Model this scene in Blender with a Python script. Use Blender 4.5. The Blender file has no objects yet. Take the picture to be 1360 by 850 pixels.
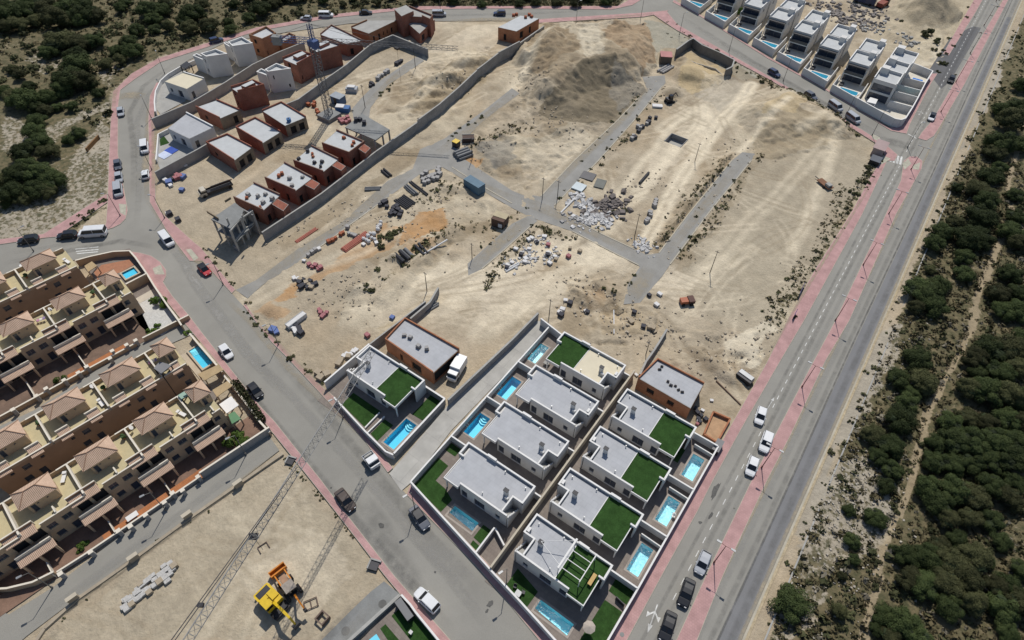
import bpy, math, random
import numpy as np
from mathutils import Vector, Matrix
random.seed(7); rng = np.random.default_rng(11)
S = bpy.context.scene; COL = S.collection; R = math.radians
# ------------------------------------------------------------------ camera
CAMX = Vector((0.813132, 0.581717, 0.020538)); CAMU = Vector((-0.452326, 0.609274, 0.651296)); CAMF = Vector((-0.366357, 0.538879, -0.758546))
FPX = 837.947; HGT = 100.0
cam_d = bpy.data.cameras.new('camera'); cam = bpy.data.objects.new('camera', cam_d); COL.objects.link(cam)
cam_d.sensor_fit = 'HORIZONTAL'; cam_d.sensor_width = 36.0; cam_d.lens = FPX / 1360 * 36.0
cam_d.clip_start = 0.5; cam_d.clip_end = 20000
mrot = Matrix((CAMX, CAMU, -CAMF)).transposed().to_4x4(); mrot.translation = Vector((0, 0, HGT)); cam.matrix_world = mrot
S.camera = cam
# ------------------------------------------------------------------ sky, sun, exposure
SUN_AZ = R(116.0); SUN_EL = R(55.5)
W = bpy.data.worlds.new('World'); S.world = W; W.use_nodes = True
wn = W.node_tree.nodes; wl = W.node_tree.links; wn.clear()
sky = wn.new('ShaderNodeTexSky'); sky.sky_type = 'NISHITA'; sky.sun_disc = False
sky.sun_elevation = SUN_EL; sky.sun_rotation = math.atan2(math.cos(SUN_AZ), math.sin(SUN_AZ)); sky.air_density = 1.0; sky.dust_density = 0.6; sky.ozone_density = 1.5
bg = wn.new('ShaderNodeBackground'); bg.inputs[1].default_value = 0.083
wo = wn.new('ShaderNodeOutputWorld'); wl.new(sky.outputs[0], bg.inputs[0]); wl.new(bg.outputs[0], wo.inputs[0])
sd = bpy.data.lights.new('sun', 'SUN'); sd.energy = 3.75; sd.angle = R(0.55); sd.color = (1.0, 0.95, 0.87)
sun = bpy.data.objects.new('sun', sd); COL.objects.link(sun)
sun.rotation_euler = Vector((-math.cos(SUN_AZ)*math.cos(SUN_EL), -math.sin(SUN_AZ)*math.cos(SUN_EL), -math.sin(SUN_EL))).to_track_quat('-Z', 'Y').to_euler()
sun.location = (-60, 120, 140)
S.view_settings.view_transform = 'Standard'; S.view_settings.look = 'None'; S.view_settings.exposure = 0.0; S.view_settings.gamma = 1.0
S.cycles.max_bounces = 6; S.cycles.transparent_max_bounces = 8

# ------------------------------------------------------------------ helpers
def P(px, py, z=0.0):
    "ground (or height z) point seen at a pixel of the 1360x850 photograph: used as survey of the site"
    d = CAMX*((px-680)/FPX) - CAMU*((py-425)/FPX) + CAMF
    t = (z-HGT)/d.z
    return Vector((d.x*t, d.y*t, z))
def PP(pts, z=0.0): return [P(x, y, z) for x, y in pts]
def P2(pts, z=0.0): return [P(x, y, z).xy for x, y in pts]
def mpp(px, py):
    return (P(px+1, py)-P(px, py)).length

MATS = {}
def mat(name, col, rough=0.8, var=0.12, scale=0.6, bump=0.0, bscale=6.0, metal=0.0, spec=0.3, rnd=0.0, fine=0.0, coat=0.0):
    if name in MATS: return MATS[name]
    m = bpy.data.materials.new(name); m.use_nodes = True; nt = m.node_tree; N = nt.nodes; L = nt.links
    b = N['Principled BSDF']; b.inputs['Roughness'].default_value = rough; b.inputs['Metallic'].default_value = metal
    b.inputs['Specular IOR Level'].default_value = spec
    if coat: b.inputs['Coat Weight'].default_value = coat; b.inputs['Coat Roughness'].default_value = 0.05
    geo = N.new('ShaderNodeNewGeometry')
    n1 = N.new('ShaderNodeTexNoise'); n1.inputs['Scale'].default_value = scale; n1.inputs['Detail'].default_value = 5; n1.inputs['Roughness'].default_value = 0.62
    L.new(geo.outputs['Position'], n1.inputs['Vector'])
    mp = N.new('ShaderNodeMapRange'); mp.inputs[1].default_value = 0.28; mp.inputs[2].default_value = 0.72
    mp.inputs[3].default_value = 1-var; mp.inputs[4].default_value = 1+var
    L.new(n1.outputs[0], mp.inputs[0])
    cur = mp.outputs[0]
    if fine:
        n3 = N.new('ShaderNodeTexNoise'); n3.inputs['Scale'].default_value = 5.0; n3.inputs['Detail'].default_value = 3
        L.new(geo.outputs['Position'], n3.inputs['Vector'])
        m3 = N.new('ShaderNodeMapRange'); m3.inputs[1].default_value = 0.25; m3.inputs[2].default_value = 0.75; m3.inputs[3].default_value = 1-fine; m3.inputs[4].default_value = 1+fine
        L.new(n3.outputs[0], m3.inputs[0]); mu = N.new('ShaderNodeMath'); mu.operation = 'MULTIPLY'
        L.new(cur, mu.inputs[0]); L.new(m3.outputs[0], mu.inputs[1]); cur = mu.outputs[0]
    if rnd:
        oi = N.new('ShaderNodeObjectInfo'); m4 = N.new('ShaderNodeMapRange'); m4.inputs[3].default_value = 1-rnd; m4.inputs[4].default_value = 1+rnd
        L.new(oi.outputs['Random'], m4.inputs[0]); mu = N.new('ShaderNodeMath'); mu.operation = 'MULTIPLY'
        L.new(cur, mu.inputs[0]); L.new(m4.outputs[0], mu.inputs[1]); cur = mu.outputs[0]
    vm = N.new('ShaderNodeVectorMath'); vm.operation = 'SCALE'; vm.inputs[0].default_value = col
    L.new(cur, vm.inputs['Scale']); L.new(vm.outputs[0], b.inputs['Base Color'])
    if bump:
        n2 = N.new('ShaderNodeTexNoise'); n2.inputs['Scale'].default_value = bscale; n2.inputs['Detail'].default_value = 4
        L.new(geo.outputs['Position'], n2.inputs['Vector'])
        bp = N.new('ShaderNodeBump'); bp.inputs['Strength'].default_value = bump; bp.inputs['Distance'].default_value = 0.1
        L.new(n2.outputs[0], bp.inputs['Height']); L.new(bp.outputs[0], b.inputs['Normal'])
    MATS[name] = m; return m
def brickmat(name, c1, c2, mortar, sx, sy, mort=0.02, rough=0.85, axis='wall', rot=0.0, var=0.15):
    m = bpy.data.materials.new(name); m.use_nodes = True; nt = m.node_tree; N = nt.nodes; L = nt.links
    b = N['Principled BSDF']; b.inputs['Roughness'].default_value = rough; b.inputs['Specular IOR Level'].default_value = 0.2
    geo = N.new('ShaderNodeNewGeometry'); sep = N.new('ShaderNodeSeparateXYZ'); cmb = N.new('ShaderNodeCombineXYZ')
    vr = N.new('ShaderNodeVectorRotate'); vr.rotation_type = 'Z_AXIS'; vr.inputs['Angle'].default_value = rot
    L.new(geo.outputs['Position'], vr.inputs[0]); L.new(vr.outputs[0], sep.inputs[0])
    if axis == 'wall':
        ad = N.new('ShaderNodeMath'); ad.operation = 'ADD'; L.new(sep.outputs[0], ad.inputs[0]); L.new(sep.outputs[1], ad.inputs[1])
        L.new(ad.outputs[0], cmb.inputs[0]); L.new(sep.outputs[2], cmb.inputs[1])
    else:
        L.new(sep.outputs[0], cmb.inputs[0]); L.new(sep.outputs[1], cmb.inputs[1])
    t = N.new('ShaderNodeTexBrick'); t.inputs['Scale'].default_value = 1.0; t.inputs['Brick Width'].default_value = sx; t.inputs['Row Height'].default_value = sy
    t.inputs['Mortar Size'].default_value = mort; t.inputs['Color1'].default_value = (*c1, 1); t.inputs['Color2'].default_value = (*c2, 1); t.inputs['Mortar'].default_value = (*mortar, 1)
    L.new(cmb.outputs[0], t.inputs['Vector'])
    n1 = N.new('ShaderNodeTexNoise'); n1.inputs['Scale'].default_value = 0.5; n1.inputs['Detail'].default_value = 6; L.new(geo.outputs['Position'], n1.inputs['Vector'])
    mp = N.new('ShaderNodeMapRange'); mp.inputs[1].default_value = 0.25; mp.inputs[2].default_value = 0.75; mp.inputs[3].default_value = 1-var; mp.inputs[4].default_value = 1+var
    L.new(n1.outputs[0], mp.inputs[0])
    vm = N.new('ShaderNodeVectorMath'); vm.operation = 'SCALE'; L.new(t.outputs[0], vm.inputs[0]); L.new(mp.outputs[0], vm.inputs['Scale'])
    L.new(vm.outputs[0], b.inputs['Base Color'])
    bp = N.new('ShaderNodeBump'); bp.inputs['Strength'].default_value = 0.4; bp.inputs['Distance'].default_value = 0.03; bp.invert = True
    L.new(t.outputs['Fac'], bp.inputs['Height']); L.new(bp.outputs[0], b.inputs['Normal'])
    MATS[name] = m; return m

class MB:
    def __init__(s, mirror=False): s.v = []; s.f = []; s.m = []; s.mx = mirror
    def face(s, pts, m=0):
        i = len(s.v); s.v += [tuple(p) for p in pts]; s.f.append(tuple(range(i, i+len(pts)))); s.m.append(m)
    def prism(s, poly, z0, z1, m=0, mt=None, bottom=False):
        poly = [(p[0], p[1]) for p in poly]
        a = sum(poly[i][0]*poly[(i+1) % len(poly)][1]-poly[(i+1) % len(poly)][0]*poly[i][1] for i in range(len(poly)))
        if a < 0: poly = poly[::-1]
        n = len(poly); i = len(s.v)
        s.v += [(x, y, z0) for x, y in poly]+[(x, y, z1) for x, y in poly]
        for k in range(n):
            j = (k+1) % n; s.f.append((i+k, i+j, i+n+j, i+n+k)); s.m.append(m)
        s.f.append(tuple(range(i+n, i+2*n))); s.m.append(m if mt is None else mt)
        if bottom: s.f.append(tuple(range(i+n-1, i-1, -1))); s.m.append(m)
    def box(s, x0, y0, z0, x1, y1, z1, m=0, mt=None):
        x0, x1 = sorted((x0, x1)); y0, y1 = sorted((y0, y1))
        s.prism([(x0, y0), (x1, y0), (x1, y1), (x0, y1)], z0, z1, m, mt, True)
    def obox(s, cx, cy, z0, lx, ly, h, a=0.0, m=0, mt=None):
        c, n = math.cos(a), math.sin(a)
        s.prism([(cx+c*x-n*y, cy+n*x+c*y) for x, y in ((-lx/2, -ly/2), (lx/2, -ly/2), (lx/2, ly/2), (-lx/2, ly/2))], z0, z0+h, m, mt, True)
    def tube(s, p, q, r, n=6, m=0, r2=None, cap=True):
        p = Vector(p); q = Vector(q); d = (q-p)
        if d.length < 1e-6: return
        d.normalize(); a = d.orthogonal().normalized(); b = d.cross(a); r2 = r if r2 is None else r2; i = len(s.v)
        for c, rr in ((p, r), (q, r2)):
            for k in range(n):
                t = 2*math.pi*k/n; s.v.append(tuple(c+a*math.cos(t)*rr+b*math.sin(t)*rr))
        for k in range(n):
            j = (k+1) % n; s.f.append((i+k, i+j, i+n+j, i+n+k)); s.m.append(m)
        if cap: s.f.append(tuple(range(i+n-1, i-1, -1))); s.m.append(m); s.f.append(tuple(range(i+n, i+2*n))); s.m.append(m)
    def blob(s, c, rx, ry, rz, nu=9, nv=6, jit=0.12, m=0, flat=False):
        i = len(s.v)
        for a in range(nv+1):
            ph = math.pi*(a/nv-0.5)
            for b in range(nu):
                t = 2*math.pi*b/nu; k = 1+random.uniform(-jit, jit)
                z = math.sin(ph)*rz*k
                if flat: z = max(z, -0.15)
                s.v.append((c[0]+math.cos(ph)*math.cos(t)*rx*k, c[1]+math.cos(ph)*math.sin(t)*ry*k, c[2]+z))
        for a in range(nv):
            for b in range(nu):
                j = (b+1) % nu; s.f.append((i+a*nu+b, i+a*nu+j, i+(a+1)*nu+j, i+(a+1)*nu+b)); s.m.append(m)
    def sheet(s, pts, z, m=0): s.face([(p[0], p[1], z) for p in pts], m)
    def build(s, name, mats, parent=None, smooth=False):
        v = [(-x, y, z) for x, y, z in s.v] if s.mx else s.v
        f = [t[::-1] for t in s.f] if s.mx else s.f
        me = bpy.data.meshes.new(name); me.from_pydata(v, [], f)
        if not isinstance(mats, (list, tuple)): mats = [mats]
        for k in mats: me.materials.append(k)
        if len(mats) > 1: me.polygons.foreach_set('material_index', s.m)
        if smooth: me.polygons.foreach_set('use_smooth', [True]*len(me.polygons))
        me.update()
        o = bpy.data.objects.new(name, me); COL.objects.link(o)
        if parent: o.parent = parent
        return o
def tag(o, label, cat, group=None, kind=None):
    o['label'] = label; o['category'] = cat
    if group: o['group'] = group
    if kind: o['kind'] = kind
    return o
def thing(name, label, cat, loc=(0, 0, 0), rz=0.0, group=None):
    o = bpy.data.objects.new(name, None); COL.objects.link(o); o.location = loc; o.rotation_euler = (0, 0, rz); o.empty_display_size = 0.3
    return tag(o, label, cat, group)
def struct(o, label=None):
    o['kind'] = 'structure'
    if label: o['label'] = label
    return o
KIDS = {}
def kids(o):
    return [c for c in bpy.data.objects if c.parent == o]
def dup(o, loc=None, rz=None, label=None, group=None, parent=None, tree=None, scale=None):
    "copy of a thing with copies of its parts and sub-parts"
    tree = tree or KIDS
    c = o.copy(); COL.objects.link(c)
    if parent: c.parent = parent
    if loc is not None: c.location = loc
    if rz is not None: c.rotation_euler = (0, 0, rz)
    if scale is not None: c.scale = scale
    if label: c['label'] = label
    if group: c['group'] = group
    if o.name not in KIDS: KIDS[o.name] = kids(o)
    for ch in KIDS[o.name]: dup(ch, parent=c)
    return c
def sheet(name, pts, z, m, kind='structure'):
    b = MB(); b.sheet(pts, z); o = b.build(name, m); o['kind'] = kind; return o
def slab(name, pts, z0, z1, m, kind='structure'):
    b = MB(); b.prism(pts, z0, z1); o = b.build(name, m)
    if kind: o['kind'] = kind
    return o

# ------------------------------------------------------------------ materials
ASPH = mat('old_asphalt', (0.262, 0.252, 0.225), 0.9, 0.13, 0.09, 0.25, 9, fine=0.06)
ASPH2 = mat('worn_site_asphalt', (0.272, 0.265, 0.246), 0.92, 0.16, 0.22, 0.3, 9, fine=0.10)
ASPHD = mat('dark_new_asphalt', (0.115, 0.115, 0.118), 0.88, 0.12, 0.2, 0.2, 9, fine=0.05)
ASPHB = mat('worn_boulevard_asphalt', (0.265, 0.255, 0.228), 0.88, 0.10, 0.12, 0.2, 9, fine=0.05)
PINK = brickmat('pink_pavers', (0.45, 0.275, 0.265), (0.42, 0.255, 0.245), (0.39, 0.24, 0.23), 0.4, 0.4, 0.03, axis='flat', var=0.2)
KERB = mat('kerb_concrete', (0.42, 0.385, 0.31), 0.9, 0.15, 0.7)
WHITELINE = mat('worn_road_paint', (0.60, 0.60, 0.575), 0.8, 0.25, 1.6, fine=0.2)
CONC = mat('site_concrete', (0.34, 0.335, 0.315), 0.85, 0.14, 0.5, 0.2, 8, fine=0.08)
CONCD = mat('grey_concrete', (0.22, 0.225, 0.22), 0.88, 0.16, 0.5, 0.2, 8, fine=0.08)
BLOCKW = brickmat('concrete_block', (0.30, 0.295, 0.29), (0.26, 0.257, 0.255), (0.2, 0.2, 0.2), 0.4, 0.2, 0.02, var=0.2)
WHITE = mat('white_render', (0.60, 0.59, 0.57), 0.8, 0.07, 0.5, fine=0.03)
WHITEC = mat('white_coping', (0.70, 0.69, 0.67), 0.7, 0.05, 0.6)
ROOFG = brickmat('grey_roof_membrane', (0.405, 0.415, 0.435), (0.385, 0.395, 0.415), (0.33, 0.34, 0.36), 1.0, 1.0, 0.012, 0.75, 'flat', var=0.08)
ROOFC = mat('cream_roof_tiles', (0.62, 0.56, 0.42), 0.75, 0.05, 0.6, fine=0.03)
LAWN = mat('artificial_lawn', (0.030, 0.070, 0.018), 0.95, 0.3, 0.7, 0.6, 40, spec=0.1, fine=0.22)
PAVER = brickmat('taupe_pavers', (0.225, 0.195, 0.17), (0.20, 0.17, 0.15), (0.16, 0.135, 0.12), 0.6, 0.6, 0.012, axis='flat', var=0.14)
BEIGE = mat('beige_render', (0.50, 0.40, 0.26), 0.85, 0.10, 0.5, fine=0.04)
BRICK = brickmat('red_hollow_brick', (0.30, 0.105, 0.068), (0.24, 0.082, 0.055), (0.24, 0.165, 0.13), 0.33, 0.2, 0.02, var=0.22)
BRICKO = brickmat('orange_hollow_brick', (0.40, 0.165, 0.085), (0.34, 0.135, 0.07), (0.30, 0.20, 0.13), 0.33, 0.2, 0.02, var=0.2)
SLAB = mat('screed_roof', (0.46, 0.475, 0.48), 0.8, 0.08, 0.7, fine=0.05)
DARK = mat('dark_interior', (0.02, 0.02, 0.022), 0.9, 0.1)  # near-black backing that paints the shade inside openings
GLASS = mat('window_glass', (0.05, 0.06, 0.085), 0.12, 0.1, spec=0.6)
FRAME = mat('grey_window_frame', (0.16, 0.16, 0.165), 0.5, 0.05)
TERR = brickmat('ochre_render', (0.37, 0.25, 0.165), (0.35, 0.24, 0.16), (0.35, 0.24, 0.16), 4, 3, 0.0, var=0.10)
OCHRE = mat('ochre_render2', (0.45, 0.335, 0.225), 0.85, 0.09, 0.5, fine=0.04)
YTERR = mat('yellow_terrace_tiles', (0.46, 0.40, 0.245), 0.8, 0.11, 0.8, fine=0.05)
CREAM = mat('cream_coping', (0.66, 0.61, 0.52), 0.75, 0.06, 0.7)
ORANGE = brickmat('orange_floor_tiles', (0.44, 0.17, 0.065), (0.38, 0.15, 0.06), (0.3, 0.14, 0.08), 0.3, 0.3, 0.02, axis='flat', var=0.2)
DMETAL = mat('dark_metal', (0.05, 0.05, 0.055), 0.5, 0.1, metal=0.5)
GALV = mat('galvanised_steel', (0.30, 0.31, 0.32), 0.45, 0.1, metal=0.4)
YEL = mat('yellow_machine_paint', (0.62, 0.42, 0.015), 0.4, 0.12, 2.0, spec=0.5)
ORA = mat('orange_machine_paint', (0.55, 0.20, 0.025), 0.5, 0.15, 2.0)
RUB = mat('rubber', (0.018, 0.018, 0.019), 0.8, 0.1)
POOLT = mat('pool_tiles', (0.16, 0.62, 0.80), 0.4, 0.06, 1.0)
POOLW = mat('pool_tiles_bright', (0.45, 0.80, 0.88), 0.4, 0.06, 1.0)
def water_mat(name, tint, rip, scale):
    m = bpy.data.materials.new(name); m.use_nodes = True; nt = m.node_tree; N = nt.nodes; L = nt.links; N.clear()
    tr = N.new('ShaderNodeBsdfTransparent'); tr.inputs[0].default_value = (*tint, 1)
    gl = N.new('ShaderNodeBsdfGlossy'); gl.inputs['Roughness'].default_value = 0.2 if rip > 0.5 else 0.06
    geo = N.new('ShaderNodeNewGeometry'); n = N.new('ShaderNodeTexNoise'); n.inputs['Scale'].default_value = scale; n.inputs['Detail'].default_value = 2; n.inputs['Distortion'].default_value = 1.2
    L.new(geo.outputs['Position'], n.inputs['Vector']); bp = N.new('ShaderNodeBump'); bp.inputs['Strength'].default_value = rip; bp.inputs['Distance'].default_value = 0.12
    L.new(n.outputs[0], bp.inputs['Height']); L.new(bp.outputs[0], gl.inputs['Normal'])
    fr = N.new('ShaderNodeFresnel'); fr.inputs[0].default_value = 1.33; L.new(bp.outputs[0], fr.inputs['Normal'])
    mx = N.new('ShaderNodeMixShader'); L.new(fr.outputs[0], mx.inputs[0]); L.new(tr.outputs[0], mx.inputs[1]); L.new(gl.outputs[0], mx.inputs[2])
    o = N.new('ShaderNodeOutputMaterial'); L.new(mx.outputs[0], o.inputs[0]); MATS[name] = m; return m
WATER = water_mat('pool_water', (0.72, 0.96, 1.0), 0.03, 2.2)
WATERR = water_mat('rippled_pool_water', (0.85, 0.98, 1.0), 1.0, 2.6)
def tilemat(name, c, step, rot):
    "roof tiles in rows: ridged colour and bump along one direction"
    m = mat(name, c, 0.85, 0.12, 0.7, fine=0.08); nt = m.node_tree; N = nt.nodes; L = nt.links
    b = N['Principled BSDF']; tc = N.new('ShaderNodeTexCoord')
    mpn = N.new('ShaderNodeMapping'); mpn.inputs['Rotation'].default_value = (0, 0, rot); L.new(tc.outputs['Object'], mpn.inputs[0])
    wv = N.new('ShaderNodeTexWave'); wv.inputs['Scale'].default_value = 1/step/3.14159*1.57; wv.inputs['Distortion'].default_value = 0.4; L.new(mpn.outputs[0], wv.inputs[0])
    bp = N.new('ShaderNodeBump'); bp.inputs['Strength'].default_value = 0.9; bp.inputs['Distance'].default_value = 0.06
    L.new(wv.outputs['Fac'], bp.inputs['Height']); L.new(bp.outputs[0], b.inputs['Normal']); return m
TILE = tilemat('clay_roof_tiles', (0.53, 0.375, 0.275), 0.34, 0.0)
TILEB = tilemat('sandy_roof_tiles', (0.44, 0.33, 0.19), 0.34, 0.0)
# ------------------------------------------------------------------ survey outlines of roads and pavements
RD = {}
RD['boulevard'] = [(2.2, -60), (14.7, -60), (14.7, 700), (1.0, 700)] + [tuple(p) for p in P2([(1296, 16), (1260, 74), (1236, 112), (1203, 166), (1186, 190), (1190, 200), (1178, 214), (1145, 285), (1068, 426), (1035, 482), (985, 569), (946, 640), (926, 680), (887, 750), (833, 850)])]
main_left = [(170, 280), (157, 205), (157, 143), (160, 120), (180, 105), (213, 83), (340, 42), (440, 24), (525, 15), (580, 12.5), (680, 11.5), (813, 13), (840, 7), (858, -4), (885, -14)]
main_lower = [(905, 6), (888, 14), (855, 17), (712, 26), (615, 28), (578, 28), (465, 31), (372, 44), (300, 56), (250, 80), (208, 110), (199, 128), (197, 160), (199, 269), (221, 306), (239, 330), (252, 347), (269, 347), (296, 377), (308, 390), (323, 406), (361, 455), (382, 476), (486, 588), (515, 628), (540, 657), (634, 754), (680, 807), (740, 880), (860, 1040)]
main_west = [(720, 1040), (600, 852), (524, 765), (462, 685), (426, 637), (365, 560), (346, 540), (267, 440), (252, 420), (229, 393), (217, 375), (221, 367), (221, 359), (213, 348), (201, 340), (186, 336), (160, 335), (100, 345), (0, 372), (-300, 440), (-300, 385), (0, 325), (62, 316), (138, 306.5), (150, 303), (160, 298), (167, 291)]
RD['main'] = [tuple(p) for p in P2(main_left+main_lower+main_west)]
RD['upper_right'] = [tuple(p) for p in P2([(858, -4), (885, -14), (893, 3), (930, 22), (1020, 78), (1095, 119), (1183, 174), (1204, 178), (1192, 206), (1178, 194), (1145, 173), (1020, 101), (900, 33), (886, 16), (870, 10)])]
RD['lane'] = [tuple(p) for p in P2([(-120, 640), (0, 566), (45, 545), (100, 510), (165, 468), (225, 436), (246, 430), (264, 440), (205, 466), (120, 516), (60, 557), (0, 592), (-120, 665)])]
RD['south_street'] = [tuple(p) for p in P2([(-160, 900), (0, 812), (12, 816), (70, 780), (125, 738), (190, 690), (258, 645), (355, 576), (371, 598), (313, 643), (250, 689), (175, 741), (100, 796), (35, 845), (-60, 930)])]
RD['side_lane'] = [tuple(p) for p in P2([(510, 772), (531, 789), (475, 850), (410, 915), (340, 915), (425, 852), (467, 810), (492, 786)])]
SITE = {}
SITE['a'] = P2([(313, 385), (340, 372), (396, 330), (453, 296), (515, 240), (548, 224), (558, 198), (590, 184), (641, 148), (680, 117), (690, 124), (641, 161), (606, 196), (618, 212), (680, 253), (705, 263), (700, 286), (680, 276), (588, 222), (570, 226), (558, 231), (515, 262), (460, 302), (410, 339), (349, 378), (329, 396)])
SITE['b'] = P2([(700, 258), (718, 261), (763, 213), (820, 160), (860, 120), (853, 102), (883, 100), (884, 110), (850, 151), (795, 213), (736, 273), (740, 281), (800, 311), (843, 331), (858, 338), (875, 336), (913, 286), (972, 213), (986, 202), (1003, 204), (998, 213), (941, 283), (890, 351), (880, 366), (868, 380), (850, 402), (828, 404), (834, 378), (850, 354), (820, 338), (760, 307), (700, 287)])
SITE['c'] = P2([(621, 350), (680, 297), (703, 286), (714, 293), (666, 335), (640, 357), (622, 366)])
SITE['d'] = P2([(558, 73), (545, 80), (500, 110), (480, 130), (467, 145), (470, 160), (490, 158), (492, 143), (515, 113), (563, 81)])
SITE['e'] = P2([(1, 1), (2, 1), (1, 2)])
PAVE = {}
PAVE['west'] = [(170, 334), (186, 336), (201, 340), (213, 348), (221, 359), (221, 367), (217, 375), (229, 393), (252, 420), (267, 440), (346, 540), (365, 560), (426, 637), (462, 685), (524, 765), (600, 852), (720, 1040), (690, 1040), (582, 851), (511, 765), (448, 683), (412, 637), (350, 560), (337, 540), (254, 440), (237, 420), (217, 395), (193, 364), (182, 347)]
PAVE['site_edge'] = [(199, 269), (221, 306), (239, 330), (252, 347), (269, 347), (296, 377), (308, 390), (313, 385), (297, 366), (268, 330), (258, 322), (214, 282), (207, 268), (205, 160), (206, 125), (214, 110), (208, 110), (199, 128), (197, 160)]
PAVE['villa_edge'] = [(323, 406), (361, 455), (382, 476), (486, 588), (515, 628), (522, 622), (444, 527), (427, 513), (400, 486), (371, 455), (346, 433), (327, 404)]
PAVE['villa_front'] = [(540, 657), (634, 754), (680, 807), (740, 880), (860, 1040), (890, 1040), (757, 880), (690, 798), (645, 745), (546, 641)]
PAVE['north'] = [(157, 143), (160, 120), (180, 105), (213, 83), (340, 42), (440, 24), (525, 15), (580, 12.5), (680, 11.5), (813, 13), (840, 7), (858, -4), (850, -8), (820, 8.5), (680, 8.5), (558, 8.5), (525, 11), (440, 19.5), (340, 37), (210, 78), (175, 98), (150, 122), (148, 143)]
PAVE['north_west'] = [(157, 143), (157, 205), (170, 280), (167, 291), (160, 298), (150, 303), (138, 306.5), (141, 296), (143, 270), (145, 205), (148, 143)]
PAVE['west_strip'] = [(143, 257), (143, 269), (75, 315), (62, 316), (0, 325), (-300, 385), (-300, 372), (0, 318), (58, 311)]
PAVE['north_site'] = [(712, 26), (855, 17), (888, 14), (886, 16), (900, 33), (1020, 101), (1145, 173), (1178, 194), (1192, 206), (1188, 214), (1176, 214), (1172, 196), (1140, 176), (1020, 105), (898, 40), (868, 20), (855, 22.5), (712, 31)]
PAVE['boulevard_west'] = [(1178, 214), (1145, 285), (1068, 426), (1035, 482), (985, 569), (946, 640), (926, 680), (887, 750), (833, 850), (750, 1000), (735, 1000), (808, 850), (851, 777), (903, 684), (944, 610), (962, 580), (1019, 480), (1045, 426), (1080, 362), (1130, 283), (1160, 228), (1172, 212)]
PAVE['median'] = [(860, 920), (898, 850), (937, 765), (997, 640), (1028, 580), (1069, 501), (1109, 426), (1176, 285), (1196, 240), (1200, 214), (1208, 208), (1217, 208), (1225, 214), (1224, 224), (1190, 285), (1128, 426), (1096, 480), (1049, 580), (1018, 640), (960, 765), (926, 850), (890, 920)]
PAVE['median_north'] = [(1219, 184), (1224, 176), (1238, 160), (1266, 112), (1332, 0), (1350, -30), (1358, -30), (1339, 0), (1281, 112), (1246, 172), (1240, 181), (1230, 187)]
PAVE['villa_corner'] = [(893, 3), (930, 22), (1020, 78), (1095, 119), (1183, 174), (1204, 178), (1208, 166), (1236, 112), (1245, 98), (1234, 98), (1226, 112), (1203, 157), (1198, 168), (1180, 170), (1095, 116.5), (1020, 75.5), (930, 20), (895, 0)]
PAVE['boulevard_north'] = [(1260, 74), (1296, 16), (1306, -2), (1322, -30), (1312, -30), (1292, 2), (1270, 40), (1252, 72)]
for k in ('upper_right', 'main'): RD[k] = [tuple(p) for p in RD[k]]

# ------------------------------------------------------------------ the ground
def vnoise(x, y, scale, seed):
    g = np.random.default_rng(seed).random((256, 256))
    u = x/scale+1000.37; v = y/scale+1000.71; i = np.floor(u).astype(int); j = np.floor(v).astype(int); a = u-i; b = v-j
    a = a*a*(3-2*a); b = b*b*(3-2*b); i0 = i % 256; i1 = (i+1) % 256; j0 = j % 256; j1 = (j+1) % 256
    return (g[i0, j0]*(1-a)+g[i1, j0]*a)*(1-b)+(g[i0, j1]*(1-a)+g[i1, j1]*a)*b
def fbm(x, y, scale, seed, o=4):
    r = 0; t = 0; a = 1.0
    for k in range(o): r = r+vnoise(x, y, scale/2**k, seed+k)*a; t += a; a *= 0.55
    return r/t
def inpoly(x, y, poly):
    c = np.zeros(x.shape, bool); n = len(poly)
    for i in range(n):
        x0, y0 = poly[i]; x1, y1 = poly[(i+1) % n]
        if y0 == y1: continue
        c ^= ((y0 > y) != (y1 > y)) & (x < (x1-x0)*(y-y0)/(y1-y0)+x0)
    return c
def segdist(x, y, pts):
    d = np.full(x.shape, 1e9)
    for (x0, y0), (x1, y1) in zip(pts[:-1], pts[1:]):
        L2 = (x1-x0)**2+(y1-y0)**2+1e-9; t = np.clip(((x-x0)*(x1-x0)+(y-y0)*(y1-y0))/L2, 0, 1)
        d = np.minimum(d, np.hypot(x-x0-t*(x1-x0), y-y0-t*(y1-y0)))
    return d
def axis(lo, hi, st, far):
    a = list(np.arange(lo, hi+st/2, st)); o = []; k = st; q = hi
    while q < far: k *= 1.5; q += k; o.append(q)
    p = lo; k = st; m = []
    while p > -far: k *= 1.5; p -= k; m.append(p)
    return np.array(m[::-1]+a+o)
PIT = P2([(885, 188), (892, 177), (914, 185), (907, 192)])   # rectangular pit on the site
pit_x0, pit_x1 = min(p[0] for p in PIT), max(p[0] for p in PIT); pit_y0, pit_y1 = min(p[1] for p in PIT), max(p[1] for p in PIT)
def axis3(segs, far):
    a = []
    for lo, hi, st in segs: a += list(np.arange(lo, hi-st*0.5, st))
    a.append(segs[-1][1]); return np.array(list(axis(segs[0][0], segs[0][0]+4, 2, far)[axis(segs[0][0], segs[0][0]+4, 2, far) < segs[0][0]-1e-6])+a+[q for q in axis(segs[-1][1]-4, segs[-1][1], 2, far) if q > segs[-1][1]+1e-6])
GX = axis3([(-300.0, -165.0, 1.2), (-165.0, 22.0, 0.45), (22.0, 92.0, 0.7)], 6000); GY = axis3([(-46.0, 70.0, 0.6), (70.0, 245.0, 0.45), (245.0, 372.0, 1.0)], 6000)
GX = np.unique(np.concatenate([GX, [pit_x0, pit_x0-0.02, pit_x1, pit_x1+0.02]])); GY = np.unique(np.concatenate([GY, [pit_y0, pit_y0-0.02, pit_y1, pit_y1+0.02]]))
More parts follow.
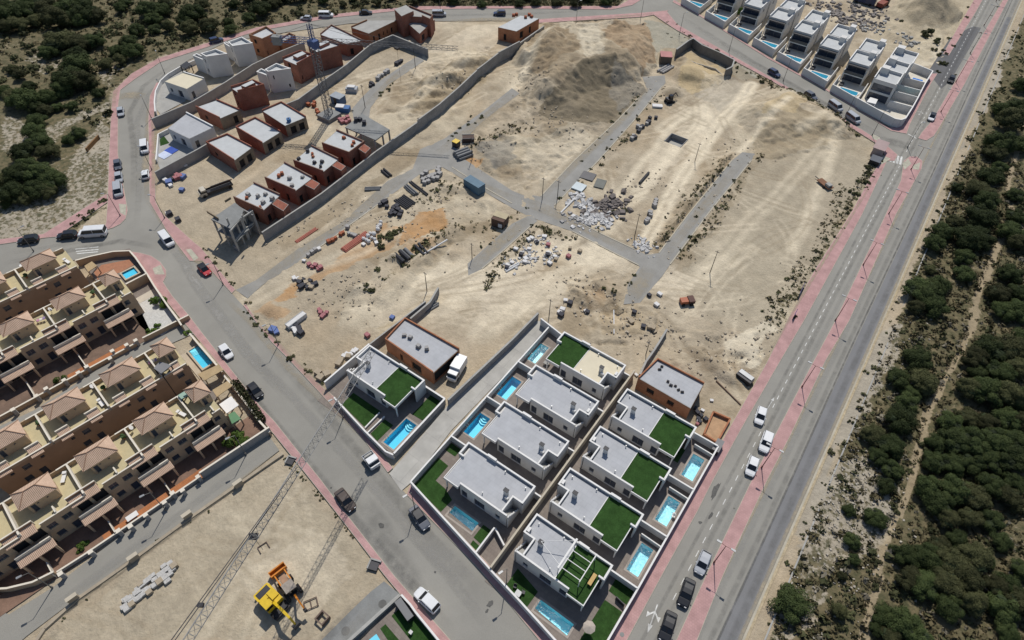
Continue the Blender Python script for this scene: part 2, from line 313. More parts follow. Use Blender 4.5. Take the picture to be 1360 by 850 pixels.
gx, gy = np.meshgrid(GX, GY); nx, ny = len(GX), len(GY)
wx = gx+(fbm(gx, gy, 6, 5)-0.5)*5; wy = gy+(fbm(gx, gy, 6, 25)-0.5)*5
def mask(px, soft=True, world=False):
    poly = [tuple(p) for p in (px if world else P2(px))]
    xs = [p[0] for p in poly]; ys = [p[1] for p in poly]; m = np.zeros(gx.shape)
    sel = (gx > min(xs)-4) & (gx < max(xs)+4) & (gy > min(ys)-4) & (gy < max(ys)+4)
    if soft: m[sel] = inpoly(wx[sel], wy[sel], poly)
    else: m[sel] = inpoly(gx[sel], gy[sel], poly)
    return m
soil = np.empty(gx.shape+(3,)); soil[:] = (0.405, 0.343, 0.252)
def paint(px, col, k=0.8, soft=True, world=False):
    m = mask(px, soft, world)*k*(0.65+0.7*fbm(gx, gy, 3, 77)); m = np.clip(m, 0, 1)[..., None]
    soil[:] = soil*(1-m)+np.array(col)*m
big = fbm(gx, gy, 28, 40); mid = fbm(gx, gy, 7, 60)
soil *= (0.86+0.28*big)[..., None]; soil *= (0.93+0.14*mid)[..., None]
warm = np.clip((fbm(gx, gy, 14, 90)-0.48)*4, 0, 1)[..., None]; soil[:] = soil*(1-0.25*warm)+0.25*warm*np.array((0.43, 0.31, 0.18))
site = ((gx < 0) & (gy > 66) & (gx > -190)).astype(float)
streak = fbm(wx*0.5+gx*0.5, gy/5.0, 2.2, 840, 4); soil *= (1+0.26*(streak-0.5)*site)[..., None]
dk = np.clip((fbm(gx, gy, 11, 850, 5)-0.52)*7, 0, 1)*0.55*site; soil[:] = soil*(1-dk[..., None])+dk[..., None]*np.array((0.30, 0.23, 0.145))
pl = np.clip((fbm(gx, gy, 13, 870, 5)-0.54)*7, 0, 1)*0.5*site; soil[:] = soil*(1-pl[..., None])+pl[..., None]*np.array((0.53, 0.465, 0.345))
# named soils of the site
GREYB = (0.385, 0.335, 0.25); PALE = (0.56, 0.50, 0.385); OR = (0.45, 0.265, 0.125); BRN = (0.285, 0.215, 0.135); OLV = (0.225, 0.188, 0.13); GRY = (0.29, 0.27, 0.23); YELS = (0.46, 0.36, 0.21)
paint([(900, 360), (1000, 205), (1150, 175), (1170, 200), (1100, 340), (1010, 450), (930, 420)], GREYB, 0.7)
paint([(60, 850), (200, 740), (360, 625), (400, 640), (510, 770), (420, 850)], (0.40, 0.345, 0.255), 0.7)
for q, c, k in (([(533, 300), (556, 278), (590, 275), (592, 300), (570, 312), (530, 325)], OR, 0.9), ([(440, 345), (500, 300), (535, 300), (520, 330), (470, 345), (430, 372), (405, 372)], OR, 0.6),
                ([(385, 375), (400, 380), (392, 400), (372, 398)], OR, 0.8), ([(345, 415), (370, 400), (378, 415), (360, 425)], OR, 0.5), ([(545, 315), (580, 320), (575, 345), (540, 335)], OR, 0.45), ([(600, 205), (640, 215), (630, 225), (605, 216)], OR, 0.8),
                ([(700, 60), (735, 35), (770, 45), (770, 85), (720, 110), (700, 100)], BRN, 0.75), ([(790, 35), (860, 30), (870, 80), (855, 100), (815, 80), (795, 60)], (0.36, 0.26, 0.165), 0.8),
                ([(715, 150), (740, 125), (780, 95), (815, 92), (858, 118), (820, 160), (760, 165), (725, 160)], OLV, 0.95), ([(815, 95), (860, 120), (825, 150), (812, 125)], GRY, 0.6),
                ([(745, 30), (820, 30), (815, 55), (795, 60), (800, 90), (772, 95), (765, 70), (745, 55)], PALE, 0.55), ([(690, 190), (760, 165), (780, 190), (760, 230), (720, 250)], GREYB, 0.8),
                ([(900, 95), (960, 85), (970, 105), (925, 125), (905, 115)], YELS, 0.8), ([(925, 125), (965, 100), (1010, 110), (960, 150)], GRY, 0.55), ([(905, 65), (960, 95), (950, 102), (905, 92)], YELS, 0.7),
                ([(860, 25), (905, 40), (1010, 100), (985, 108), (915, 62), (890, 62), (868, 70)], (0.345, 0.325, 0.26), 0.9), ([(1005, 180), (1055, 150), (1110, 170), (1105, 190), (1060, 205), (1000, 215)], (0.35, 0.285, 0.19), 0.75),
                ([(1000, 160), (1040, 130), (1075, 140), (1050, 160)], YELS, 0.6), ([(955, 455), (1010, 430), (1030, 440), (1000, 490), (960, 480)], PALE, 0.8), ([(905, 470), (960, 465), (1000, 495), (940, 490)], BRN, 0.4),
                ([(760, 390), (800, 380), (800, 410), (770, 415)], (0.36, 0.26, 0.16), 0.7), ([(790, 400), (845, 400), (860, 440), (800, 440)], (0.40, 0.32, 0.21), 0.6), ([(500, 440), (560, 390), (600, 385), (560, 420), (520, 450)], YELS, 0.4),
                ([(470, 395), (510, 340), (600, 330), (600, 345), (520, 390), (450, 430)], PALE, 0.35), ([(1200, 20), (1250, -10), (1280, 5), (1265, 35), (1215, 35)], (0.28, 0.22, 0.15), 0.9), ([(1215, 60), (1255, 45), (1250, 85), (1215, 90)], PALE, 0.7),
                ([(560, 75), (620, 60), (660, 85), (620, 130), (545, 150), (560, 110)], (0.40, 0.325, 0.21), 0.6), ([(540, 80), (640, 90), (640, 115), (560, 150), (500, 150)], BRN, 0.35), ([(636, 195), (680, 185), (690, 215), (650, 225)], GRY, 0.7),
                ([(1190, 0), (1290, -20), (1310, 10), (1230, 80), (1150, 60)], (0.44, 0.38, 0.27), 0.6)):
    paint(q, c, k)
for q, k in (([(470, 410), (560, 365), (650, 345), (720, 300), (760, 325), (700, 370), (600, 410), (500, 440)], .45), ([(780, 320), (860, 335), (930, 370), (900, 400), (840, 370), (760, 345)], .5), ([(930, 100), (1000, 112), (960, 160), (900, 210), (860, 260), (870, 200), (930, 150)], .4), ([(640, 380), (760, 350), (740, 400), (660, 430), (620, 450)], .35), ([(330, 395), (430, 320), (540, 240), (556, 215), (540, 220), (400, 320)], .4), ([(700, 190), (780, 170), (790, 195), (730, 245), (690, 235)], .35), ([(540, 90), (620, 35), (700, 30), (660, 60), (560, 110)], .45), ([(300, 780), (420, 700), (480, 760), (380, 830)], .4)):
    paint(q, (0.57, 0.50, 0.385), k)
for q, k in (([(900, 40), (1010, 108), (1020, 118), (985, 112)], .4), ([(1005, 130), (1100, 178), (1150, 190), (1100, 172), (1040, 140)], .3), ([(880, 320), (960, 212), (972, 216), (905, 322)], .5), ([(890, 356), (1000, 215), (1012, 220), (915, 350)], .4), ([(775, 215), (850, 135), (862, 140), (795, 220)], .35), ([(365, 320), (470, 255), (545, 205), (560, 190), (555, 205), (480, 268), (375, 335)], .4), ([(485, 400), (600, 300), (690, 280), (620, 310), (500, 415)], .4), ([(560, 145), (650, 85), (655, 95), (570, 160)], .5)):
    paint(q, (0.285, 0.225, 0.145), k)
# tyre tracks and footpaths pressed into the soil
def track(px, w, col, k, pair=0.0):
    pts = [tuple(p) for p in P2(px)]; d = segdist(gx+(wx-gx)*0.25, gy+(wy-gy)*0.25, pts)
    if pair: d = np.abs(d-pair)
    m = (np.clip(1-d/w, 0, 1)**0.7*k)[..., None]; soil[:] = soil*(1-m)+np.array(col)*m
for px, w, k, pr in (([(680, 120), (705, 85), (720, 60), (745, 45)], 2.6, 0.5, 0), ([(600, 400), (660, 365), (720, 330), (760, 340), (820, 340)], 3.5, 0.5, 0), ([(480, 420), (560, 370), (620, 355)], 4, 0.5, 0), ([(755, 325), (790, 300), (850, 220), (900, 160), (935, 140), (940, 160), (900, 195), (850, 260)], 1.6, 0.5, 0),
                    ([(855, 325), (905, 235), (960, 160), (1000, 112)], 1.5, 0.75, 1.0), ([(790, 330), (840, 262), (900, 190), (940, 150)], 2.2, 0.45, 0), ([(1060, 175), (1090, 160), (1110, 180), (1095, 240), (1050, 330)], 2.2, 0.4, 0), ([(985, 200), (1020, 160), (1045, 138)], 1.6, 0.5, 0), ([(880, 170), (915, 145), (935, 145), (945, 165), (925, 195)], 1.4, 0.4, 1.1), ([(540, 145), (580, 110), (640, 75), (600, 70)], 1.5, 0.4, 0.9), ([(480, 100), (520, 88), (560, 80)], 1.0, 0.3, 1.0), ([(455, 120), (490, 105), (500, 125)], 0.9, 0.3, 1.0),
                    ([(260, 850), (300, 790), (345, 745), (395, 740), (430, 780)], 1.0, 0.3, 1.1), ([(300, 690), (350, 700), (420, 720)], 1.0, 0.25, 1.1), ([(330, 850), (350, 800), (340, 760)], 1.2, 0.25, 1.0), ([(330, 400), (400, 360), (480, 330), (520, 310)], 1.4, 0.35, 1.2),
                    ([(870, 380), (920, 370), (1000, 330)], 1.4, 0.3, 1.1), ([(900, 420), (960, 330), (1060, 230), (1100, 185)], 1.2, 0.25, 1.2), ([(640, 440), (700, 400), (740, 370), (800, 340)], 2.0, 0.4, 1.5)):
    track(px, w, (0.60, 0.525, 0.395), min(.95, k*1.5), pr)
trk = random.Random(5)
for poly, n_, ang in (([(60, 850), (200, 740), (360, 625), (400, 640), (510, 770), (420, 850)], 16, None), ([(900, 360), (1000, 215), (1120, 215), (1090, 330), (1010, 440), (930, 420)], 22, None), ([(760, 320), (860, 200), (940, 130), (980, 150), (900, 230), (850, 330)], 14, 1.55), ([(620, 440), (760, 340), (860, 345), (890, 440), (760, 430)], 18, None), ([(430, 480), (560, 380), (640, 370), (600, 430), (500, 450)], 14, 0.9), ([(350, 370), (520, 240), (540, 250), (380, 370)], 10, 1.55), ([(480, 140), (560, 80), (640, 70), (660, 80), (560, 170)], 12, 1.2), ([(690, 230), (760, 190), (790, 190), (720, 250)], 8, None), ([(880, 120), (960, 100), (1010, 120), (930, 180)], 14, None), ([(420, 150), (480, 100), (560, 85), (480, 150)], 8, None)):
    xs_ = [p[0] for p in poly]; ys_ = [p[1] for p in poly]; k_ = 0
    while k_ < n_:
        qx, qy = trk.uniform(min(xs_), max(xs_)), trk.uniform(min(ys_), max(ys_))
        if not inpoly(np.array([qx]), np.array([qy]), poly)[0]: continue
        k_ += 1; c = P(qx, qy); a0 = trk.uniform(0, 6.28) if ang is None else ang+trk.uniform(-.25, .25); cur = trk.uniform(-.055, .055); Lh = trk.uniform(8, 22); pts = [(c.x, c.y)]; a_ = a0
        for _ in range(int(Lh)): pts.append((pts[-1][0]+1.6*math.cos(a_), pts[-1][1]+1.6*math.sin(a_))); a_ += cur*1.6
        px_ = np.array(pts); sel = (gx > px_[:, 0].min()-3) & (gx < px_[:, 0].max()+3) & (gy > px_[:, 1].min()-3) & (gy < px_[:, 1].max()+3)
        if not sel.any(): continue
        d = np.abs(segdist(gx[sel], gy[sel], pts)-0.95); mk = np.clip(1-d/0.55, 0, 1)*trk.uniform(.2, .5); col = np.array((0.58, 0.505, 0.38)) if trk.random() < .65 else np.array((0.31, 0.25, 0.17)); soil[sel] = soil[sel]*(1-mk[:, None])+mk[:, None]*col
PATHPX = [(1350, 200), (1338, 250), (1345, 290), (1325, 330), (1300, 390), (1290, 430), (1275, 470), (1255, 505), (1235, 540), (1222, 590), (1212, 630), (1203, 665), (1180, 705), (1170, 740), (1163, 790), (1150, 850), (1140, 900)]
# scrub
scrub = np.zeros(gx.shape)
tl = [(-700, 380), (0, 321), (60, 312), (143, 257), (145, 205), (148, 143), (150, 122), (175, 98), (210, 78), (340, 37), (440, 19), (525, 10), (680, 8), (820, 8), (850, -10), (850, -160), (-700, -160)]
scrub = np.maximum(scrub, mask(tl, True)); scrub[(gx < -330) | (gy > 420)] = 1
rt = (np.clip((wx-16.0)/2.0, 0, 1)); rt[gy > 700] = 1; scrub = np.maximum(scrub, rt)
bare = np.zeros(gx.shape)
for q in ([(0, 275), (75, 245), (110, 190), (140, 150), (146, 205), (143, 262), (60, 312), (0, 322)], [(0, 150), (60, 170), (110, 150), (150, 128), (150, 143), (100, 165), (60, 200), (0, 205)], [(1065, 640), (1150, 600), (1190, 640), (1180, 720), (1110, 760), (1060, 770)], [(1150, 440), (1200, 430), (1190, 470), (1130, 580), (1080, 640), (1110, 520)], [(1040, 780), (1100, 780), (1090, 850), (1020, 850)], [(85, 45), (130, 60), (60, 100), (30, 80)], [(125, 95), (165, 85), (140, 125)], [(1240, 170), (1290, 100), (1330, 20), (1350, 60), (1300, 160), (1250, 220)]):
    bare = np.maximum(bare, mask(q, True))
scrub = np.clip(scrub*(1-0.32*bare)*(0.68+0.6*fbm(gx, gy, 9, 140)), 0, 1)
pb = (bare*0.6)[..., None]; soil[:] = soil*(1-pb)+pb*np.array((0.345, 0.32, 0.268))
rightdry = (np.clip((gx-16)/3, 0, 1)*(1-bare)*0.5)[..., None]; soil[:] = soil*(1-rightdry)+rightdry*np.array((0.36, 0.285, 0.18))
dpath = segdist(gx+(wx-gx)*0.3, gy+(wy-gy)*0.3, [tuple(p) for p in P2(PATHPX)]); mpth = np.clip(1.25-dpath/0.62, 0, 1); scrub *= 1-mpth; soil[:] = soil*(1-mpth[..., None]*0.6)+mpth[..., None]*0.6*np.array((0.50, 0.40, 0.25))
# weeds on verges and banks
for px, w, k in (([(1160, 222), (1080, 350), (1030, 440)], 3.0, 0.6), ([(1120, 250), (1060, 360), (1010, 440)], 2.0, 0.4), ([(900, 38), (1020, 108), (1150, 182)], 2.5, 0.7), ([(770, 215), (850, 130)], 1.2, 0.6), ([(738, 262), (800, 215), (870, 125)], 1.2, 0.6), ([(880, 320), (960, 215)], 3.0, 0.45), ([(905, 340), (950, 285), (1010, 210)], 1.5, 0.6), ([(480, 395), (540, 345), (600, 300)], 2.6, 0.5), ([(420, 420), (480, 380)], 2.5, 0.4), ([(640, 380), (690, 320), (712, 298), (765, 320)], 1.5, 0.5), ([(480, 133), (510, 115)], 1.0, 0.6), ([(60, 300), (143, 262)], 3, 0.5), ([(75, 312), (143, 275)], 2.5, 0.9), ([(560, 260), (640, 240)], 4, 0.35), ([(630, 190), (690, 170)], 4, 0.35), ([(630, 300), (690, 290)], 4, 0.3)):
    d = segdist(wx, wy, [tuple(p) for p in P2(px)]); scrub = np.maximum(scrub, np.clip(1.2-d/w, 0, 1)*k*(0.4+1.2*fbm(gx, gy, 4, 200)))
tlm = mask(tl, True)*(1-bare)*0.5; dark_r = np.maximum(np.clip((gx-17)/2, 0, 1)*(1-bare)*0.6, tlm)[..., None]; soil[:] = soil*(1-dark_r)+dark_r*np.array((0.25, 0.205, 0.135))
lum = soil.mean(axis=2, keepdims=True); tgt = 0.325; kk = (site*0.35)[..., None]; soil[:] = np.clip(soil*(1+kk*(lum-tgt)/tgt), 0.05, 0.78)*1.0
# relief
z = -0.06-0.16*fbm(gx, gy, 5, 300)
rough = np.zeros(gx.shape)
for q, a in (([(690, 30), (860, 25), (870, 100), (820, 165), (700, 250), (640, 230), (620, 170), (690, 120)], 0.9), ([(560, 75), (650, 60), (660, 90), (590, 140), (545, 160), (510, 150)], 0.9), ([(750, 370), (860, 370), (870, 450), (780, 450)], 0.8), ([(880, 440), (1010, 440), (1000, 510), (900, 500)], 0.7), ([(480, 330), (620, 250), (690, 300), (600, 350), (480, 410), (360, 430)], 0.5), ([(1000, 120), (1110, 160), (1110, 200), (1000, 215)], 0.6), ([(880, 310), (960, 215), (985, 205), (920, 300)], 0.5), ([(540, 150), (650, 75), (700, 80), (560, 200)], 0.4), ([(1150, 20), (1250, -20), (1260, 90), (1190, 60)], 0.8)):
    rough = np.maximum(rough, mask(q, True)*a)
z += rough*(fbm(gx, gy, 4.5, 400, 6)-0.42)*2.8; z += site*(fbm(gx, gy, 1.6, 440, 3)-0.6)*0.10
z += scrub*(fbm(gx, gy, 12, 500, 4)-0.4)*1.6*((gx > 20) | (gy > 60))
def plateau(px, h, skirt, inner=False):
    poly = [tuple(p) for p in P2(px)]; xs = [p[0] for p in poly]; ys = [p[1] for p in poly]; s = (gx > min(xs)-skirt-3) & (gx < max(xs)+skirt+3) & (gy > min(ys)-skirt-3) & (gy < max(ys)+skirt+3)
    X_, Y_ = gx[s]*.6+wx[s]*.4, gy[s]*.6+wy[s]*.4; d = segdist(X_, Y_, poly+poly[:1]); d = np.where(inpoly(X_, Y_, poly), d, -d); t = np.clip((d+(0 if inner else skirt))/skirt, 0, 1); z[s] += h*t*(0.9+0.25*fbm(gx[s], gy[s], 4, 620))
plateau([(745, 62), (765, 52), (825, 50), (842, 72), (832, 92), (812, 95), (788, 98), (748, 112), (725, 126), (735, 95)], 5.4, 8.5); plateau([(1000, 160), (1045, 128), (1090, 143), (1115, 172), (1085, 170), (1060, 166), (1020, 178)], 2.4, 5); plateau([(560, 112), (600, 90), (640, 72), (650, 80), (610, 105), (565, 130)], 1.3, 3.0); plateau([(690, 70), (715, 50), (735, 55), (730, 85), (705, 100)], 2.0, 4); plateau([(905, 80), (935, 95), (960, 103), (930, 112), (905, 105)], 1.3, 3)
plateau([(880, 318), (905, 282), (940, 240), (968, 205), (975, 212), (945, 250), (905, 310)], 0.9, 2.0); plateau([(500, 395), (545, 350), (600, 300), (606, 304), (560, 350), (510, 400)], 0.8, 2.0); plateau([(640, 195), (672, 182), (690, 195), (680, 215), (655, 218)], 0.9, 3)
plateau([(795, 395), (830, 405), (845, 430), (825, 445), (800, 440), (785, 415)], -1.0, 3, True); plateau([(930, 465), (990, 470), (1000, 482), (935, 478)], -0.9, 1.5, True); plateau([(760, 385), (800, 378), (805, 400), (775, 405)], -0.8, 2.5, True)
steep = np.clip(np.hypot(np.gradient(z, axis=0), np.gradient(z, axis=1))*6-0.5, 0, 1)*site; z -= steep*np.abs(fbm(gx, gy, 2.4, 660, 4)-0.5)*2.6
HEAPS = ((752, 140, 6, 5, 1.2, 0), (1236, 14, 10, 8, 5.5, 0), (1222, 22, 9, 7, 3.6, 0), (524, 342, 1.5, 1.3, 1.1, 0), (590, 110, 7, 2.2, 1.8, 0.9), (620, 88, 6, 2.2, 1.8, 0.9), (560, 138, 5, 2.2, 1.4, 0.9), (782, 395, 4, 2.5, 1.6, 0), (815, 430, 5, 2.2, 1.2, 0.3), (715, 75, 4, 7, 2.4, 0), (945, 480, 7, 1.8, 1.2, -0.3), (895, 122, 3, 2.5, 1.6, 0), (915, 100, 5, 4, 1.5, 0), (600, 235, 3, 2, 0.8, 0), (655, 215, 3, 3, 0.7, 0), (650, 270, 3, 2, 0.9, 0), (605, 250, 6, 2, 0.8, 0.5), (470, 385, 4, 1.5, 0.8, 0.9), (362, 412, 2.5, 2, 1.0, 0), (1000, 150, 6, 4, 1.4, 0), (690, 190, 5, 3, 1.0, 0))
for hx, hy, sx, sy, h, an in HEAPS:
    c = P(hx, hy); dx, dy = gx-c.x, gy-c.y; ca, sa = math.cos(an), math.sin(an); u = (dx*ca+dy*sa)/sx; v = (-dx*sa+dy*ca)/sy
    r = np.sqrt(u*u+v*v)*(0.85+0.3*fbm(gx, gy, 5, 600)); z += h*np.clip(1.25-r, 0, 1)**0.9*(0.85+0.3*fbm(gx, gy, 3, 610))
flat = np.zeros(gx.shape, bool)
for q in list(RD.values())+[P2(p) for p in PAVE.values()]+list(SITE.values()):
    q = [tuple(p) for p in q]
    for ox, oy in ((0, 0), (0.9, 0), (-0.9, 0), (0, 0.9), (0, -0.9)): flat |= inpoly(gx-ox, gy-oy, q)
ok = [(-46.2, 20), (-0.5, 20), (-0.5, 73), (-46.2, 78)]; flat |= inpoly(gx, gy, ok); flat |= inpoly(gx, gy, [(-67, 32), (-45, 32), (-45, 60), (-67, 60)])
flat |= inpoly(gx, gy, [tuple(p) for p in P2([(0, 360), (170, 330), (350, 560), (360, 590), (0, 830), (-250, 900), (-250, 400)])])
z = np.where(flat, np.minimum(z, -0.08), z)
for q in SITE.values():
    q = [tuple(p) for p in q]
    if len(q) < 4: continue
    xs = [p[0] for p in q]; ys = [p[1] for p in q]; s = (gx > min(xs)-2) & (gx < max(xs)+2) & (gy > min(ys)-2) & (gy < max(ys)+2); d = segdist(gx[s], gy[s], q+q[:1]); ins = inpoly(gx[s], gy[s], q); e_ = -0.012+(fbm(gx[s], gy[s], 2.0, 700, 4)-0.66)*0.28-np.where(ins, d*0.07, 0); zz = z[s]; z[s] = np.where((d < 1.5) & ~(inpoly(gx[s], gy[s], [tuple(p) for p in RD['main']])), np.maximum(zz, e_), zz)
POOLR = [(-4.1, -2.0, 59.75, 64.75), (-4.0, -1.95, 39.85, 45.05), (-4.1, -2.0, 49.8, 54.9), (-12.3, -6.4, 26.3, 28.2), (-32.2, -27.2, 30.2, 32.2), (-39.8, -37.6, 54.2, 59.3), (-39.8, -37.5, 44.1, 49.1), (-39.9, -38.0, 64.5, 69.4), (-50.0, -47.5, 34.0, 40.1)]
for x0, x1, y0, y1 in POOLR: z = np.where((gx > x0-0.5) & (gx < x1+0.5) & (gy > y0-0.5) & (gy < y1+0.5), -2.6, z)
z = np.where((gx >= pit_x0) & (gx <= pit_x1) & (gy >= pit_y0) & (gy <= pit_y1), -1.7, z)
ZG = z
gm = bpy.data.meshes.new('ground'); nv = nx*ny
co = np.empty((nv, 3)); co[:, 0] = gx.ravel(); co[:, 1] = gy.ravel(); co[:, 2] = z.ravel()
ii = (np.arange(ny-1)[:, None]*nx+np.arange(nx-1)[None, :]).ravel(); fq = np.stack([ii, ii+1, ii+nx+1, ii+nx], 1)
gm.vertices.add(nv); gm.vertices.foreach_set('co', co.ravel()); gm.loops.add(fq.size); gm.loops.foreach_set('vertex_index', fq.ravel()); gm.polygons.add(len(fq)); gm.polygons.foreach_set('loop_start', np.arange(0, fq.size, 4)); gm.polygons.foreach_set('use_smooth', np.ones(len(fq), bool))
at = gm.attributes.new('soil', 'FLOAT_COLOR', 'POINT'); cc = np.ones((nv, 4)); cc[:, :3] = soil.reshape(-1, 3); at.data.foreach_set('color', cc.ravel())
at = gm.attributes.new('scrub', 'FLOAT', 'POINT'); at.data.foreach_set('value', scrub.ravel()); gm.update(calc_edges=True)
ground = bpy.data.objects.new('ground', gm); COL.objects.link(ground); ground['kind'] = 'structure'
def gz(x, y):
    i = int(np.clip(np.searchsorted(GX, x)-1, 0, nx-2)); j = int(np.clip(np.searchsorted(GY, y)-1, 0, ny-2))
    return float(ZG[j:j+2, i:i+2].mean())
m = bpy.data.materials.new('soil_and_scrub'); m.use_nodes = True; N = m.node_tree.nodes; L = m.node_tree.links; b = N['Principled BSDF']; b.inputs['Roughness'].default_value = 0.95; b.inputs['Specular IOR Level'].default_value = 0.15
ac = N.new('ShaderNodeAttribute'); ac.attribute_name = 'soil'; a2 = N.new('ShaderNodeAttribute'); a2.attribute_name = 'scrub'; geo = N.new('ShaderNodeNewGeometry')
def gnoise(sc, det=5, rough_=0.6):
    n = N.new('ShaderNodeTexNoise'); n.inputs['Scale'].default_value = sc; n.inputs['Detail'].default_value = det; n.inputs['Roughness'].default_value = rough_; L.new(geo.outputs['Position'], n.inputs['Vector']); return n.outputs[0]
def gmap(s, a, b_, c, d):
    q = N.new('ShaderNodeMapRange'); q.inputs[1].default_value = a; q.inputs[2].default_value = b_; q.inputs[3].default_value = c; q.inputs[4].default_value = d; L.new(s, q.inputs[0]); return q.outputs[0]
def gmul(a, b_):
    q = N.new('ShaderNodeMath'); q.operation = 'MULTIPLY'; L.new(a, q.inputs[0]); L.new(b_, q.inputs[1]); return q.outputs[0]
fac = gmul(gmap(gnoise(0.35), 0.3, 0.7, 0.86, 1.14), gmap(gnoise(1.6, 8, 0.8), 0.25, 0.75, 0.83, 1.16))
sc1 = N.new('ShaderNodeVectorMath'); sc1.operation = 'SCALE'; L.new(ac.outputs['Color'], sc1.inputs[0]); L.new(fac, sc1.inputs['Scale'])
gcol = N.new('ShaderNodeMix'); gcol.data_type = 'RGBA'; gcol.inputs['A'].default_value = (0.060, 0.064, 0.030, 1); gcol.inputs['B'].default_value = (0.165, 0.135, 0.075, 1); L.new(gmap(gnoise(0.8, 3), 0.35, 0.65, 0, 1), gcol.inputs['Factor'])
thr = N.new('ShaderNodeMath'); thr.operation = 'ADD'; L.new(gnoise(0.9, 7, 0.72), thr.inputs[0]); L.new(gmap(a2.outputs['Fac'], 0, 1, -0.36, 0.24), thr.inputs[1])
mix = N.new('ShaderNodeMix'); mix.data_type = 'RGBA'; L.new(gmap(thr.outputs[0], 0.50, 0.60, 0, 0.9), mix.inputs['Factor']); L.new(sc1.outputs[0], mix.inputs['A']); L.new(gcol.outputs['Result'], mix.inputs['B']); L.new(mix.outputs['Result'], b.inputs['Base Color'])
bp = N.new('ShaderNodeBump'); bp.inputs['Strength'].default_value = 0.9; bp.inputs['Distance'].default_value = 0.30; L.new(gnoise(1.7, 7, 0.7), bp.inputs['Height']); L.new(bp.outputs[0], b.inputs['Normal'])
gm.materials.append(m)
# pit walls come with the grid; its concrete rim and floor
b_ = MB(); b_.sheet([(pit_x0+.02, pit_y0+.02), (pit_x1-.02, pit_y0+.02), (pit_x1-.02, pit_y1-.02), (pit_x0+.02, pit_y1-.02)], -1.6); o = b_.build('pit_floor', CONC); o['kind'] = 'structure'
b_ = MB()
for q in ((pit_x0-.02, pit_y0-.02, pit_x0+.16, pit_y1), (pit_x1-.16, pit_y0, pit_x1+.02, pit_y1), (pit_x0, pit_y1-.16, pit_x1, pit_y1+.02)): b_.box(q[0], q[1], -1.68, q[2], q[3], 0.02)
o = b_.build('pit_lining', BLOCKW); o['kind'] = 'structure'

# ------------------------------------------------------------------ roads, pavements, markings
sheet('main_road', RD['main'], 0.000, ASPH); sheet('boulevard_road', RD['boulevard'], 0.012, ASPHB); sheet('upper_road', RD['upper_right'], 0.006, ASPH)
sheet('back_lane', RD['lane'], 0.0, ASPH); sheet('south_road', RD['south_street'], 0.0, ASPH); sheet('side_road', RD['side_lane'], 0.0, CONCD)
for i, k in enumerate('abcd'): sheet('site_road', SITE[k], -0.02+0.004*i, ASPH2)
sheet('asphalt_patch', P2([(1232, 96), (1262, 50), (1292, 2+33), (1303, 37), (1290, 60), (1262, 108), (1250, 118)]), 0.020, ASPHD)
sheet('asphalt_patch', [(11.6, -60), (14.4, -60), (14.3, 140), (14.2, 300), (12.6, 300), (11.9, 100)], 0.020, mat('newer_asphalt_lane', (0.19, 0.19, 0.193), 0.88, 0.10, 0.15, 0.2, 9, fine=0.05))
b_ = MB(); b_.sheet([(14.72, -60), (15.05, -60), (15.05, 700), (14.72, 700)], 0.02); o = b_.build('road_edge', KERB); o['kind'] = 'structure'
b_ = MB(); b_.sheet([(15.05, -60), (15.45, -60), (15.45, 700), (15.05, 700)], 0.004); o = b_.build('gravel_shoulder', mat('gravel_shoulder', (0.40, 0.33, 0.22), 0.95, 0.25, 1.2, 0.5, 6, fine=0.25)); o['kind'] = 'structure'
def offset(poly, d):
    poly = [Vector(p[:2]) for p in poly]; n = len(poly); a = sum(poly[i].x*poly[(i+1) % n].y-poly[(i+1) % n].x*poly[i].y for i in range(n)); s = 1 if a > 0 else -1; o = []
    for i in range(n):
        p, q, r = poly[i-1], poly[i], poly[(i+1) % n]; e1 = (q-p); e2 = (r-q)
        if e1.length < 1e-5 or e2.length < 1e-5: o.append(q); continue
        e1.normalize(); e2.normalize(); n1 = Vector((-e1.y, e1.x))*s; n2 = Vector((-e2.y, e2.x))*s; m_ = n1+n2
        k = d/max(0.35, m_.length_squared/2)
        o.append(q+m_*k*0.5*1.0 if m_.length > 1e-3 else q)
    return o
for k, px in PAVE.items():
    w = P2(px); slab('pavement', w, -0.2, 0.115, KERB)
    b_ = MB(); b_.sheet(offset(w, 0.16), 0.122); o = b_.build('pavement_paving', PINK); o['kind'] = 'structure'
DUSTY = mat('dusty_ramp', (0.40, 0.385, 0.31), 0.92, 0.2, 0.8, fine=0.15)
for q in ([(1172, 207), (1183, 211), (1176, 216), (1164, 222)], [(1198, 218), (1206, 211), (1210, 218), (1201, 226)], [(1212, 220), (1222, 216), (1220, 226), (1212, 225)], [(1158, 178), (1168, 183), (1170, 190), (1158, 184)], [(203, 357), (214, 352), (219, 365), (206, 365)], [(158, 271), (168, 272), (167, 287), (160, 283)], [(258, 347), (247, 332), (254, 331), (264, 343)]):
    sheet('dropped_kerb', P2(q), 0.130, DUSTY)
KB = MB()
for q in ([(718, 261), (763, 213), (820, 160), (850, 128)], [(736, 273), (795, 213), (850, 151), (880, 114)], [(875, 336), (913, 286), (972, 213)], [(890, 351), (941, 283), (998, 213)], [(740, 281), (800, 311), (843, 331)], [(760, 307), (820, 338), (848, 352)], [(640, 357), (666, 335), (705, 300)], [(410, 339), (460, 302), (515, 262)], [(600, 222), (640, 247), (680, 270)]):
    w = P2(q)
    for p, r_ in zip(w[:-1], w[1:]):
        d = r_-p; c = (p+r_)/2; KB.obox(c.x, c.y, -.3, d.length, .28, .36, math.atan2(d.y, d.x))
o = KB.build('site_kerb', KERB); o['kind'] = 'structure'
def dash(b, p, q, w):
    d = (q-p).normalized(); n = Vector((-d.y, d.x))*w/2; b.sheet([p-n, q-n, q+n, p+n], 0.028)
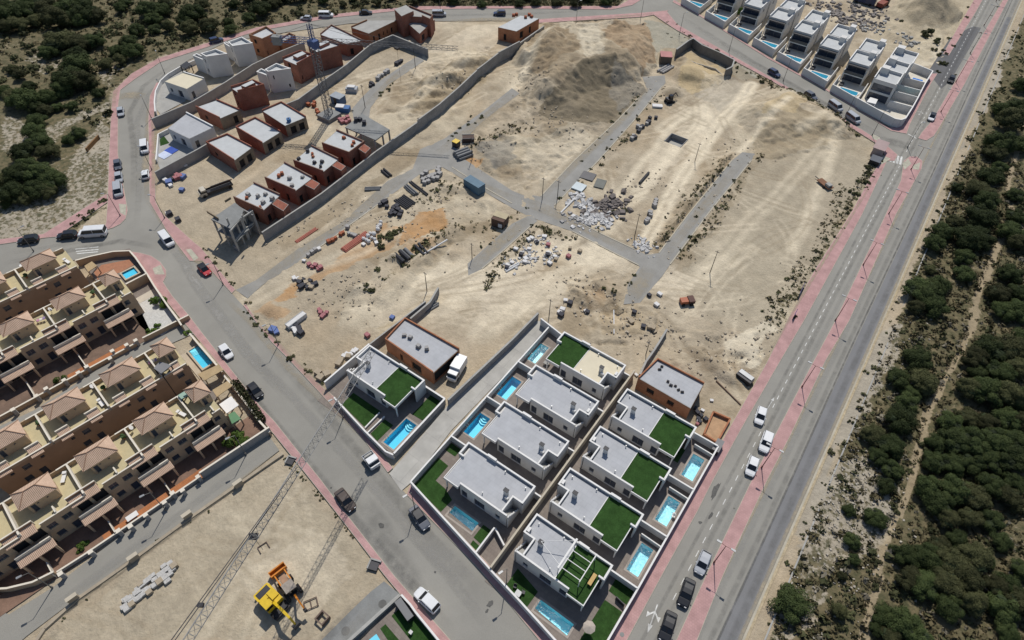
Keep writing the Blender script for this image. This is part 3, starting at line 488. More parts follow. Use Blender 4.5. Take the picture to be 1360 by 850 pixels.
b_ = MB(); ctr = [Vector(p) for p in P2([(1193, 228), (1150, 309), (1090, 425), (1025, 541)])]
y = ctr[-1].y
while y < 178: dash(b_, Vector((3.85, y)), Vector((3.86, y+1.1)), 0.13); y += 2.3
y = 186
while y < 330: dash(b_, Vector((3.7, y)), Vector((3.7, y+1.3)), 0.13); y += 3.0
for yy in np.arange(40, 76, 2.7): dash(b_, Vector((4.0, yy)), Vector((4.0, yy+1.2)), 0.12)
o = b_.build('lane_marking', WHITELINE); o['kind'] = 'structure'
b_ = MB()
for k in range(4):
    a0 = P(1185.5+k*4.0, 205.5+k*0.8); a1 = P(1182.5+k*4.3, 215.0+k*1.2); d = (a1-a0).xy; n = Vector((-d.y, d.x)).normalized()*0.27
    b_.sheet([a0.xy-n, a1.xy-n, a1.xy+n, a0.xy+n], 0.030)
for yy in np.arange(0, 4): pass
for q in ([(100, 331), (131, 328)], [(101, 334), (131, 331.5)], [(102, 337), (130, 334.5)], [(1206, 178), (1217, 184)]):
    dash(b_, P(*q[0]).xy, P(*q[1]).xy, 0.3)
o = b_.build('crossing_marking', WHITELINE); o['kind'] = 'structure'
def arrow(name, px, ang, s=1.0, both=True):
    c = P(*px).xy; b = MB(); ca, sa = math.cos(ang), math.sin(ang)
    tr = lambda pts: [(c.x+s*(x*ca-y*sa), c.y+s*(x*sa+y*ca)) for x, y in pts]
    b.sheet(tr([(-2.3, -0.09), (1.0, -0.09), (1.0, 0.09), (-2.3, 0.09)]), 0.030)
    b.sheet(tr([(0.9, -0.36), (2.2, 0), (0.9, 0.36)]), 0.031)
    if both:
        b.sheet(tr([(-0.9, 0.09), (-0.3, 0.6), (-0.5, 0.75), (-1.2, 0.09)]), 0.0305); b.sheet(tr([(-0.55, 0.4), (0.15, 0.95), (-0.75, 1.05)]), 0.031)
        b.sheet(tr([(-0.9, -0.09), (-0.3, -0.6), (-0.5, -0.75), (-1.2, -0.09)]), 0.0305); b.sheet(tr([(-0.55, -0.4), (0.15, -0.95), (-0.75, -1.05)]), 0.031)
    o = b.build('road_arrow', WHITELINE); o['kind'] = 'structure'
arrow('a', (866.5, 822), R(-82)); arrow('b', (1024, 535), R(88), 0.7, False); arrow('c', (1222, 150), R(-92), 0.8); arrow('d', (259, 372), R(-12), 0.6, False)
# wear on the roads: soft-edged bands of dust, polished wheel lanes and patches
def wear_mat(name, col):
    m = bpy.data.materials.new(name); m.use_nodes = True; N = m.node_tree.nodes; L = m.node_tree.links; p = N['Principled BSDF']; p.inputs['Base Color'].default_value = (*col, 1); p.inputs['Roughness'].default_value = .95; p.inputs['Specular IOR Level'].default_value = .1
    at = N.new('ShaderNodeAttribute'); at.attribute_name = 'cover'; geo = N.new('ShaderNodeNewGeometry'); n = N.new('ShaderNodeTexNoise'); n.inputs['Scale'].default_value = .55; n.inputs['Detail'].default_value = 7; n.inputs['Roughness'].default_value = .7; L.new(geo.outputs['Position'], n.inputs['Vector'])
    mp = N.new('ShaderNodeMapRange'); mp.inputs[1].default_value = .3; mp.inputs[2].default_value = .65; L.new(n.outputs[0], mp.inputs[0]); mu = N.new('ShaderNodeMath'); mu.operation = 'MULTIPLY'; L.new(mp.outputs[0], mu.inputs[0]); L.new(at.outputs['Fac'], mu.inputs[1])
    tr = N.new('ShaderNodeBsdfTransparent'); mx = N.new('ShaderNodeMixShader'); L.new(mu.outputs[0], mx.inputs[0]); L.new(tr.outputs[0], mx.inputs[1]); L.new(p.outputs[0], mx.inputs[2]); L.new(mx.outputs[0], N['Material Output'].inputs[0]); MATS[name] = m; return m
DUST = wear_mat('road_dust', (0.42, 0.36, 0.265)); PALEW = wear_mat('polished_wear', (0.345, 0.335, 0.31)); DARKW = wear_mat('dark_wear', (0.15, 0.148, 0.14)); wear_z = [0.036]
def wear(name, pts, w, m, k=0.7, z0=None, world=False):
    p_ = [Vector(p) for p in pts] if world else P2(pts); v, f, cov = [], [], []; nn = len(p_); zz = wear_z[0] if z0 is None else z0; wear_z[0] += 0.0012
    for i, p in enumerate(p_):
        t = (p_[min(i+1, nn-1)]-p_[max(i-1, 0)]).normalized(); n = Vector((-t.y, t.x)); e = 0.0 if i in (0, nn-1) else 1.0
        for u, c in ((-1, 0), (-.45, 1), (.45, 1), (1, 0)): q = p+n*u*w; v.append((q.x, q.y, zz)); cov.append(c*k*e)
    for i in range(nn-1):
        for j in range(3): a0 = i*4+j; f.append((a0, a0+1, a0+5, a0+4))
    me = bpy.data.meshes.new(name); me.from_pydata(v, [], f); at = me.attributes.new('cover', 'FLOAT', 'POINT'); at.data.foreach_set('value', cov); me.materials.append(m); o = bpy.data.objects.new(name, me); COL.objects.link(o); o['kind'] = 'structure'
for pts, w, m_, k in (([(228, 325), (246, 350), (262, 380), (285, 410), (330, 470), (380, 530)], 1.3, PALEW, .9), ([(300, 430), (400, 540), (500, 650), (600, 770), (650, 840)], 1.1, PALEW, .55), ([(260, 440), (350, 545), (450, 665), (550, 780), (600, 840)], 1.0, DARKW, .35), ([(350, 450), (450, 570), (550, 690), (640, 790)], 1.1, DARKW, .3), ([(540, 690), (590, 740), (640, 800)], 2.2, PALEW, .6), ([(470, 640), (500, 690), (540, 760), (560, 800)], 2.0, DARKW, .25),
                      ([(180, 300), (186, 230), (182, 160), (200, 122), (250, 82), (320, 54)], 1.0, PALEW, .5), ([(176, 270), (178, 200), (172, 150), (190, 115), (235, 82)], 1.0, DARKW, .3), ([(0, 350), (80, 335), (160, 320), (210, 330)], 1.0, DARKW, .35), ([(0, 338), (80, 325), (150, 315)], .8, PALEW, .4), ([(150, 128), (175, 126), (190, 130)], 2.4, DUST, .9), ([(197, 270), (196, 220), (200, 170), (203, 130)], 1.6, DUST, .95), ([(202, 265), (225, 300), (250, 335), (290, 365)], 1.6, DUST, .8), ([(300, 395), (330, 425), (380, 485), (470, 575)], .8, DUST, .6),
                      ([(360, 42), (500, 22), (700, 18), (830, 12)], 1.2, PALEW, .5), ([(590, 28), (640, 26), (720, 27), (850, 20)], 1.6, DUST, .9), ([(890, 12), (1000, 82), (1100, 140), (1180, 186)], 1.2, DARKW, .35), ([(900, 22), (1010, 92), (1110, 150), (1180, 190)], .8, PALEW, .5), ([(1150, 180), (1190, 190), (1220, 200)], 2.5, DARKW, .4), ([(1236, 118), (1222, 145), (1210, 170)], 2.0, PALEW, .8),
                      ([(10, 850), (120, 770), (250, 675), (360, 592)], .9, PALEW, .5), ([(40, 845), (150, 765), (300, 655), (370, 601)], .6, DUST, .8), ([(490, 790), (440, 840), (400, 880)], 1.2, DARKW, .4), ([(500, 800), (470, 830), (430, 870)], .9, PALEW, .5)):
    wear('road_wear', pts, w, m_, k)
for x, w, m_, k in ((4.6, .5, DARKW, .3), (2.95, .35, DARKW, .3), (5.9, .5, PALEW, .35), (9.4, .6, PALEW, .45), (10.9, .5, DARKW, .28), (11.75, .22, DARKW, .8), (13.4, .7, DARKW, .3), (14.5, .35, DUST, .8), (8.75, .3, DUST, .8)):
    wear('road_wear', [(x+.12*math.sin(yy*.05+x), yy) for yy in np.arange(-50, 420, 12)], w, m_, k, None, True)
for pts, w, k in (([(322, 392), (400, 332), (480, 276), (556, 222)], 2.2, .55), ([(690, 262), (760, 292), (850, 342)], 2.4, .7), ([(712, 264), (770, 208), (830, 152), (868, 108)], 2.0, .7), ([(872, 352), (930, 280), (995, 206)], 1.4, .5), ([(570, 210), (640, 160), (690, 120)], 2.0, .7), ([(620, 360), (660, 325), (708, 290)], 1.8, .8), ([(475, 150), (520, 106), (560, 76)], 1.6, .6), ([(830, 400), (850, 378), (868, 356)], 2.4, .7), ([(590, 222), (640, 248), (690, 270)], 2.0, .5)):
    wear('sand_drift', pts, w, DUST, k, 0.004)
for pts, w, k in (([(203, 262), (206, 230), (206, 190), (205, 150)], 1.0, .95), ([(240, 322), (262, 345), (300, 378)], .9, .5), ([(330, 408), (380, 465), (430, 520), (490, 595)], .8, .7), ([(1176, 215), (1120, 305), (1060, 402), (1000, 510)], .35, .8), ([(148, 145), (150, 128), (160, 110)], 1.2, .8), ([(760, 27), (830, 22), (870, 19)], .8, .7)):
    wear('sand_drift', pts, w, DUST, k, 0.128)
b_ = MB(); b_.sheet([(17.35, -60), (17.6, -60), (17.6, 400), (17.35, 400)], .05); o = b_.build('drain_channel', CONC); o['kind'] = 'structure'
# driveway strip of cast slabs
dw = P2([(716, 426), (727, 434), (679, 489), (600, 571), (547, 640), (533, 652), (517, 629), (597, 536), (679, 453), (704, 428)])
sheet('driveway', dw, 0.03, brickmat('cast_driveway', (0.40, 0.39, 0.36), (0.375, 0.365, 0.34), (0.33, 0.32, 0.30), 5.0, 5.0, 0.04, axis='flat', var=0.14))
MANH = mat('manhole_cover', (0.12, 0.12, 0.115), 0.7, 0.2)
for px in ((508, 802), (459, 838), (826, 843)):
    c = P(*px); b = MB(); b.tube((0, 0, -0.02), (0, 0, 0.012), 0.62 if px[0] < 600 else 0.33, 16); b.tube((0, 0, 0.012), (0, 0, 0.02), 0.48 if px[0] < 600 else 0.25, 16)
    o = b.build('manhole_cover', MANH if px[0] != 826 else CONCD); o.location = (c.x, c.y, 0.125 if px[0] > 800 else 0.01)
    tag(o, {508: 'round iron manhole cover in the lane behind the yellow machine, nearer the pink pavement', 459: 'round iron manhole cover in the lane near the bottom edge', 826: 'grey round manhole cover in the pink pavement by the lawn villa'}[px[0]], 'manhole')
b = MB()
for px, rx, ry in (((651, 802), 0.45, 0.7), ((647, 811), 0.2, 0.4), ((507, 698), 0.6, 0.4), ((440, 648), 0.2, 0.2), ((578, 760), 0.2, 0.2), ((950, 652), 0.5, 2.2), ((944, 685), 0.25, 0.8), ((930, 694), 0.3, 0.3)):
    c = P(*px); b.sheet([(c.x+math.cos(t)*rx*random.uniform(.6, 1.2), c.y+math.sin(t)*ry*random.uniform(.6, 1.2)) for t in np.linspace(0, 2*math.pi, 14)[:-1]], 0.034)
o = b.build('oil_stain', mat('oil_stain', (0.10, 0.098, 0.092), 0.8, 0.3, 2)); o['kind'] = 'structure'
# ------------------------------------------------------------------ walls with openings
def facade(mb, a, b, z0, z1, ops=(), depth=0.22, m=0, mr=None):
    "outer skin of one wall from a to b (2D, outside on the right hand when walking a to b is -n), with real recessed openings"
    a = Vector(a[:2]); b = Vector(b[:2]); d = b-a; L = d.length; d.normalize(); n = Vector((d.y, -d.x)); mr = m if mr is None else mr
    us = sorted({0.0, L}|{max(0, min(L, q)) for o in ops for q in o[:2]}); zs = sorted({z0, z1}|{q for o in ops for q in o[2:4]})
    pt = lambda u, zz, k=0.0: (a.x+d.x*u-n.x*k, a.y+d.y*u-n.y*k, zz)
    for u0, u1 in zip(us[:-1], us[1:]):
        for q0, q1 in zip(zs[:-1], zs[1:]):
            um, zm = (u0+u1)/2, (q0+q1)/2
            if any(o[0] < um < o[1] and o[2] < zm < o[3] for o in ops): continue
            mb.face([pt(u0, q0), pt(u1, q0), pt(u1, q1), pt(u0, q1)], m)
    for o in ops:
        u0, u1, q0, q1 = o[:4]; u0 = max(0, u0); u1 = min(L, u1)
        mb.face([pt(u0, q0), pt(u0, q0, depth), pt(u0, q1, depth), pt(u0, q1)], mr); mb.face([pt(u1, q0, depth), pt(u1, q0), pt(u1, q1), pt(u1, q1, depth)], mr)
        mb.face([pt(u0, q0, depth), pt(u0, q0), pt(u1, q0), pt(u1, q0, depth)], mr); mb.face([pt(u0, q1), pt(u0, q1, depth), pt(u1, q1, depth), pt(u1, q1)], mr)
def windows(parent, a, b, ops, depth=0.22, mx=False, gm=None, fm=None, name='window'):
    a = Vector(a[:2]); b = Vector(b[:2]); d = (b-a).normalized(); n = Vector((d.y, -d.x))
    for o in ops:
        u0, u1, z0, z1 = o[:4]; kind = o[4] if len(o) > 4 else 'win'
        pt = lambda u, k: a+d*u-n*k
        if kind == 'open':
            q = MB(mx); p0 = pt(u0, depth); p1 = pt(u1, depth); q.face([(p0.x, p0.y, z0), (p1.x, p1.y, z0), (p1.x, p1.y, z1), (p0.x, p0.y, z1)]); q.build('opening_shade', DARK, parent); continue
        w = MB(mx); t = 0.07; ang = math.atan2(d.y, d.x)
        def bar(ua, ub, za, zb):
            c = pt((ua+ub)/2, depth-0.03); w.obox(c.x, c.y, za, ub-ua, 0.06, zb-za, ang)
        bar(u0, u1, z0, z0+t); bar(u0, u1, z1-t, z1); bar(u0, u0+t, z0+t, z1-t); bar(u1-t, u1, z0+t, z1-t)
        if u1-u0 > 1.3: bar((u0+u1)/2-t/2, (u0+u1)/2+t/2, z0+t, z1-t)
        fo = w.build('door' if kind == 'door' else name, fm or FRAME, parent)
        g = MB(mx); p0 = pt(u0, depth-0.01); p1 = pt(u1, depth-0.01); g.face([(p0.x, p0.y, z0), (p1.x, p1.y, z0), (p1.x, p1.y, z1), (p0.x, p0.y, z1)]); g.build('pane', gm or GLASS, fo)
def boxpart(name, m, parent, *bx, mx=False):
    if name in KEEP: bx = [bx]
    else: bx = [[b] for b in bx]
    r = None
    for k in bx:
        q = MB(mx)
        for b in k: q.box(*b)
        o = q.build(name, m, parent); r = r or o
    return r
KEEP = {'frame_bars', 'bed', 'balcony', 'canopy_edge', 'front_bucket', 'fan_grille'}

# ------------------------------------------------------------------ the white villas
CAP = mat('dark_chimney_cap', (0.05, 0.05, 0.055), 0.6)
def villa(label, x, y, mirror, lawn, memb, group, front='grey', extras=()):
    t = thing('villa', label, 'villa', (x, y, 0), 0, group); M = mirror
    poly = [(0, 0), (0, -3.7), (1.9, -3.7), (1.9, -6.7), (0.9, -6.7), (0.9, -6.9), (10.3, -6.9), (10.3, 0)]
    ops_s = [(1.3, 2.2, 0.9, 2.2), (4.4, 6.5, 0.12, 2.35), (8.0, 9.2, 0.12, 2.35)]; ops_e = [(0.6, 3.0, 0.1, 2.5), (3.5, 6.3, 0.1, 2.5)]
    b = MB(M); ops = {5: ops_s, 6: ops_e}
    for i in range(len(poly)):
        p, q = poly[i], poly[(i+1) % len(poly)]; facade(b, p, q, -0.3, 3.6, ops.get(i, ()))
    b.build('wall', WHITE, t)
    windows(t, poly[5], poly[6], ops_s, mx=M); windows(t, poly[6], poly[7], ops_e, mx=M)
    rz = 3.6
    b = MB(M); b.face([(p[0], p[1], rz) for p in poly]); b.build('roof_deck', CONC, t)
    xl = 7.8 if lawn else 13.0
    b = MB(M)
    b.face([(0.24, -0.24, rz+.02), (0.24, -3.46, rz+.02), (2.3, -3.46, rz+.02), (2.3, -6.62, rz+.02), (min(xl, 10.3), -6.62, rz+.02)]+([(xl, -6.62, rz+.02)] if False else [])+([(min(xl, 10.3), -7.4, rz+.02), (xl, -7.4, rz+.02)] if xl > 10.3 else [])+[(xl, -0.24, rz+.02)]); b.build('roof_membrane', memb, t)
    if lawn:
        b = MB(M); b.face([(xl, -0.26, rz+.04), (xl, -6.62, rz+.04), (10.3, -6.62, rz+.04), (10.3, -7.35, rz+.04), (13.2, -7.35, rz+.04), (13.2, -2.8, rz+.04), (13.6, -2.42, rz+.04), (13.6, -0.26, rz+.04)]); b.build('roof_lawn', LAWN, t)
        boxpart('lawn_edging', WHITEC, t, (xl-0.12, -6.62, rz, xl, -0.26, rz+0.09), mx=M)
    boxpart('canopy', WHITE, t, (10.3, -7.5, 3.1, 13.3, -0.25, 3.58), mx=M)
    boxpart('canopy_edge', WHITEC, t, (10.3, -7.5, 3.58, 13.3, -7.36, 3.74), (13.16, -7.36, 3.58, 13.3, -2.72, 3.74), mx=M)
    boxpart('fin_wall', WHITE, t, (13.65, -2.7, -0.3, 13.9, 0, 3.58), (10.302, -0.25, -0.3, 13.65, 0, 3.58), mx=M)
    boxpart('column', WHITEC, t, (12.95, -7.2, -0.1, 13.15, -7.0, 3.1), mx=M)
    boxpart('parapet', WHITE, t, (0, -0.22, 3.6, 7.9, 0, 4.15), (7.9, -0.30, 3.6, 9.7, 0.06, 4.5), (9.7, -0.22, 3.58, 13.9, 0, 4.15), (13.65, -2.48, 3.58, 13.9, -0.22, 4.15), (12.9, -2.7, 3.58, 13.9, -2.48, 4.15), (0, -3.7, 3.6, 0.22, -0.22, 4.15), (0.22, -3.7, 3.6, 2.1, -3.48, 4.15), (1.9, -6.7, 3.6, 2.1, -3.7, 4.15), (0.9, -6.9, 3.6, 10.3, -6.68, 4.15), (0.0, -3.7, 3.6, 0.22, -3.6, 4.15), mx=M)
    c = 0.03
    boxpart('coping', WHITEC, t, (-c, -0.22-c, 4.15, 7.9, c, 4.2), (7.88, -0.33, 4.5, 9.72, 0.09, 4.55), (9.7, -0.22-c, 4.15, 13.9+c, c, 4.2), (13.65-c, -2.48, 4.15, 13.9+c, -0.25, 4.2), (12.9-c, -2.7-c, 4.15, 13.9+c, -2.45, 4.2), (-c, -3.73, 4.15, .25, -.25, 4.2), (.25, -3.73, 4.15, 2.13, -3.45, 4.2), (1.87, -6.68, 4.15, 2.13, -3.73, 4.2), (0.87, -6.93, 4.15, 10.33, -6.65, 4.2), mx=M)
    st = MB(M)
    for k in range(9): st.box(0.9, -6.65+k*0.32, -0.2, 1.88, -6.33+k*0.32, 3.3-k*0.36)
    st.build('stairs', CONC, t)
    sw = MB(M)
    for k in range(6): sw.box(0.55, -6.9+k*0.6, -0.2, 0.75, -6.3+k*0.6, 3.9-k*0.55)
    sw.build('stair_wall', WHITE, t)
    ch = boxpart('chimney', WHITE, t, (2.9, -4.0, 3.6, 3.6, -3.45, 5.0), mx=M); boxpart('chimney_cap', CAP, ch, (2.82, -4.06, 5.0, 3.68, -3.39, 5.12), mx=M)
    for vx, vy in ((5.6, -0.7), (6.4, -5.9), (1.2, -1.1)): q = MB(M); q.tube((vx, vy, rz), (vx, vy, rz+.45), .07, 7); q.tube((vx, vy, rz+.45), (vx, vy, rz+.52), .12, 7); q.build('vent_pipe', GALV, t)
    q = MB(M); q.tube((0.5, -0.45, rz+.06), (7.4, -0.45, rz+.06), .035, 5); q.build('roof_conduit', FRAME, t)
    if 'ac' in extras:
        a = boxpart('condenser', WHITEC, t, (0.32, -3.3, 3.62, 0.75, -2.5, 4.35), mx=M); boxpart('fan_grille', FRAME, a, (0.755, -3.1, 3.75, 0.77, -2.7, 4.2), mx=M)
    if 'vent' in extras: boxpart('rooftop_box', WHITE, t, (2.3, -4.6, 3.62, 2.9, -4.2, 4.3), mx=M)
    if 'pergola' in extras:
        pg = MB(M); z1 = 6.0
        for px, py in ((7.6, -0.8), (7.6, -5.6), (11.2, -0.8), (11.2, -5.6)): pg.box(px-.06, py-.06, 3.62, px+.06, py+.06, z1)
        pg.box(7.45, -5.9, z1, 7.75, -0.5, z1+.22); pg.box(11.13, -5.7, z1, 11.27, -0.7, z1+.12)
        p_ = pg.build('pergola', WHITEC, t)
        for k in range(4): boxpart('beam', WHITEC, p_, (7.75, -0.86-k*1.55, z1+.01, 11.13, -0.76-k*1.55, z1+.10), mx=M)
        tb = MB(M); tb.tube((3.25, -3.7, 5.15), (7.6, -0.9, z1+.1), 0.05, 5); tb.tube((3.25, -3.7, 5.15), (7.6, -5.4, z1+.1), 0.05, 5); tb.build('brace', WHITEC, p_)
    return t
VG = 'white flat-roofed villas in two back to back rows'
villa('white villa with a white rooftop pergola and roof lawn, nearest the bottom edge', -19.6, 37.55, False, True, ROOFG, VG, extras=('ac', 'pergola'))
villa('white villa with roof lawn directly above the pergola villa, boulevard row', -19.6, 47.45, False, True, ROOFG, VG, extras=('ac',))
villa('white villa with roof lawn third up in the boulevard row, two below the brick shell', -19.6, 57.4, False, True, ROOFG, VG, extras=('ac',))
villa('white villa with roof lawn beside the unfinished brick house, top of the boulevard row', -19.6, 67.25, False, True, ROOFG, VG)
villa('white villa with plain grey roof, lowest of the driveway row, by the corner pool', -22.35, 41.25, True, False, ROOFG, VG, extras=('vent',))
villa('white villa with plain grey roof, second from the bottom in the driveway row', -22.35, 51.6, True, False, ROOFG, VG, extras=('vent',))
villa('white villa with plain grey roof, below the cream-roofed villa', -22.35, 61.75, True, False, ROOFG, VG, extras=('ac', 'vent'))
villa('white villa with half lawn and half cream tiled roof at the head of the driveway', -22.35, 71.8, True, True, ROOFC, VG, extras=('ac', 'vent'))
villa('white villa standing alone left of the driveway with its own big garden', -64.6, 46.6, False, True, ROOFG, VG, extras=())

# ------------------------------------------------------------------ plots: terraces with pools let in, lawns, plot walls
def rect_hole(mb, R_, H, z):
    x0, x1, y0, y1 = R_
    hs = sorted(H); xs = [x0]
    if not hs: mb.sheet([(x0, y0), (x1, y0), (x1, y1), (x0, y1)], z); return
    a0, a1, b0, b1 = hs[0]
    mb.sheet([(x0, y0), (x1, y0), (x1, b0), (x0, b0)], z); mb.sheet([(x0, b1), (x1, b1), (x1, y1), (x0, y1)], z); mb.sheet([(x0, b0), (a0, b0), (a0, b1), (x0, b1)], z); mb.sheet([(a1, b0), (x1, b0), (x1, b1), (a1, b1)], z)
def terrace(R_, H):
    b = MB(); rect_hole(b, R_, H, 0.06); o = b.build('paved_terrace', PAVER); o['kind'] = 'structure'
PL = {k: POOLR[i] for i, k in enumerate(('R2', 'R3', 'R3b', 'R4', 'L4', 'L2', 'L3', 'L1', 'A'))}
terrace((-20.8, -1.1, 57.5, 68.0), [PL['R2']]); terrace((-20.8, -1.1, 47.5, 57.5), [PL['R3b']]); terrace((-20.8, -1.1, 37.6, 47.5), [PL['R3']])
bt = MB(); rect_hole(bt, (-20.8, -1.1, 25.4, 37.6), [PL['R4']], 0.06)
o = bt.build('paved_terrace', PAVER); o['kind'] = 'structure'
terrace((-40.3, -21.1, 61.8, 72.6), [PL['L1']]); terrace((-40.3, -21.1, 51.7, 61.8), [PL['L2']]); terrace((-40.3, -21.1, 41.3, 51.7), [PL['L3']]); terrace((-40.2, -21.1, 29.6, 41.3), [PL['L4']])
terrace((-65.9, -46.2, 33.2, 46.9), [PL['A']])
sheet('paved_terrace', [(-40.1, 30.55), (-21.0, 27.0), (-21.0, 30.2), (-40.1, 31.2)], 0.052, PAVER); sheet('paved_terrace', [(-20.8, 26.75), (-1.3, 23.5), (-1.3, 26), (-20.8, 27.2)], 0.052, PAVER)
def pool(label, R_, rip, steps=None, handrail=True, deep=1.45, arch=False, zt=0.06, group='villa swimming pools', bright=False):
    x0, x1, y0, y1 = R_; t = thing('swimming_pool', label, 'swimming pool', ((x0+x1)/2, (y0+y1)/2, zt), 0, group); hx, hy = (x1-x0)/2, (y1-y0)/2
    b = MB(); zf = -deep
    b.face([(-hx, -hy, zf), (hx, -hy, zf), (hx, hy, zf), (-hx, hy, zf)])
    for p, q in (((-hx, -hy), (hx, -hy)), ((hx, -hy), (hx, hy)), ((hx, hy), (-hx, hy)), ((-hx, hy), (-hx, -hy))): b.face([(p[0], p[1], zf), (q[0], q[1], zf), (q[0], q[1], 0.0), (p[0], p[1], 0.0)])
    b.build('basin', POOLW if rip else POOLT, t)  # rippled pools get brighter tiles that carry the sun's sparkle
    k = 0.32; b = MB()
    for q in ((-hx-k, -hy-k, hx+k, -hy), (-hx-k, hy, hx+k, hy+k), (-hx-k, -hy, -hx, hy), (hx, -hy, hx+k, hy)): b.box(q[0], q[1], -0.05, q[2], q[3], 0.035)
    b.build('pool_coping', mat('pool_coping_stone', (0.34, 0.30, 0.265), 0.8, 0.08, 1.0), t)
    b = MB(); b.face([(-hx, -hy, -0.14), (hx, -hy, -0.14), (hx, hy, -0.14), (-hx, hy, -0.14)]); b.build('water', WATERR if rip else WATER, t)
    if steps:
        sx, sy = steps; b = MB()
        for i in range(3):
            r_ = 1.35-0.4*i; c = (sx*hx*(0.0 if hy > hx else 1), sy*hy*(1 if hy > hx else 0.0)); n = 12
            b.prism([(c[0]+(0 if hy > hx else -sx*abs(math.cos(a_))*r_)+(math.cos(a_)*min(r_, hx-.05) if hy > hx else 0), c[1]+(-sy*abs(math.sin(a_))*r_ if hy > hx else math.sin(a_)*min(r_, hy-.05))) for a_ in (np.linspace(0, math.pi, n) if hy > hx else np.linspace(-math.pi/2, math.pi/2, n))], -deep+.02, -1.15+0.3*i)
        b.build('steps', POOLW, t)
    if handrail:
        b = MB()
        for s in (-0.25, 0.25):
            b.tube((-hx-0.25, s-hy+1.2, 0.03), (-hx-0.2, s-hy+1.2, 0.75), 0.03); b.tube((-hx-0.2, s-hy+1.2, 0.75), (-hx+0.15, s-hy+1.2, 0.5), 0.03); b.tube((-hx+0.15, s-hy+1.2, 0.5), (-hx+0.15, s-hy+1.2, -0.9), 0.03)
        b.build('ladder', mat('chrome', (0.7, 0.7, 0.7), 0.15, 0, metal=1.0), t)
    return t
pool('rippled turquoise pool beside the small square lawn, top of the boulevard row', PL['R2'], True); pool('rippled turquoise pool behind the second villa from the top, boulevard row, with white parasol base', PL['R3b'], True)
pool('rippled turquoise pool beside the two-way arrow end of the boulevard row', PL['R3'], True); pool('long rippled pool in the corner garden of the pergola villa', PL['R4'], True, handrail=True)
pool('rippled pool in the shade of the lowest driveway villa beside the wide road', PL['L4'], True); pool('calm blue pool along the driveway wall, uppermost of the two calm ones', PL['L2'], False)
pool('calm blue pool along the driveway wall with steps at its top end', PL['L3'], False, (1, 1)); pool('rippled pool at the head of the driveway beside the cream roof', PL['L1'], True); pool('calm blue pool with round steps in the garden of the lone villa', PL['A'], False, (0, 1))
def lawn(pts): sheet('garden_lawn', pts, 0.10, LAWN)
lawn([(-7.7, 64.6), (-5.6, 64.6), (-5.6, 61.4), (-7.8, 61.4)])
lawn([(-17.8, 29.95), (-13.3, 28.9), (-13.4, 25.9), (-17.8, 27.0)]); lawn([(-4.6, 38.3), (-1.4, 38.3), (-1.4, 35.2), (-4.6, 35.4)]); lawn([(-4.4, 33.9), (-1.4, 33.9), (-1.4, 25.6), (-4.6, 25.6)])
lawn([(-40.1, 41.0), (-37.9, 41.0), (-37.9, 39.3), (-40.1, 39.3)]); lawn([(-40.1, 37.4), (-37.7, 37.2), (-37.7, 33.8), (-35.4, 33.6), (-33.2, 32.7), (-33.4, 30.0), (-40.1, 31.0)]); lawn([(-26.4, 32.4), (-24.5, 32.4), (-24.5, 29.6), (-26.4, 29.8)]); lawn([(-26.2, 29.4), (-24.5, 29.2), (-24.5, 27.95), (-26.1, 28.3)])
lawn([(-61.8, 38.4), (-54.6, 38.4), (-54.4, 34.2), (-61.6, 35.3)]); lawn([(-53.0, 37.6), (-50.9, 37.6), (-51.0, 33.5), (-53.0, 33.9)]); lawn([(-49.7, 46.6), (-47.3, 46.6), (-47.3, 41.5), (-49.7, 41.4)])
SANDY = mat('trampled_sand', (0.42, 0.345, 0.24), 0.95, 0.15, 0.8, 0.3, 5, fine=0.12)
def wall(label, pts, h, th, m, cm=None, z0=-0.4, group=None, cat='wall', name='plot_wall', step=None, cap=0.06, panel=None):
    "a free-standing wall along a polyline; each straight run is a part, with its coping as sub-part"
    pts = [Vector(p[:2]) for p in pts]; t = thing(name, label, cat, (pts[0].x, pts[0].y, 0), 0, group); o0 = pts[0].copy(); pts = [p-o0 for p in pts]
    for i, (p, q) in enumerate(zip(pts[:-1], pts[1:])):
        d = q-p; L = d.length; a = math.atan2(d.y, d.x); hh = h[i] if isinstance(h, (list, tuple)) else h; n = max(1, round(L/panel)) if panel else 1
        for k in range(n):
            c = p+d*((k+0.5)/n); b = MB(); ex = th if (n == 1 and i < len(pts)-2) else -0.004; b.obox(c.x, c.y, z0, L/n+(0 if n == 1 else -0.02), th-0.003*(i % 2), hh-z0, a); w_ = b.build('wall_panel', m, t)
            if cm: b = MB(); b.obox(c.x, c.y, hh+0.0005*(i % 3), L/n+(0.03 if n == 1 else 0), th+0.08+0.002*(i % 2), cap, a); b.build('coping', cm, w_)
    return t
WG = 'white garden walls between the villas'
wall('long low white wall along the pink boulevard pavement in front of the villa pools', [(-1.1, 67.6), (-1.1, 57.6), (-1.1, 47.5), (-1.1, 37.6), (-1.25, 24.6)], 1.75, 0.2, WHITE, WHITEC)
wall('white front wall of the pergola villa along the lower stretch of wide road', [(-20.9, 26.85), (-14.8, 25.8), (-7.0, 24.3), (-1.25, 23.3)], 1.75, 0.2, WHITE, WHITEC)
wall('white front wall of the corner garden with the shaded rippled pool, along the wide road', [(-40.35, 30.6), (-34.9, 29.55), (-24.2, 27.55), (-20.95, 26.9)], 1.75, 0.2, WHITE, WHITEC)
wall('tan spine wall between the two back to back villa rows', [(-20.9, 73.2), (-20.9, 27.0)], 2.2, 0.24, mat('spine_render', (0.40, 0.36, 0.29), .85, .12), mat('tan_coping', (0.46, 0.41, 0.325), 0.8, 0.1), panel=10)
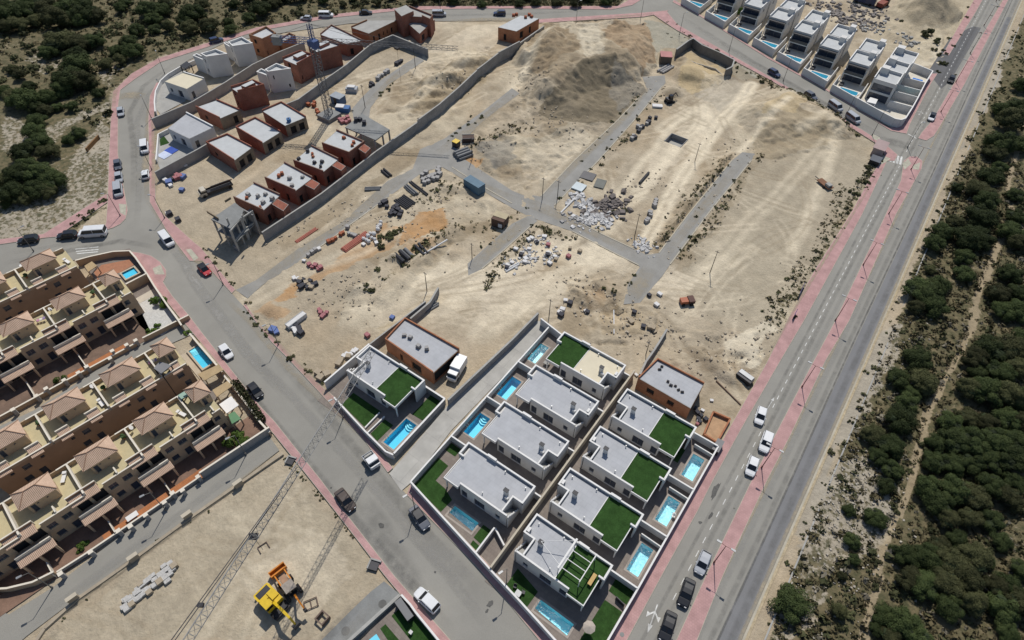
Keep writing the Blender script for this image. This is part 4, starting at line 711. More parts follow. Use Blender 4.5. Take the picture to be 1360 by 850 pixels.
for x0, y0, x1, lab in ((-5.7, 67.55, -1.2, 'white garden wall between the small square lawn and the brick pool pit'), (-5.7, 57.4, -1.2, 'white garden wall below the pool with the small square lawn'), (-5.7, 47.45, -1.2, 'white garden wall above the pool with the low rail'), (-5.7, 37.65, -1.2, 'white garden wall between the last boulevard pool and the corner lawns'), (-40.3, 61.8, -36.2, 'white garden wall between the top driveway pool and the calm one below'), (-40.3, 51.75, -36.2, 'white garden wall between the two calm driveway pools'), (-40.3, 41.35, -36.2, 'white garden wall above the L-shaped corner lawn'), (-22.3, 51.6, -21.1, 'short white wall joining the second driveway villa to the tan spine'), (-22.3, 41.2, -21.1, 'short white wall joining the lowest driveway villa to the tan spine'), (-22.3, 61.7, -21.1, 'short white wall joining the third driveway villa to the tan spine'), (-22.3, 71.7, -21.1, 'short white wall joining the cream-roofed villa to the tan spine')):
    wall(lab, [(x0, y0), (x1, y0)], 1.9, 0.18, WHITE, WHITEC, group=WG)
wall('white wall of the villa pools along the driveway', [(-40.35, 73.4), (-40.35, 60.0), (-40.4, 42.0), (-40.35, 30.7)], 1.7, 0.2, WHITE, WHITEC, panel=6)
wall('white wall across the head of the driveway pool garden', [(-42.8, 73.5), (-36.4, 72.3)], 2.0, 0.2, WHITE, WHITEC)
wall('long bluish block wall on the left side of the driveway', [(-44.2, 74.6), (-44.4, 66), (-45.6, 46.9)], 1.8, 0.3, BLOCKW, CONC, panel=4)
wall('white wall dividing the carport from the shaded corner pool garden', [(-24.3, 32.6), (-24.3, 27.7)], 1.5, 0.18, WHITE, WHITEC)
wall('white wall closing the yard behind the carport', [(-24.2, 32.7), (-21.4, 31.3)], 1.2, 0.18, WHITE, WHITEC)
wall('white garden wall of the lone villa along the wide road', [(-63.0, 35.0), (-53.3, 33.2), (-47.7, 32.4), (-46.2, 32.7)], 1.5, 0.2, WHITE, WHITEC)
wall('grey garden wall of the lone villa along the driveway', [(-46.2, 32.9), (-46.3, 46.8), (-51.0, 46.8)], 1.7, 0.25, BLOCKW, WHITEC)
wall('high white and grey wall between the lone villa and the dusty plot', [(-66.5, 36.1), (-66.2, 47.7)], 2.2, 0.25, WHITE, WHITEC)
wall('unrendered grey wall running up from the brick shell', [(-66.2, 47.9), (-65.4, 57.4), (-64.9, 63.0)], 2.0, 0.22, BLOCKW, CONC)
wall('low white kerb wall beside the lone villa steps, left one', [(-53.3, 37.9), (-53.4, 33.6)], 0.45, 0.14, WHITE, WHITEC, z0=-0.1)
wall('low white kerb wall beside the lone villa steps, right one', [(-54.6, 38.0), (-54.5, 34.1)], 0.45, 0.14, WHITE, WHITEC, z0=-0.1)
for y0, lab in ((45.9, 'thin white gate rail above the lowest boulevard pool'), (55.9, 'thin white gate rail above the middle boulevard pool'), (66.0, 'thin white gate rail above the top boulevard pool')):
    wall(lab, [(-4.7, y0), (-1.25, y0-.1)], 1.05, 0.1, WHITE, WHITEC, group='gate rails by the villa pools')
for x0, y0, lab in ((-1.6, 34.4, 'dark gate post wall in the corner lawn entrance'),):
    wall(lab, [(-3.2, 35.0), (x0, 34.7)], 1.1, 0.12, DMETAL)
# loose garden things
def parasol(label, x, y, m, r_, h, open_=True):
    t = thing('parasol', label, 'parasol', (x, y, 0.06), 0); b = MB(); b.tube((0, 0, 0), (0, 0, h), 0.035); b.tube((0, 0, 0), (0, 0, 0.1), 0.3, 10); b.build('pole', WHITEC, t)
    b = MB(); n = 8
    for k in range(n):
        a0, a1 = 2*math.pi*k/n, 2*math.pi*(k+1)/n; b.face([(r_*math.cos(a0), r_*math.sin(a0), h-0.35), (r_*math.cos(a1), r_*math.sin(a1), h-0.35), (0, 0, h+0.05)])
    b.build('canopy', m, t); return t
c = P(782, 828); parasol('closed beige garden parasol beside the corner lawn of the pergola villa', c.x+0.4, c.y-1.0, mat('beige_cloth', (0.40, 0.35, 0.30), 0.9, 0.1), 0.95, 2.3)
c = P(894, 686); parasol('small white parasol at the edge of the middle boulevard pool', c.x, c.y, WHITEC, 0.35, 1.2)
def table(label, x, y, z, lx, ly, h, m, a=0.0):
    t = thing('garden_table', label, 'table', (x, y, z), a); boxpart('tabletop', m, t, (-lx/2, -ly/2, h-.06, lx/2, ly/2, h))
    for sx in (-1, 1):
        for sy in (-1, 1): boxpart('leg', m, t, (sx*(lx/2-.08)-.03, sy*(ly/2-.08)-.03, 0, sx*(lx/2-.08)+.03, sy*(ly/2-.08)+.03, h-.06))
    return t
def chair(label, x, y, z, m, a=0.0):
    t = thing('garden_chair', label, 'chair', (x, y, z), a); boxpart('seat', m, t, (-.25, -.25, .4, .25, .25, .46)); boxpart('backrest', m, t, (-.25, .2, .46, .25, .25, .9))
    for sx in (-1, 1):
        for sy in (-1, 1): boxpart('leg', m, t, (sx*.22-.02, sy*.22-.02, 0, sx*.22+.02, sy*.22+.02, .4))
    return t
WOOD = mat('pale_wood', (0.50, 0.33, 0.13), 0.7, 0.1, 2)
table('pale wooden bench table on the roof lawn beside the pergola', P(786, 771, 3.64).x, P(786, 771, 3.64).y, 3.64, 0.6, 1.9, 0.6, WOOD)
c = P(688, 790); table('grey garden table on the lawn by the wide road wall', c.x, c.y, 0.10, 0.9, 0.9, 0.72, GALV); chair('dark garden chair above the grey table on the lawn', P(684, 780).x, P(684, 780).y, 0.1, DMETAL, 0.3); chair('dark garden chair right of the grey table on the lawn', P(695, 788).x, P(695, 788).y, 0.1, DMETAL, 1.9)
c = P(726, 484); table('round pale table set beside the top driveway pool', c.x, c.y, 0.06, 1.1, 1.1, 0.72, CONC)

# bottom garden cut by the frame: lawn, path, pool edge, white wall with a dark gate
g0 = P2([(533, 792), (550, 812), (600, 880), (560, 960), (440, 900), (480, 850)])
sheet('paved_terrace', g0, 0.03, PAVER)
sheet('garden_lawn', P2([(520, 818), (533, 806), (548, 815), (585, 855), (600, 890), (575, 890), (545, 850)]), 0.06, LAWN); sheet('garden_lawn', P2([(505, 835), (512, 829), (530, 850), (560, 890), (540, 890), (515, 850)]), 0.06, LAWN)
wall('white front wall of the garden at the bottom edge, along the pink pavement', P2([(533, 790), (545, 803), (552, 813), (600, 872)], 1.3), 1.3, 0.22, WHITE, WHITEC)
wall('grey wall of the lane at the bottom edge with a pale coping', P2([(531, 790), (500, 818), (470, 845), (430, 880)], 1.0), 1.0, 0.4, CONCD, CONC)
bq = P(538, 813); t = thing('garden_gate', 'dark metal sliding gate behind the white wall at the bottom garden', 'gate', (bq.x, bq.y, 0), R(-14)); boxpart('gate_panel', DMETAL, t, (-1.6, -0.5, 0.0, 1.6, 0.5, 1.5)); boxpart('gate_rail', FRAME, t, (-1.7, -0.55, 1.5, 1.7, 0.55, 1.58))
bq = P(546, 841); t = thing('garden_lantern', 'small white lantern box on the bottom garden lawn', 'lantern', (bq.x, bq.y, 0.05)); boxpart('body', WHITEC, t, (-.2, -.2, 0, .2, .2, .55)); boxpart('cap', WHITE, t, (-.26, -.26, .55, .26, .26, .62))
pr_ = P(499, 851); sheet('pool_water_edge', P2([(490, 850), (500, 842), (512, 862), (495, 880)]), 0.07, POOLT)
# ------------------------------------------------------------------ terraced town houses (rotated frame: u along the row, front towards the lower right)
TH = R(80.5); TU = Vector((math.cos(TH), math.sin(TH))); TV = Vector((math.sin(TH), -math.cos(TH)))
def uv(u, v): return TU*u+TV*v
TILE_L = TILE
def hip(mb, x0, y0, x1, y1, z0, z1, rx0, rx1):
    ym = (y0+y1)/2; A, B, C_, D = (x0, y0, z0), (x1, y0, z0), (x1, y1, z0), (x0, y1, z0); E, F_ = (rx0, ym, z1), (rx1, ym, z1)
    mb.face([A, B, F_, E]); mb.face([B, C_, F_]); mb.face([C_, D, E, F_]); mb.face([D, A, E]); mb.face([D, C_, B, A])
def townhouse(L, rear=False, first=True):
    "one house of the row: x along the row from party wall 0 to L, y=0 front wall, y=7.4 back wall"
    t = bpy.data.objects.new('town_house', None); COL.objects.link(t); t.empty_display_size = 0.3
    D = 7.4; zt = 5.6; small = L < 6
    wu = [(2.9, 4.2, 3.7, 5.0), (5.1, 6.5, 3.7, 5.0)] if not small else [(2.4, 3.4, 3.8, 5.0)]
    wl = [(3.0, 4.2, 0.9, 2.3), (5.3, 6.4, 0.2, 2.3, 'door')] if not small else [(2.5, 3.6, 0.9, 2.3)]
    if rear: wu = [(2.2, 2.8, 4.2, 4.8), (4.0, 5.2, 3.7, 4.9), (6.8, 7.4, 4.2, 4.8)] if not small else [(2.0, 3.2, 3.7, 4.9)]
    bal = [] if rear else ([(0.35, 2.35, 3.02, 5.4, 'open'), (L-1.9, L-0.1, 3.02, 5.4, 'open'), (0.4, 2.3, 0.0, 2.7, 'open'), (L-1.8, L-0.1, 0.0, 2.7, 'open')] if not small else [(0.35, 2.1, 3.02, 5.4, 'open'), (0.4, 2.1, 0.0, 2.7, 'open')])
    b = MB(); ops = wu+wl+bal
    facade(b, (0, 0), (L, 0), -0.3, zt, ops, 0.25); facade(b, (L, 0), (L, D), -0.3, zt, [(2.5, 3.3, 3.9, 4.9)], 0.2); facade(b, (L, D), (0, D), -0.3, zt, [(2, 3, 3.8, 4.8)], 0.2); facade(b, (0, D), (0, 0), -0.3, zt)
    b.build('wall', OCHRE if not rear else TERR, t); windows(t, (0, 0), (L, 0), wu+wl+bal, 0.25); windows(t, (L, 0), (L, D), [(2.5, 3.3, 3.9, 4.9)], 0.2); windows(t, (L, D), (0, D), [(2, 3, 3.8, 4.8)], 0.2)
    b = MB(); b.face([(0, 0, zt), (L, 0, zt), (L, D, zt), (0, D, zt)]); b.build('terrace', YTERR, t)
    # parapets: party wall, back, front
    zp = 6.5; b = MB(); b.box(-0.13, 0.16, zt-.1, 0.13, D-.16, 6.75); b.build('party_wall', CREAM, t)
    boxpart('parapet', OCHRE, t, (0.13, D-.18, zt-.1, L-.13, D, zp), (0.13 if rear else 2.6, 0, zt+.002, L-.13, 0.18, zp-.25))
    boxpart('coping', CREAM, t, (0.13, D-.22, zp, 1.5, D+.04, zp+.05), (L-1.6 if not small else L-.8, D-.22, zp, L-.13, D+.04, zp+.05), (2.6 if not rear else 0.13, -0.04, zp-.25, L-.13, 0.22, zp-.2))
    if not rear: b = MB(); b.box(5.0 if not small else 3.0, 0.18, zt, 5.2 if not small else 3.2, 1.5, 6.6); b.build('fin', CREAM, t)
    # hip-roofed stair tower
    x0, x1, y0, y1 = (1.6, 7.1, 2.55, 6.4) if not small else (1.3, 4.5, 2.55, 6.4)
    if rear and not small: x0, x1 = 1.5, 7.4
    b = MB(); wp = [(x0+1.0, y0+.35), (x1-.35, y0+.35), (x1-.35, y1-.35), (x0+1.0, y1-.35)]
    tops = [(1.2, 1.5, 7.1, 7.4), (2.6, 2.9, 7.1, 7.4), (0.3, 1.0, zt+.02, 7.5, 'door')]; tops = [o for o in tops if o[1] < (x1-x0-1.4)]
    for i in range(4): facade(b, wp[i], wp[(i+1) % 4], zt-.05, 8.2, tops if i == 0 else (), 0.15)
    b.build('stair_tower', OCHRE, t); windows(t, wp[0], wp[1], tops, 0.15)
    b = MB(); hip(b, x0, y0, x1, y1, 8.2, 9.45, x0+(1.9 if not small else 1.35), x1-(2.0 if not small else 1.7)); r = b.build('roof', TILE_L, t)
    b = MB(); ym = (y0+y1)/2; e0 = (x0+(1.9 if not small else 1.35), ym, 9.47); e1 = (x1-(2.0 if not small else 1.7), ym, 9.47)
    b.tube(e0, e1, 0.09, 5)
    for p, q in (((x0, y0, 8.22), e0), ((x0, y1, 8.22), e0), ((x1, y0, 8.22), e1), ((x1, y1, 8.22), e1)): b.tube(p, q, 0.08, 5)
    b.build('ridge_tiles', mat('ridge_tiles', (0.30, 0.185, 0.125), 0.85, 0.15), r)
    if not rear:
        # paired balcony with tiled lean-to above and tiled porch below, astride the party wall
        xs = (-2.35, 1.95) if first else (0.1, 1.95)
        b = MB(); b.face([(xs[0], -.45, 5.78), (xs[1], -.45, 5.78), (xs[1], 0.9, 6.35), (xs[0], 0.9, 6.35)]); b.face([(xs[0], -.45, 5.62), (xs[0], 0.0, 5.64), (xs[1], 0.0, 5.64), (xs[1], -.45, 5.62)])
        for xx in xs: b.face([(xx, -.45, 5.62), (xx, -.45, 5.78), (xx, 0.9, 6.35), (xx, 0.9, 5.64)])
        b.face([(xs[0], -.45, 5.62), (xs[1], -.45, 5.62), (xs[1], -.45, 5.78), (xs[0], -.45, 5.78)]); b.build('lean_to_roof', TILE_L, t)
        boxpart('ridge_wall', CREAM, t, (xs[0]-.1, 0.98, 5.64, xs[1]+.1, 1.2, 6.85))
        boxpart('ridge_wall_face', mat('brown_band', (0.24, 0.15, 0.10), 0.85), t, (xs[0], 0.9, 6.2, xs[1], 0.98, 6.78))
        ys = -2.5; xa, xb = (-2.6, 2.6) if first else (0.1, 2.6)
        b = MB(); b.face([(xa, ys, 2.95), (xb, ys, 2.95), (xb, -1.25, 3.45), (xa, -1.25, 3.45)]); b.face([(xa, ys, 2.8), (xa, -1.25, 3.2), (xb, -1.25, 3.2), (xb, ys, 2.8)])
        b.face([(xa, ys, 2.8), (xb, ys, 2.8), (xb, ys, 2.95), (xa, ys, 2.95)])
        for xx in (xa, xb): b.face([(xx, ys, 2.8), (xx, ys, 2.95), (xx, -1.25, 3.45), (xx, -1.25, 3.2)])
        b.build('porch_roof', TILE_L, t)
        boxpart('balcony_wall', CREAM, t, (xa+.1, -1.24, 3.0, xb-.1, -1.04, 4.0)); boxpart('balcony_floor', OCHRE, t, (xa+.1, -1.04, 2.75, xb-.1, 0.0, 3.0))
        for xx in ((-2.3, 0, 2.3) if first else (0.2, 2.3)): boxpart('column', OCHRE, t, (xx-.15, ys+.1, -0.2, xx+.15, ys+.4, 2.85))
    else:
        for xa, xb, dz in (((1.2, 3.0, 0.0), (6.0, 7.9, 0.15)) if not small else ((1.6, 3.4, 0.1),)):
            b = MB(); b.face([(xa, -0.55, 5.75+dz), (xb, -0.55, 5.75+dz), (xb, 1.2, 6.4+dz), (xa, 1.2, 6.4+dz)]); b.face([(xa, -0.55, 5.6+dz), (xa, -0.55, 5.75+dz), (xa, 1.2, 6.4+dz), (xa, 1.2, 5.6)]); b.face([(xb, -0.55, 5.75+dz), (xb, -0.55, 5.6+dz), (xb, 1.2, 5.6), (xb, 1.2, 6.4+dz)])
            b.face([(xa, -0.55, 5.6+dz), (xb, -0.55, 5.6+dz), (xb, -0.55, 5.75+dz), (xa, -0.55, 5.75+dz)]); b.build('lean_to_roof', TILE_L, t); boxpart('ridge_wall', CREAM, t, (xa-.1, 1.2, 5.62, xb+.1, 1.42, 6.75+dz))
    return t
ROWS = [('front row of the lower terrace, facing the bottom street', -5.8, -76.3, False, (-4, -3, -2, -1, 0), 3.5, 4.2, 9.35), ('back row of the lower terrace, against the narrow lane', -5.8, -89.5, True, (-2, -1, 0), 3.6, 4.5, 9.5),
        ('front row of the upper terrace, facing the narrow lane', -5.5, -113.7, False, (-2, -1, 0), 3.95, 4.6, 9.4), ('back row of the upper terrace, against the west road', -5.8, -128.6, True, (-2, -1, 0), None, None, 9.5)]
proto = {}; ORD = {0: 'first full one', -1: 'second full one', -2: 'third full one', -3: 'fourth full one', -4: 'fifth full one'}
for lab, u0, v0, rear, ks, ue, Le, pitch in ROWS:
    for k in ks:
        c = uv(u0+k*pitch, v0)
        label = 'ochre town house, '+ORD[k]+' from the road, '+lab.split(',')[0]
        if rear not in proto: proto[rear] = townhouse(pitch if not rear else 9.5, rear); o = proto[rear]; o.location = (c.x, c.y, 0); o.rotation_euler = (0, 0, TH)
        else: o = dup(proto[rear], (c.x, c.y, 0), TH)
        tag(o, label, 'house', 'ochre terraced town houses')
    if ue is not None:
        c = uv(ue, v0); o = townhouse(Le, rear); o.location = (c.x, c.y, 0); o.rotation_euler = (0, 0, TH); tag(o, 'narrow ochre end house with pyramid tile roof closing the '+lab.split(',')[0], 'house', 'ochre terraced town houses')
def uwall(label, pts, h, th, m, cm=None, **k): return wall(label, [uv(*p) for p in pts], h, th, m, cm, **k)
# front gardens
sheet('garden_paving', [uv(-50, -76.3), uv(12, -76.3), uv(12.2, -70.8), uv(-50, -70.8)], 0.03, mat('garden_dark_tiles', (0.20, 0.125, 0.09), 0.85, 0.25, 0.5, fine=0.1)); sheet('garden_paving', [uv(-50, -113.7), uv(10, -113.7), uv(10, -106.4), uv(-50, -106.4)], 0.03, mat('garden_dark_tiles2', (0.17, 0.115, 0.085), 0.85, 0.3, 0.5, fine=0.1))
sheet('court_paving', [uv(-50, -89.5), uv(9, -89.5), uv(9, -83.7), uv(-50, -83.7)], 0.03, PAVER); sheet('court_paving', [uv(-50, -128.6), uv(4, -128.6), uv(4, -121), uv(-50, -121)], 0.03, PAVER)
sheet('garden_strip_tiles', [uv(-17, -72.6), uv(-0.2, -72.6), uv(-0.2, -70.9), uv(-17, -70.9)], 0.05, ORANGE); sheet('garden_strip_tiles', [uv(-9, -108.4), uv(2, -108.4), uv(2, -106.5), uv(-9, -106.5)], 0.05, ORANGE)
GREYR = mat('grey_render', (0.30, 0.29, 0.28), 0.85, 0.1, 0.6)
uwall('low front wall with orange tiled gaps and pale posts along the bottom street', [(-24, -71.2), (-20, -71.0), (-1.0, -70.8)], 0.75, 0.2, GREYR, CREAM, name='front_garden_wall', panel=3.1)
uwall('curved pale front wall at the left end of the bottom street', [(-34, -77), (-30, -73.5), (-27, -71.8), (-24.2, -71.2)], 1.3, 0.22, OCHRE, CREAM, name='front_garden_wall')
uwall('high grey side wall of the corner garden along the bottom street', [(-0.8, -70.7), (12.2, -70.4)], 1.9, 0.25, GREYR, CREAM, name='front_garden_wall', panel=4.3)
uwall('beige front wall of the upper terrace along the narrow lane', [(-40, -106.6), (-10, -106.4), (4, -106.2)], 0.9, 0.25, OCHRE, CREAM, name='front_garden_wall', panel=3.4)
uwall('beige side wall of the white gravel garden on the narrow lane', [(5.2, -106.2), (14.5, -105.6)], 1.2, 0.25, OCHRE, CREAM, name='front_garden_wall')
for j, k in enumerate((-2, -1, 0)):
    for (v0, v1, uu, row) in ((-76.2, -71, -5.8, 'bottom street'), (-113.6, -106.6, -5.5, 'narrow lane')):
        uwall('cream garden party wall on the %s side, %s from the road end' % (row, ('third', 'second', 'first')[j]), [(uu+k*9.35, v0+2.6), (uu+k*9.35, v1)], 1.1, 0.16, CREAM, None, name='garden_party_wall')
def post(px, label, h=1.5):
    c = P(px[0], px[1], h); t = thing('gate_post', label, 'gate post', (c.x, c.y, 0), TH, 'pale gate posts of the town house gardens'); boxpart('shaft', GREYR, t, (-.28, -.28, -.2, .28, .28, h)); boxpart('cap', CREAM, t, (-.36, -.36, h, .36, .36, h+.12))
for px in ((193, 684), (218, 667), (229, 655), (242, 651), (263, 633), (120, 733), (157, 705), (173, 699), (80, 762), (115, 487), (104, 495), (149, 466), (168, 458), (180, 452), (146, 476), (61, 516), (48, 526), (85, 505), (17, 544)): post(px, 'pale capped gate post in a town house front garden wall')
# corner gardens: pools, gravel garden, lean-tos
rt_ = P2([(130, 357), (175, 343), (193, 357), (180, 375), (150, 395), (115, 385)])
sheet('garden_paving', P2([(104, 345), (172, 330), (186, 345), (205, 370), (235, 425), (214, 440), (200, 445), (150, 400)]), 0.03, PAVER); sheet('garden_tiles', P2([(135, 352), (172, 345), (178, 352), (160, 362), (130, 372), (125, 362)]), 0.06, mat('red_clay_paving', (0.36, 0.17, 0.10), 0.85, 0.15, 1.0, fine=0.1))
sheet('gravel_garden', P2([(182, 402), (208, 388), (215, 395), (235, 420), (231, 434), (215, 446), (200, 440)]), 0.05, mat('white_gravel', (0.52, 0.51, 0.48), 0.95, 0.15, 2.0, 0.5, 8, fine=0.15)); sheet('garden_tiles', P2([(180, 397), (205, 383), (210, 390), (186, 403)]), 0.08, mat('pale_slabs', (0.50, 0.45, 0.37), 0.85, 0.1))
pu = lambda *q: [uv(*p) for p in q]
sheet('pool_terrace', pu((8.6, -98), (13.6, -98.5), (13.8, -89.5), (8.6, -89.5)), 0.03, mat('beige_stone_terrace', (0.46, 0.39, 0.29), 0.85, 0.1, fine=0.08))
def upool(label, u0, u1, v0, v1, stairs=False):
    c = uv((u0+u1)/2, (v0+v1)/2); h = ((u1-u0)/2, (v1-v0)/2); t = thing('swimming_pool', label, 'swimming pool', (c.x, c.y, 0.05), TH, 'town house swimming pools')
    k = 0.35; b = MB()
    for q in ((-h[0]-k, -h[1]-k, h[0]+k, -h[1]), (-h[0]-k, h[1], h[0]+k, h[1]+k), (-h[0]-k, -h[1], -h[0], h[1]), (h[0], -h[1], h[0]+k, h[1])): b.box(q[0], q[1], -0.2, q[2], q[3], 0.42)
    b.build('pool_coping', mat('beige_stone_terrace', (0.46, 0.39, 0.29)), t); b = MB()
    for p, q in (((-h[0], -h[1]), (h[0], -h[1])), ((h[0], -h[1]), (h[0], h[1])), ((h[0], h[1]), (-h[0], h[1])), ((-h[0], h[1]), (-h[0], -h[1]))): b.face([(*p, 0), (*q, 0), (*q, 0.4), (*p, 0.4)])
    b.face([(-h[0], -h[1], 0), (h[0], -h[1], 0), (h[0], h[1], 0), (-h[0], h[1], 0)]); b.build('basin', POOLT, t)
    b = MB(); b.face([(-h[0], -h[1], 0.3), (h[0], -h[1], 0.3), (h[0], h[1], 0.3), (-h[0], h[1], 0.3)]); b.build('water', WATER, t)
    if stairs:
        b = MB()
        for i in range(4): b.prism([(math.cos(a_)*(h[0]-.1), h[1]-.1-(4-i)*0.28+math.sin(a_)*0.01-(0.5*math.sin(a_))) for a_ in np.linspace(0, math.pi, 9)]+[(-h[0]+.1, h[1]-.05), (h[0]-.1, h[1]-.05)], 0.01, 0.05+0.06*i)
        b.build('steps', POOLW, t)
upool('blue pool with rounded end and white steps beside the lower terrace end houses', 10.2, 12.4, -97.6, -91.7, True); upool('deep blue pool in the walled corner garden of the upper terrace', 9.9, 12.6, -127.8, -125.4)
uwall('ochre wall between the deep blue pool and the gravel garden', [(9.0, -121.7), (13.4, -121.8)], 2.2, 0.25, OCHRE, CREAM)
wall('ochre curved boundary wall around the corner garden of the upper terrace', P2([(100, 346), (120, 340.5), (150, 334), (172, 333), (180, 342), (196, 365), (205, 380), (222, 405), (236, 424), (241, 432)], 1.6), 1.6, 0.25, OCHRE, CREAM)
wall('ochre boundary wall of the pool garden along the pink pavement', P2([(252, 443), (262, 455), (287, 484), (295, 494)], 1.5), 1.5, 0.25, OCHRE, CREAM)
wall('ochre wall of the straw-roofed terraces along the pink pavement', P2([(297, 498), (310, 514), (330, 540), (345, 560), (358, 574)], 1.2), 1.2, 0.25, OCHRE, CREAM)
def lean_to(label, px, z, m, post_m=OCHRE):
    q = P2(px, z); c = sum(q, Vector((0, 0)))/4; t = thing('garden_shelter', label, 'shelter', (c.x, c.y, 0)); b = MB(); b.prism([p-c for p in q], z-0.12, z); b.build('shelter_roof', m, t)
    for p in q: d = (p-c)*0.92; boxpart('post', post_m, t, (d.x-.1, d.y-.1, -.1, d.x+.1, d.y+.1, z-.12))
lean_to('shelter with rough sandy tile roof beside the round-ended pool', [(262, 497), (290, 484), (297, 491), (272, 505)], 2.4, TILEB); lean_to('shelter with rough sandy tile roof in front of the first, beside the white sheet roof', [(282, 518), (302, 506), (309, 512), (288, 527)], 2.4, TILEB)
lean_to('white sheet roofed shelter beside the corner end house', [(291, 537), (307, 526), (317, 538), (301, 549)], 2.6, WHITEC)
lean_to('green cloth sun shelter below the white sheet roof', [(303, 551), (311, 546), (320, 556), (308, 563)], 2.2, mat('green_cloth', (0.12, 0.24, 0.13), 0.85, 0.1)); lean_to('grey cloth awning on a terrace beside the round-ended pool house', [(204, 489), (212, 480), (228, 485), (214, 496)], 7.3, mat('grey_cloth', (0.20, 0.20, 0.205), 0.85, 0.1), DMETAL)
lean_to('small pale green canopy on the corner end house terrace', [(236, 525), (244, 520), (250, 525), (241, 530)], 7.2, mat('pale_green_cloth', (0.28, 0.40, 0.33), 0.85, 0.1), DMETAL)
lean_to('stone barbecue hut in the corner garden with red clay paving', [(112, 353), (122, 347), (129, 353), (117, 361)], 2.2, TILEB)
lean_to('white tent awning in the left garden of the west road', [(25, 352), (31, 349), (33, 352), (27, 356)], 3.0, WHITEC, DMETAL)

# odds and ends on the roof terraces
def terrace_item(kind, label, u, v, z=5.62):
    c = uv(u, v)
    if kind == 'rack':
        t = thing('drying_rack', label, 'laundry rack', (c.x, c.y, z), TH+random.uniform(-.5, .5)); boxpart('rack_bar', GALV, t, (-.9, -.04, 0, -.84, .04, 1.1), (.84, -.04, 0, .9, .04, 1.1), (-.84, -.03, 1.04, .84, .03, 1.1))
        for i, cc in enumerate(((0.42, 0.2, 0.32), (0.6, 0.58, 0.55), (0.3, 0.22, 0.38))): boxpart('towel', mat('towel%d' % i, cc, .9), t, (-.78+i*.53, -.34, .55+.05*i, -.34+i*.53, .34, .6+.05*i))
    elif kind == 'pot':
        t = thing('potted_plant', label, 'plant', (c.x, c.y, z)); b = MB(); b.tube((0, 0, 0), (0, 0, .45), .2, 9, 0, .27); b.build('pot', BRICKPOT, t); b = MB(); b.blob((0, 0, .75), .42, .42, .38, 8, 6, .3); b.build('foliage', mat('pot_leaves', (0.05, 0.09, 0.03), .8, .3, 6), t)
    elif kind == 'lounger':
        t = thing('sun_lounger', label, 'lounger', (c.x, c.y, z), TH+random.uniform(-.6, .6)); boxpart('mattress', WHITEC, t, (-.3, -.95, .3, .3, .5, .4)); boxpart('headrest', WHITEC, t, (-.3, .5, .36, .3, .95, .62))
        for sx in (-.25, .25): boxpart('leg', FRAME, t, (sx-.03, -.8, 0, sx+.03, -.74, .3), (sx-.03, .4, 0, sx+.03, .46, .3))
    else:
        t = thing('satellite_dish', label, 'satellite dish', (c.x, c.y, z), TH); b = MB(); b.tube((0, 0, 0), (0, 0, .9), .04); b.build('mount', GALV, t); b = MB(); b.tube((0, -.05, 1.0), (.12, -.12, 1.1), .1, 12, 0, .42); b.build('dish', WHITEC, t)
BRICKPOT = mat('clay_pot', (0.35, 0.15, 0.08), .85)
for k, l, u, v in (('rack', 'laundry rack with pink towels on the terrace beside the grey awning', 3.9, -94.2), ('pot', 'potted plant on the terrace by the first party wall, lower back row', -4.9, -94.6), ('lounger', 'white sun lounger on the first full terrace, lower front row', 2.4, -80.3), ('pot', 'potted plant on the second terrace of the lower front row', -6.6, -82.5), ('dish', 'satellite dish on the second terrace of the lower front row', -5.0, -83.0), ('lounger', 'pale sun lounger on the third terrace of the lower front row', -16.4, -82.0), ('pot', 'potted plant on the third terrace, lower back row', -15.6, -94.9), ('dish', 'satellite dish on the second terrace of the lower back row', -6.3, -95.9), ('lounger', 'sun lounger on the second terrace of the lower back row', -6.5, -92.0), ('rack', 'laundry rack on the second terrace of the upper front row', -6.9, -118.6), ('pot', 'potted plant on the first terrace of the upper front row', 2.9, -118.9), ('dish', 'satellite dish on the first terrace of the upper front row', -4.8, -119.6), ('pot', 'potted plant on the first terrace of the upper back row', -4.9, -133.0), ('lounger', 'sun lounger on the first terrace of the upper back row', 2.7, -132.0)): terrace_item(k, l, u, v)
c = P(178, 688); t = thing('garden_table', 'white garden table set in the orange tiled garden of the bottom street', 'table', (c.x, c.y, .05), TH); boxpart('tabletop', WHITEC, t, (-.9, -.5, .68, .9, .5, .74)); boxpart('leg', WHITEC, t, (-.8, -.4, 0, -.74, -.34, .68), (.74, -.4, 0, .8, -.34, .68), (-.8, .34, 0, -.74, .4, .68), (.74, .34, 0, .8, .4, .68))
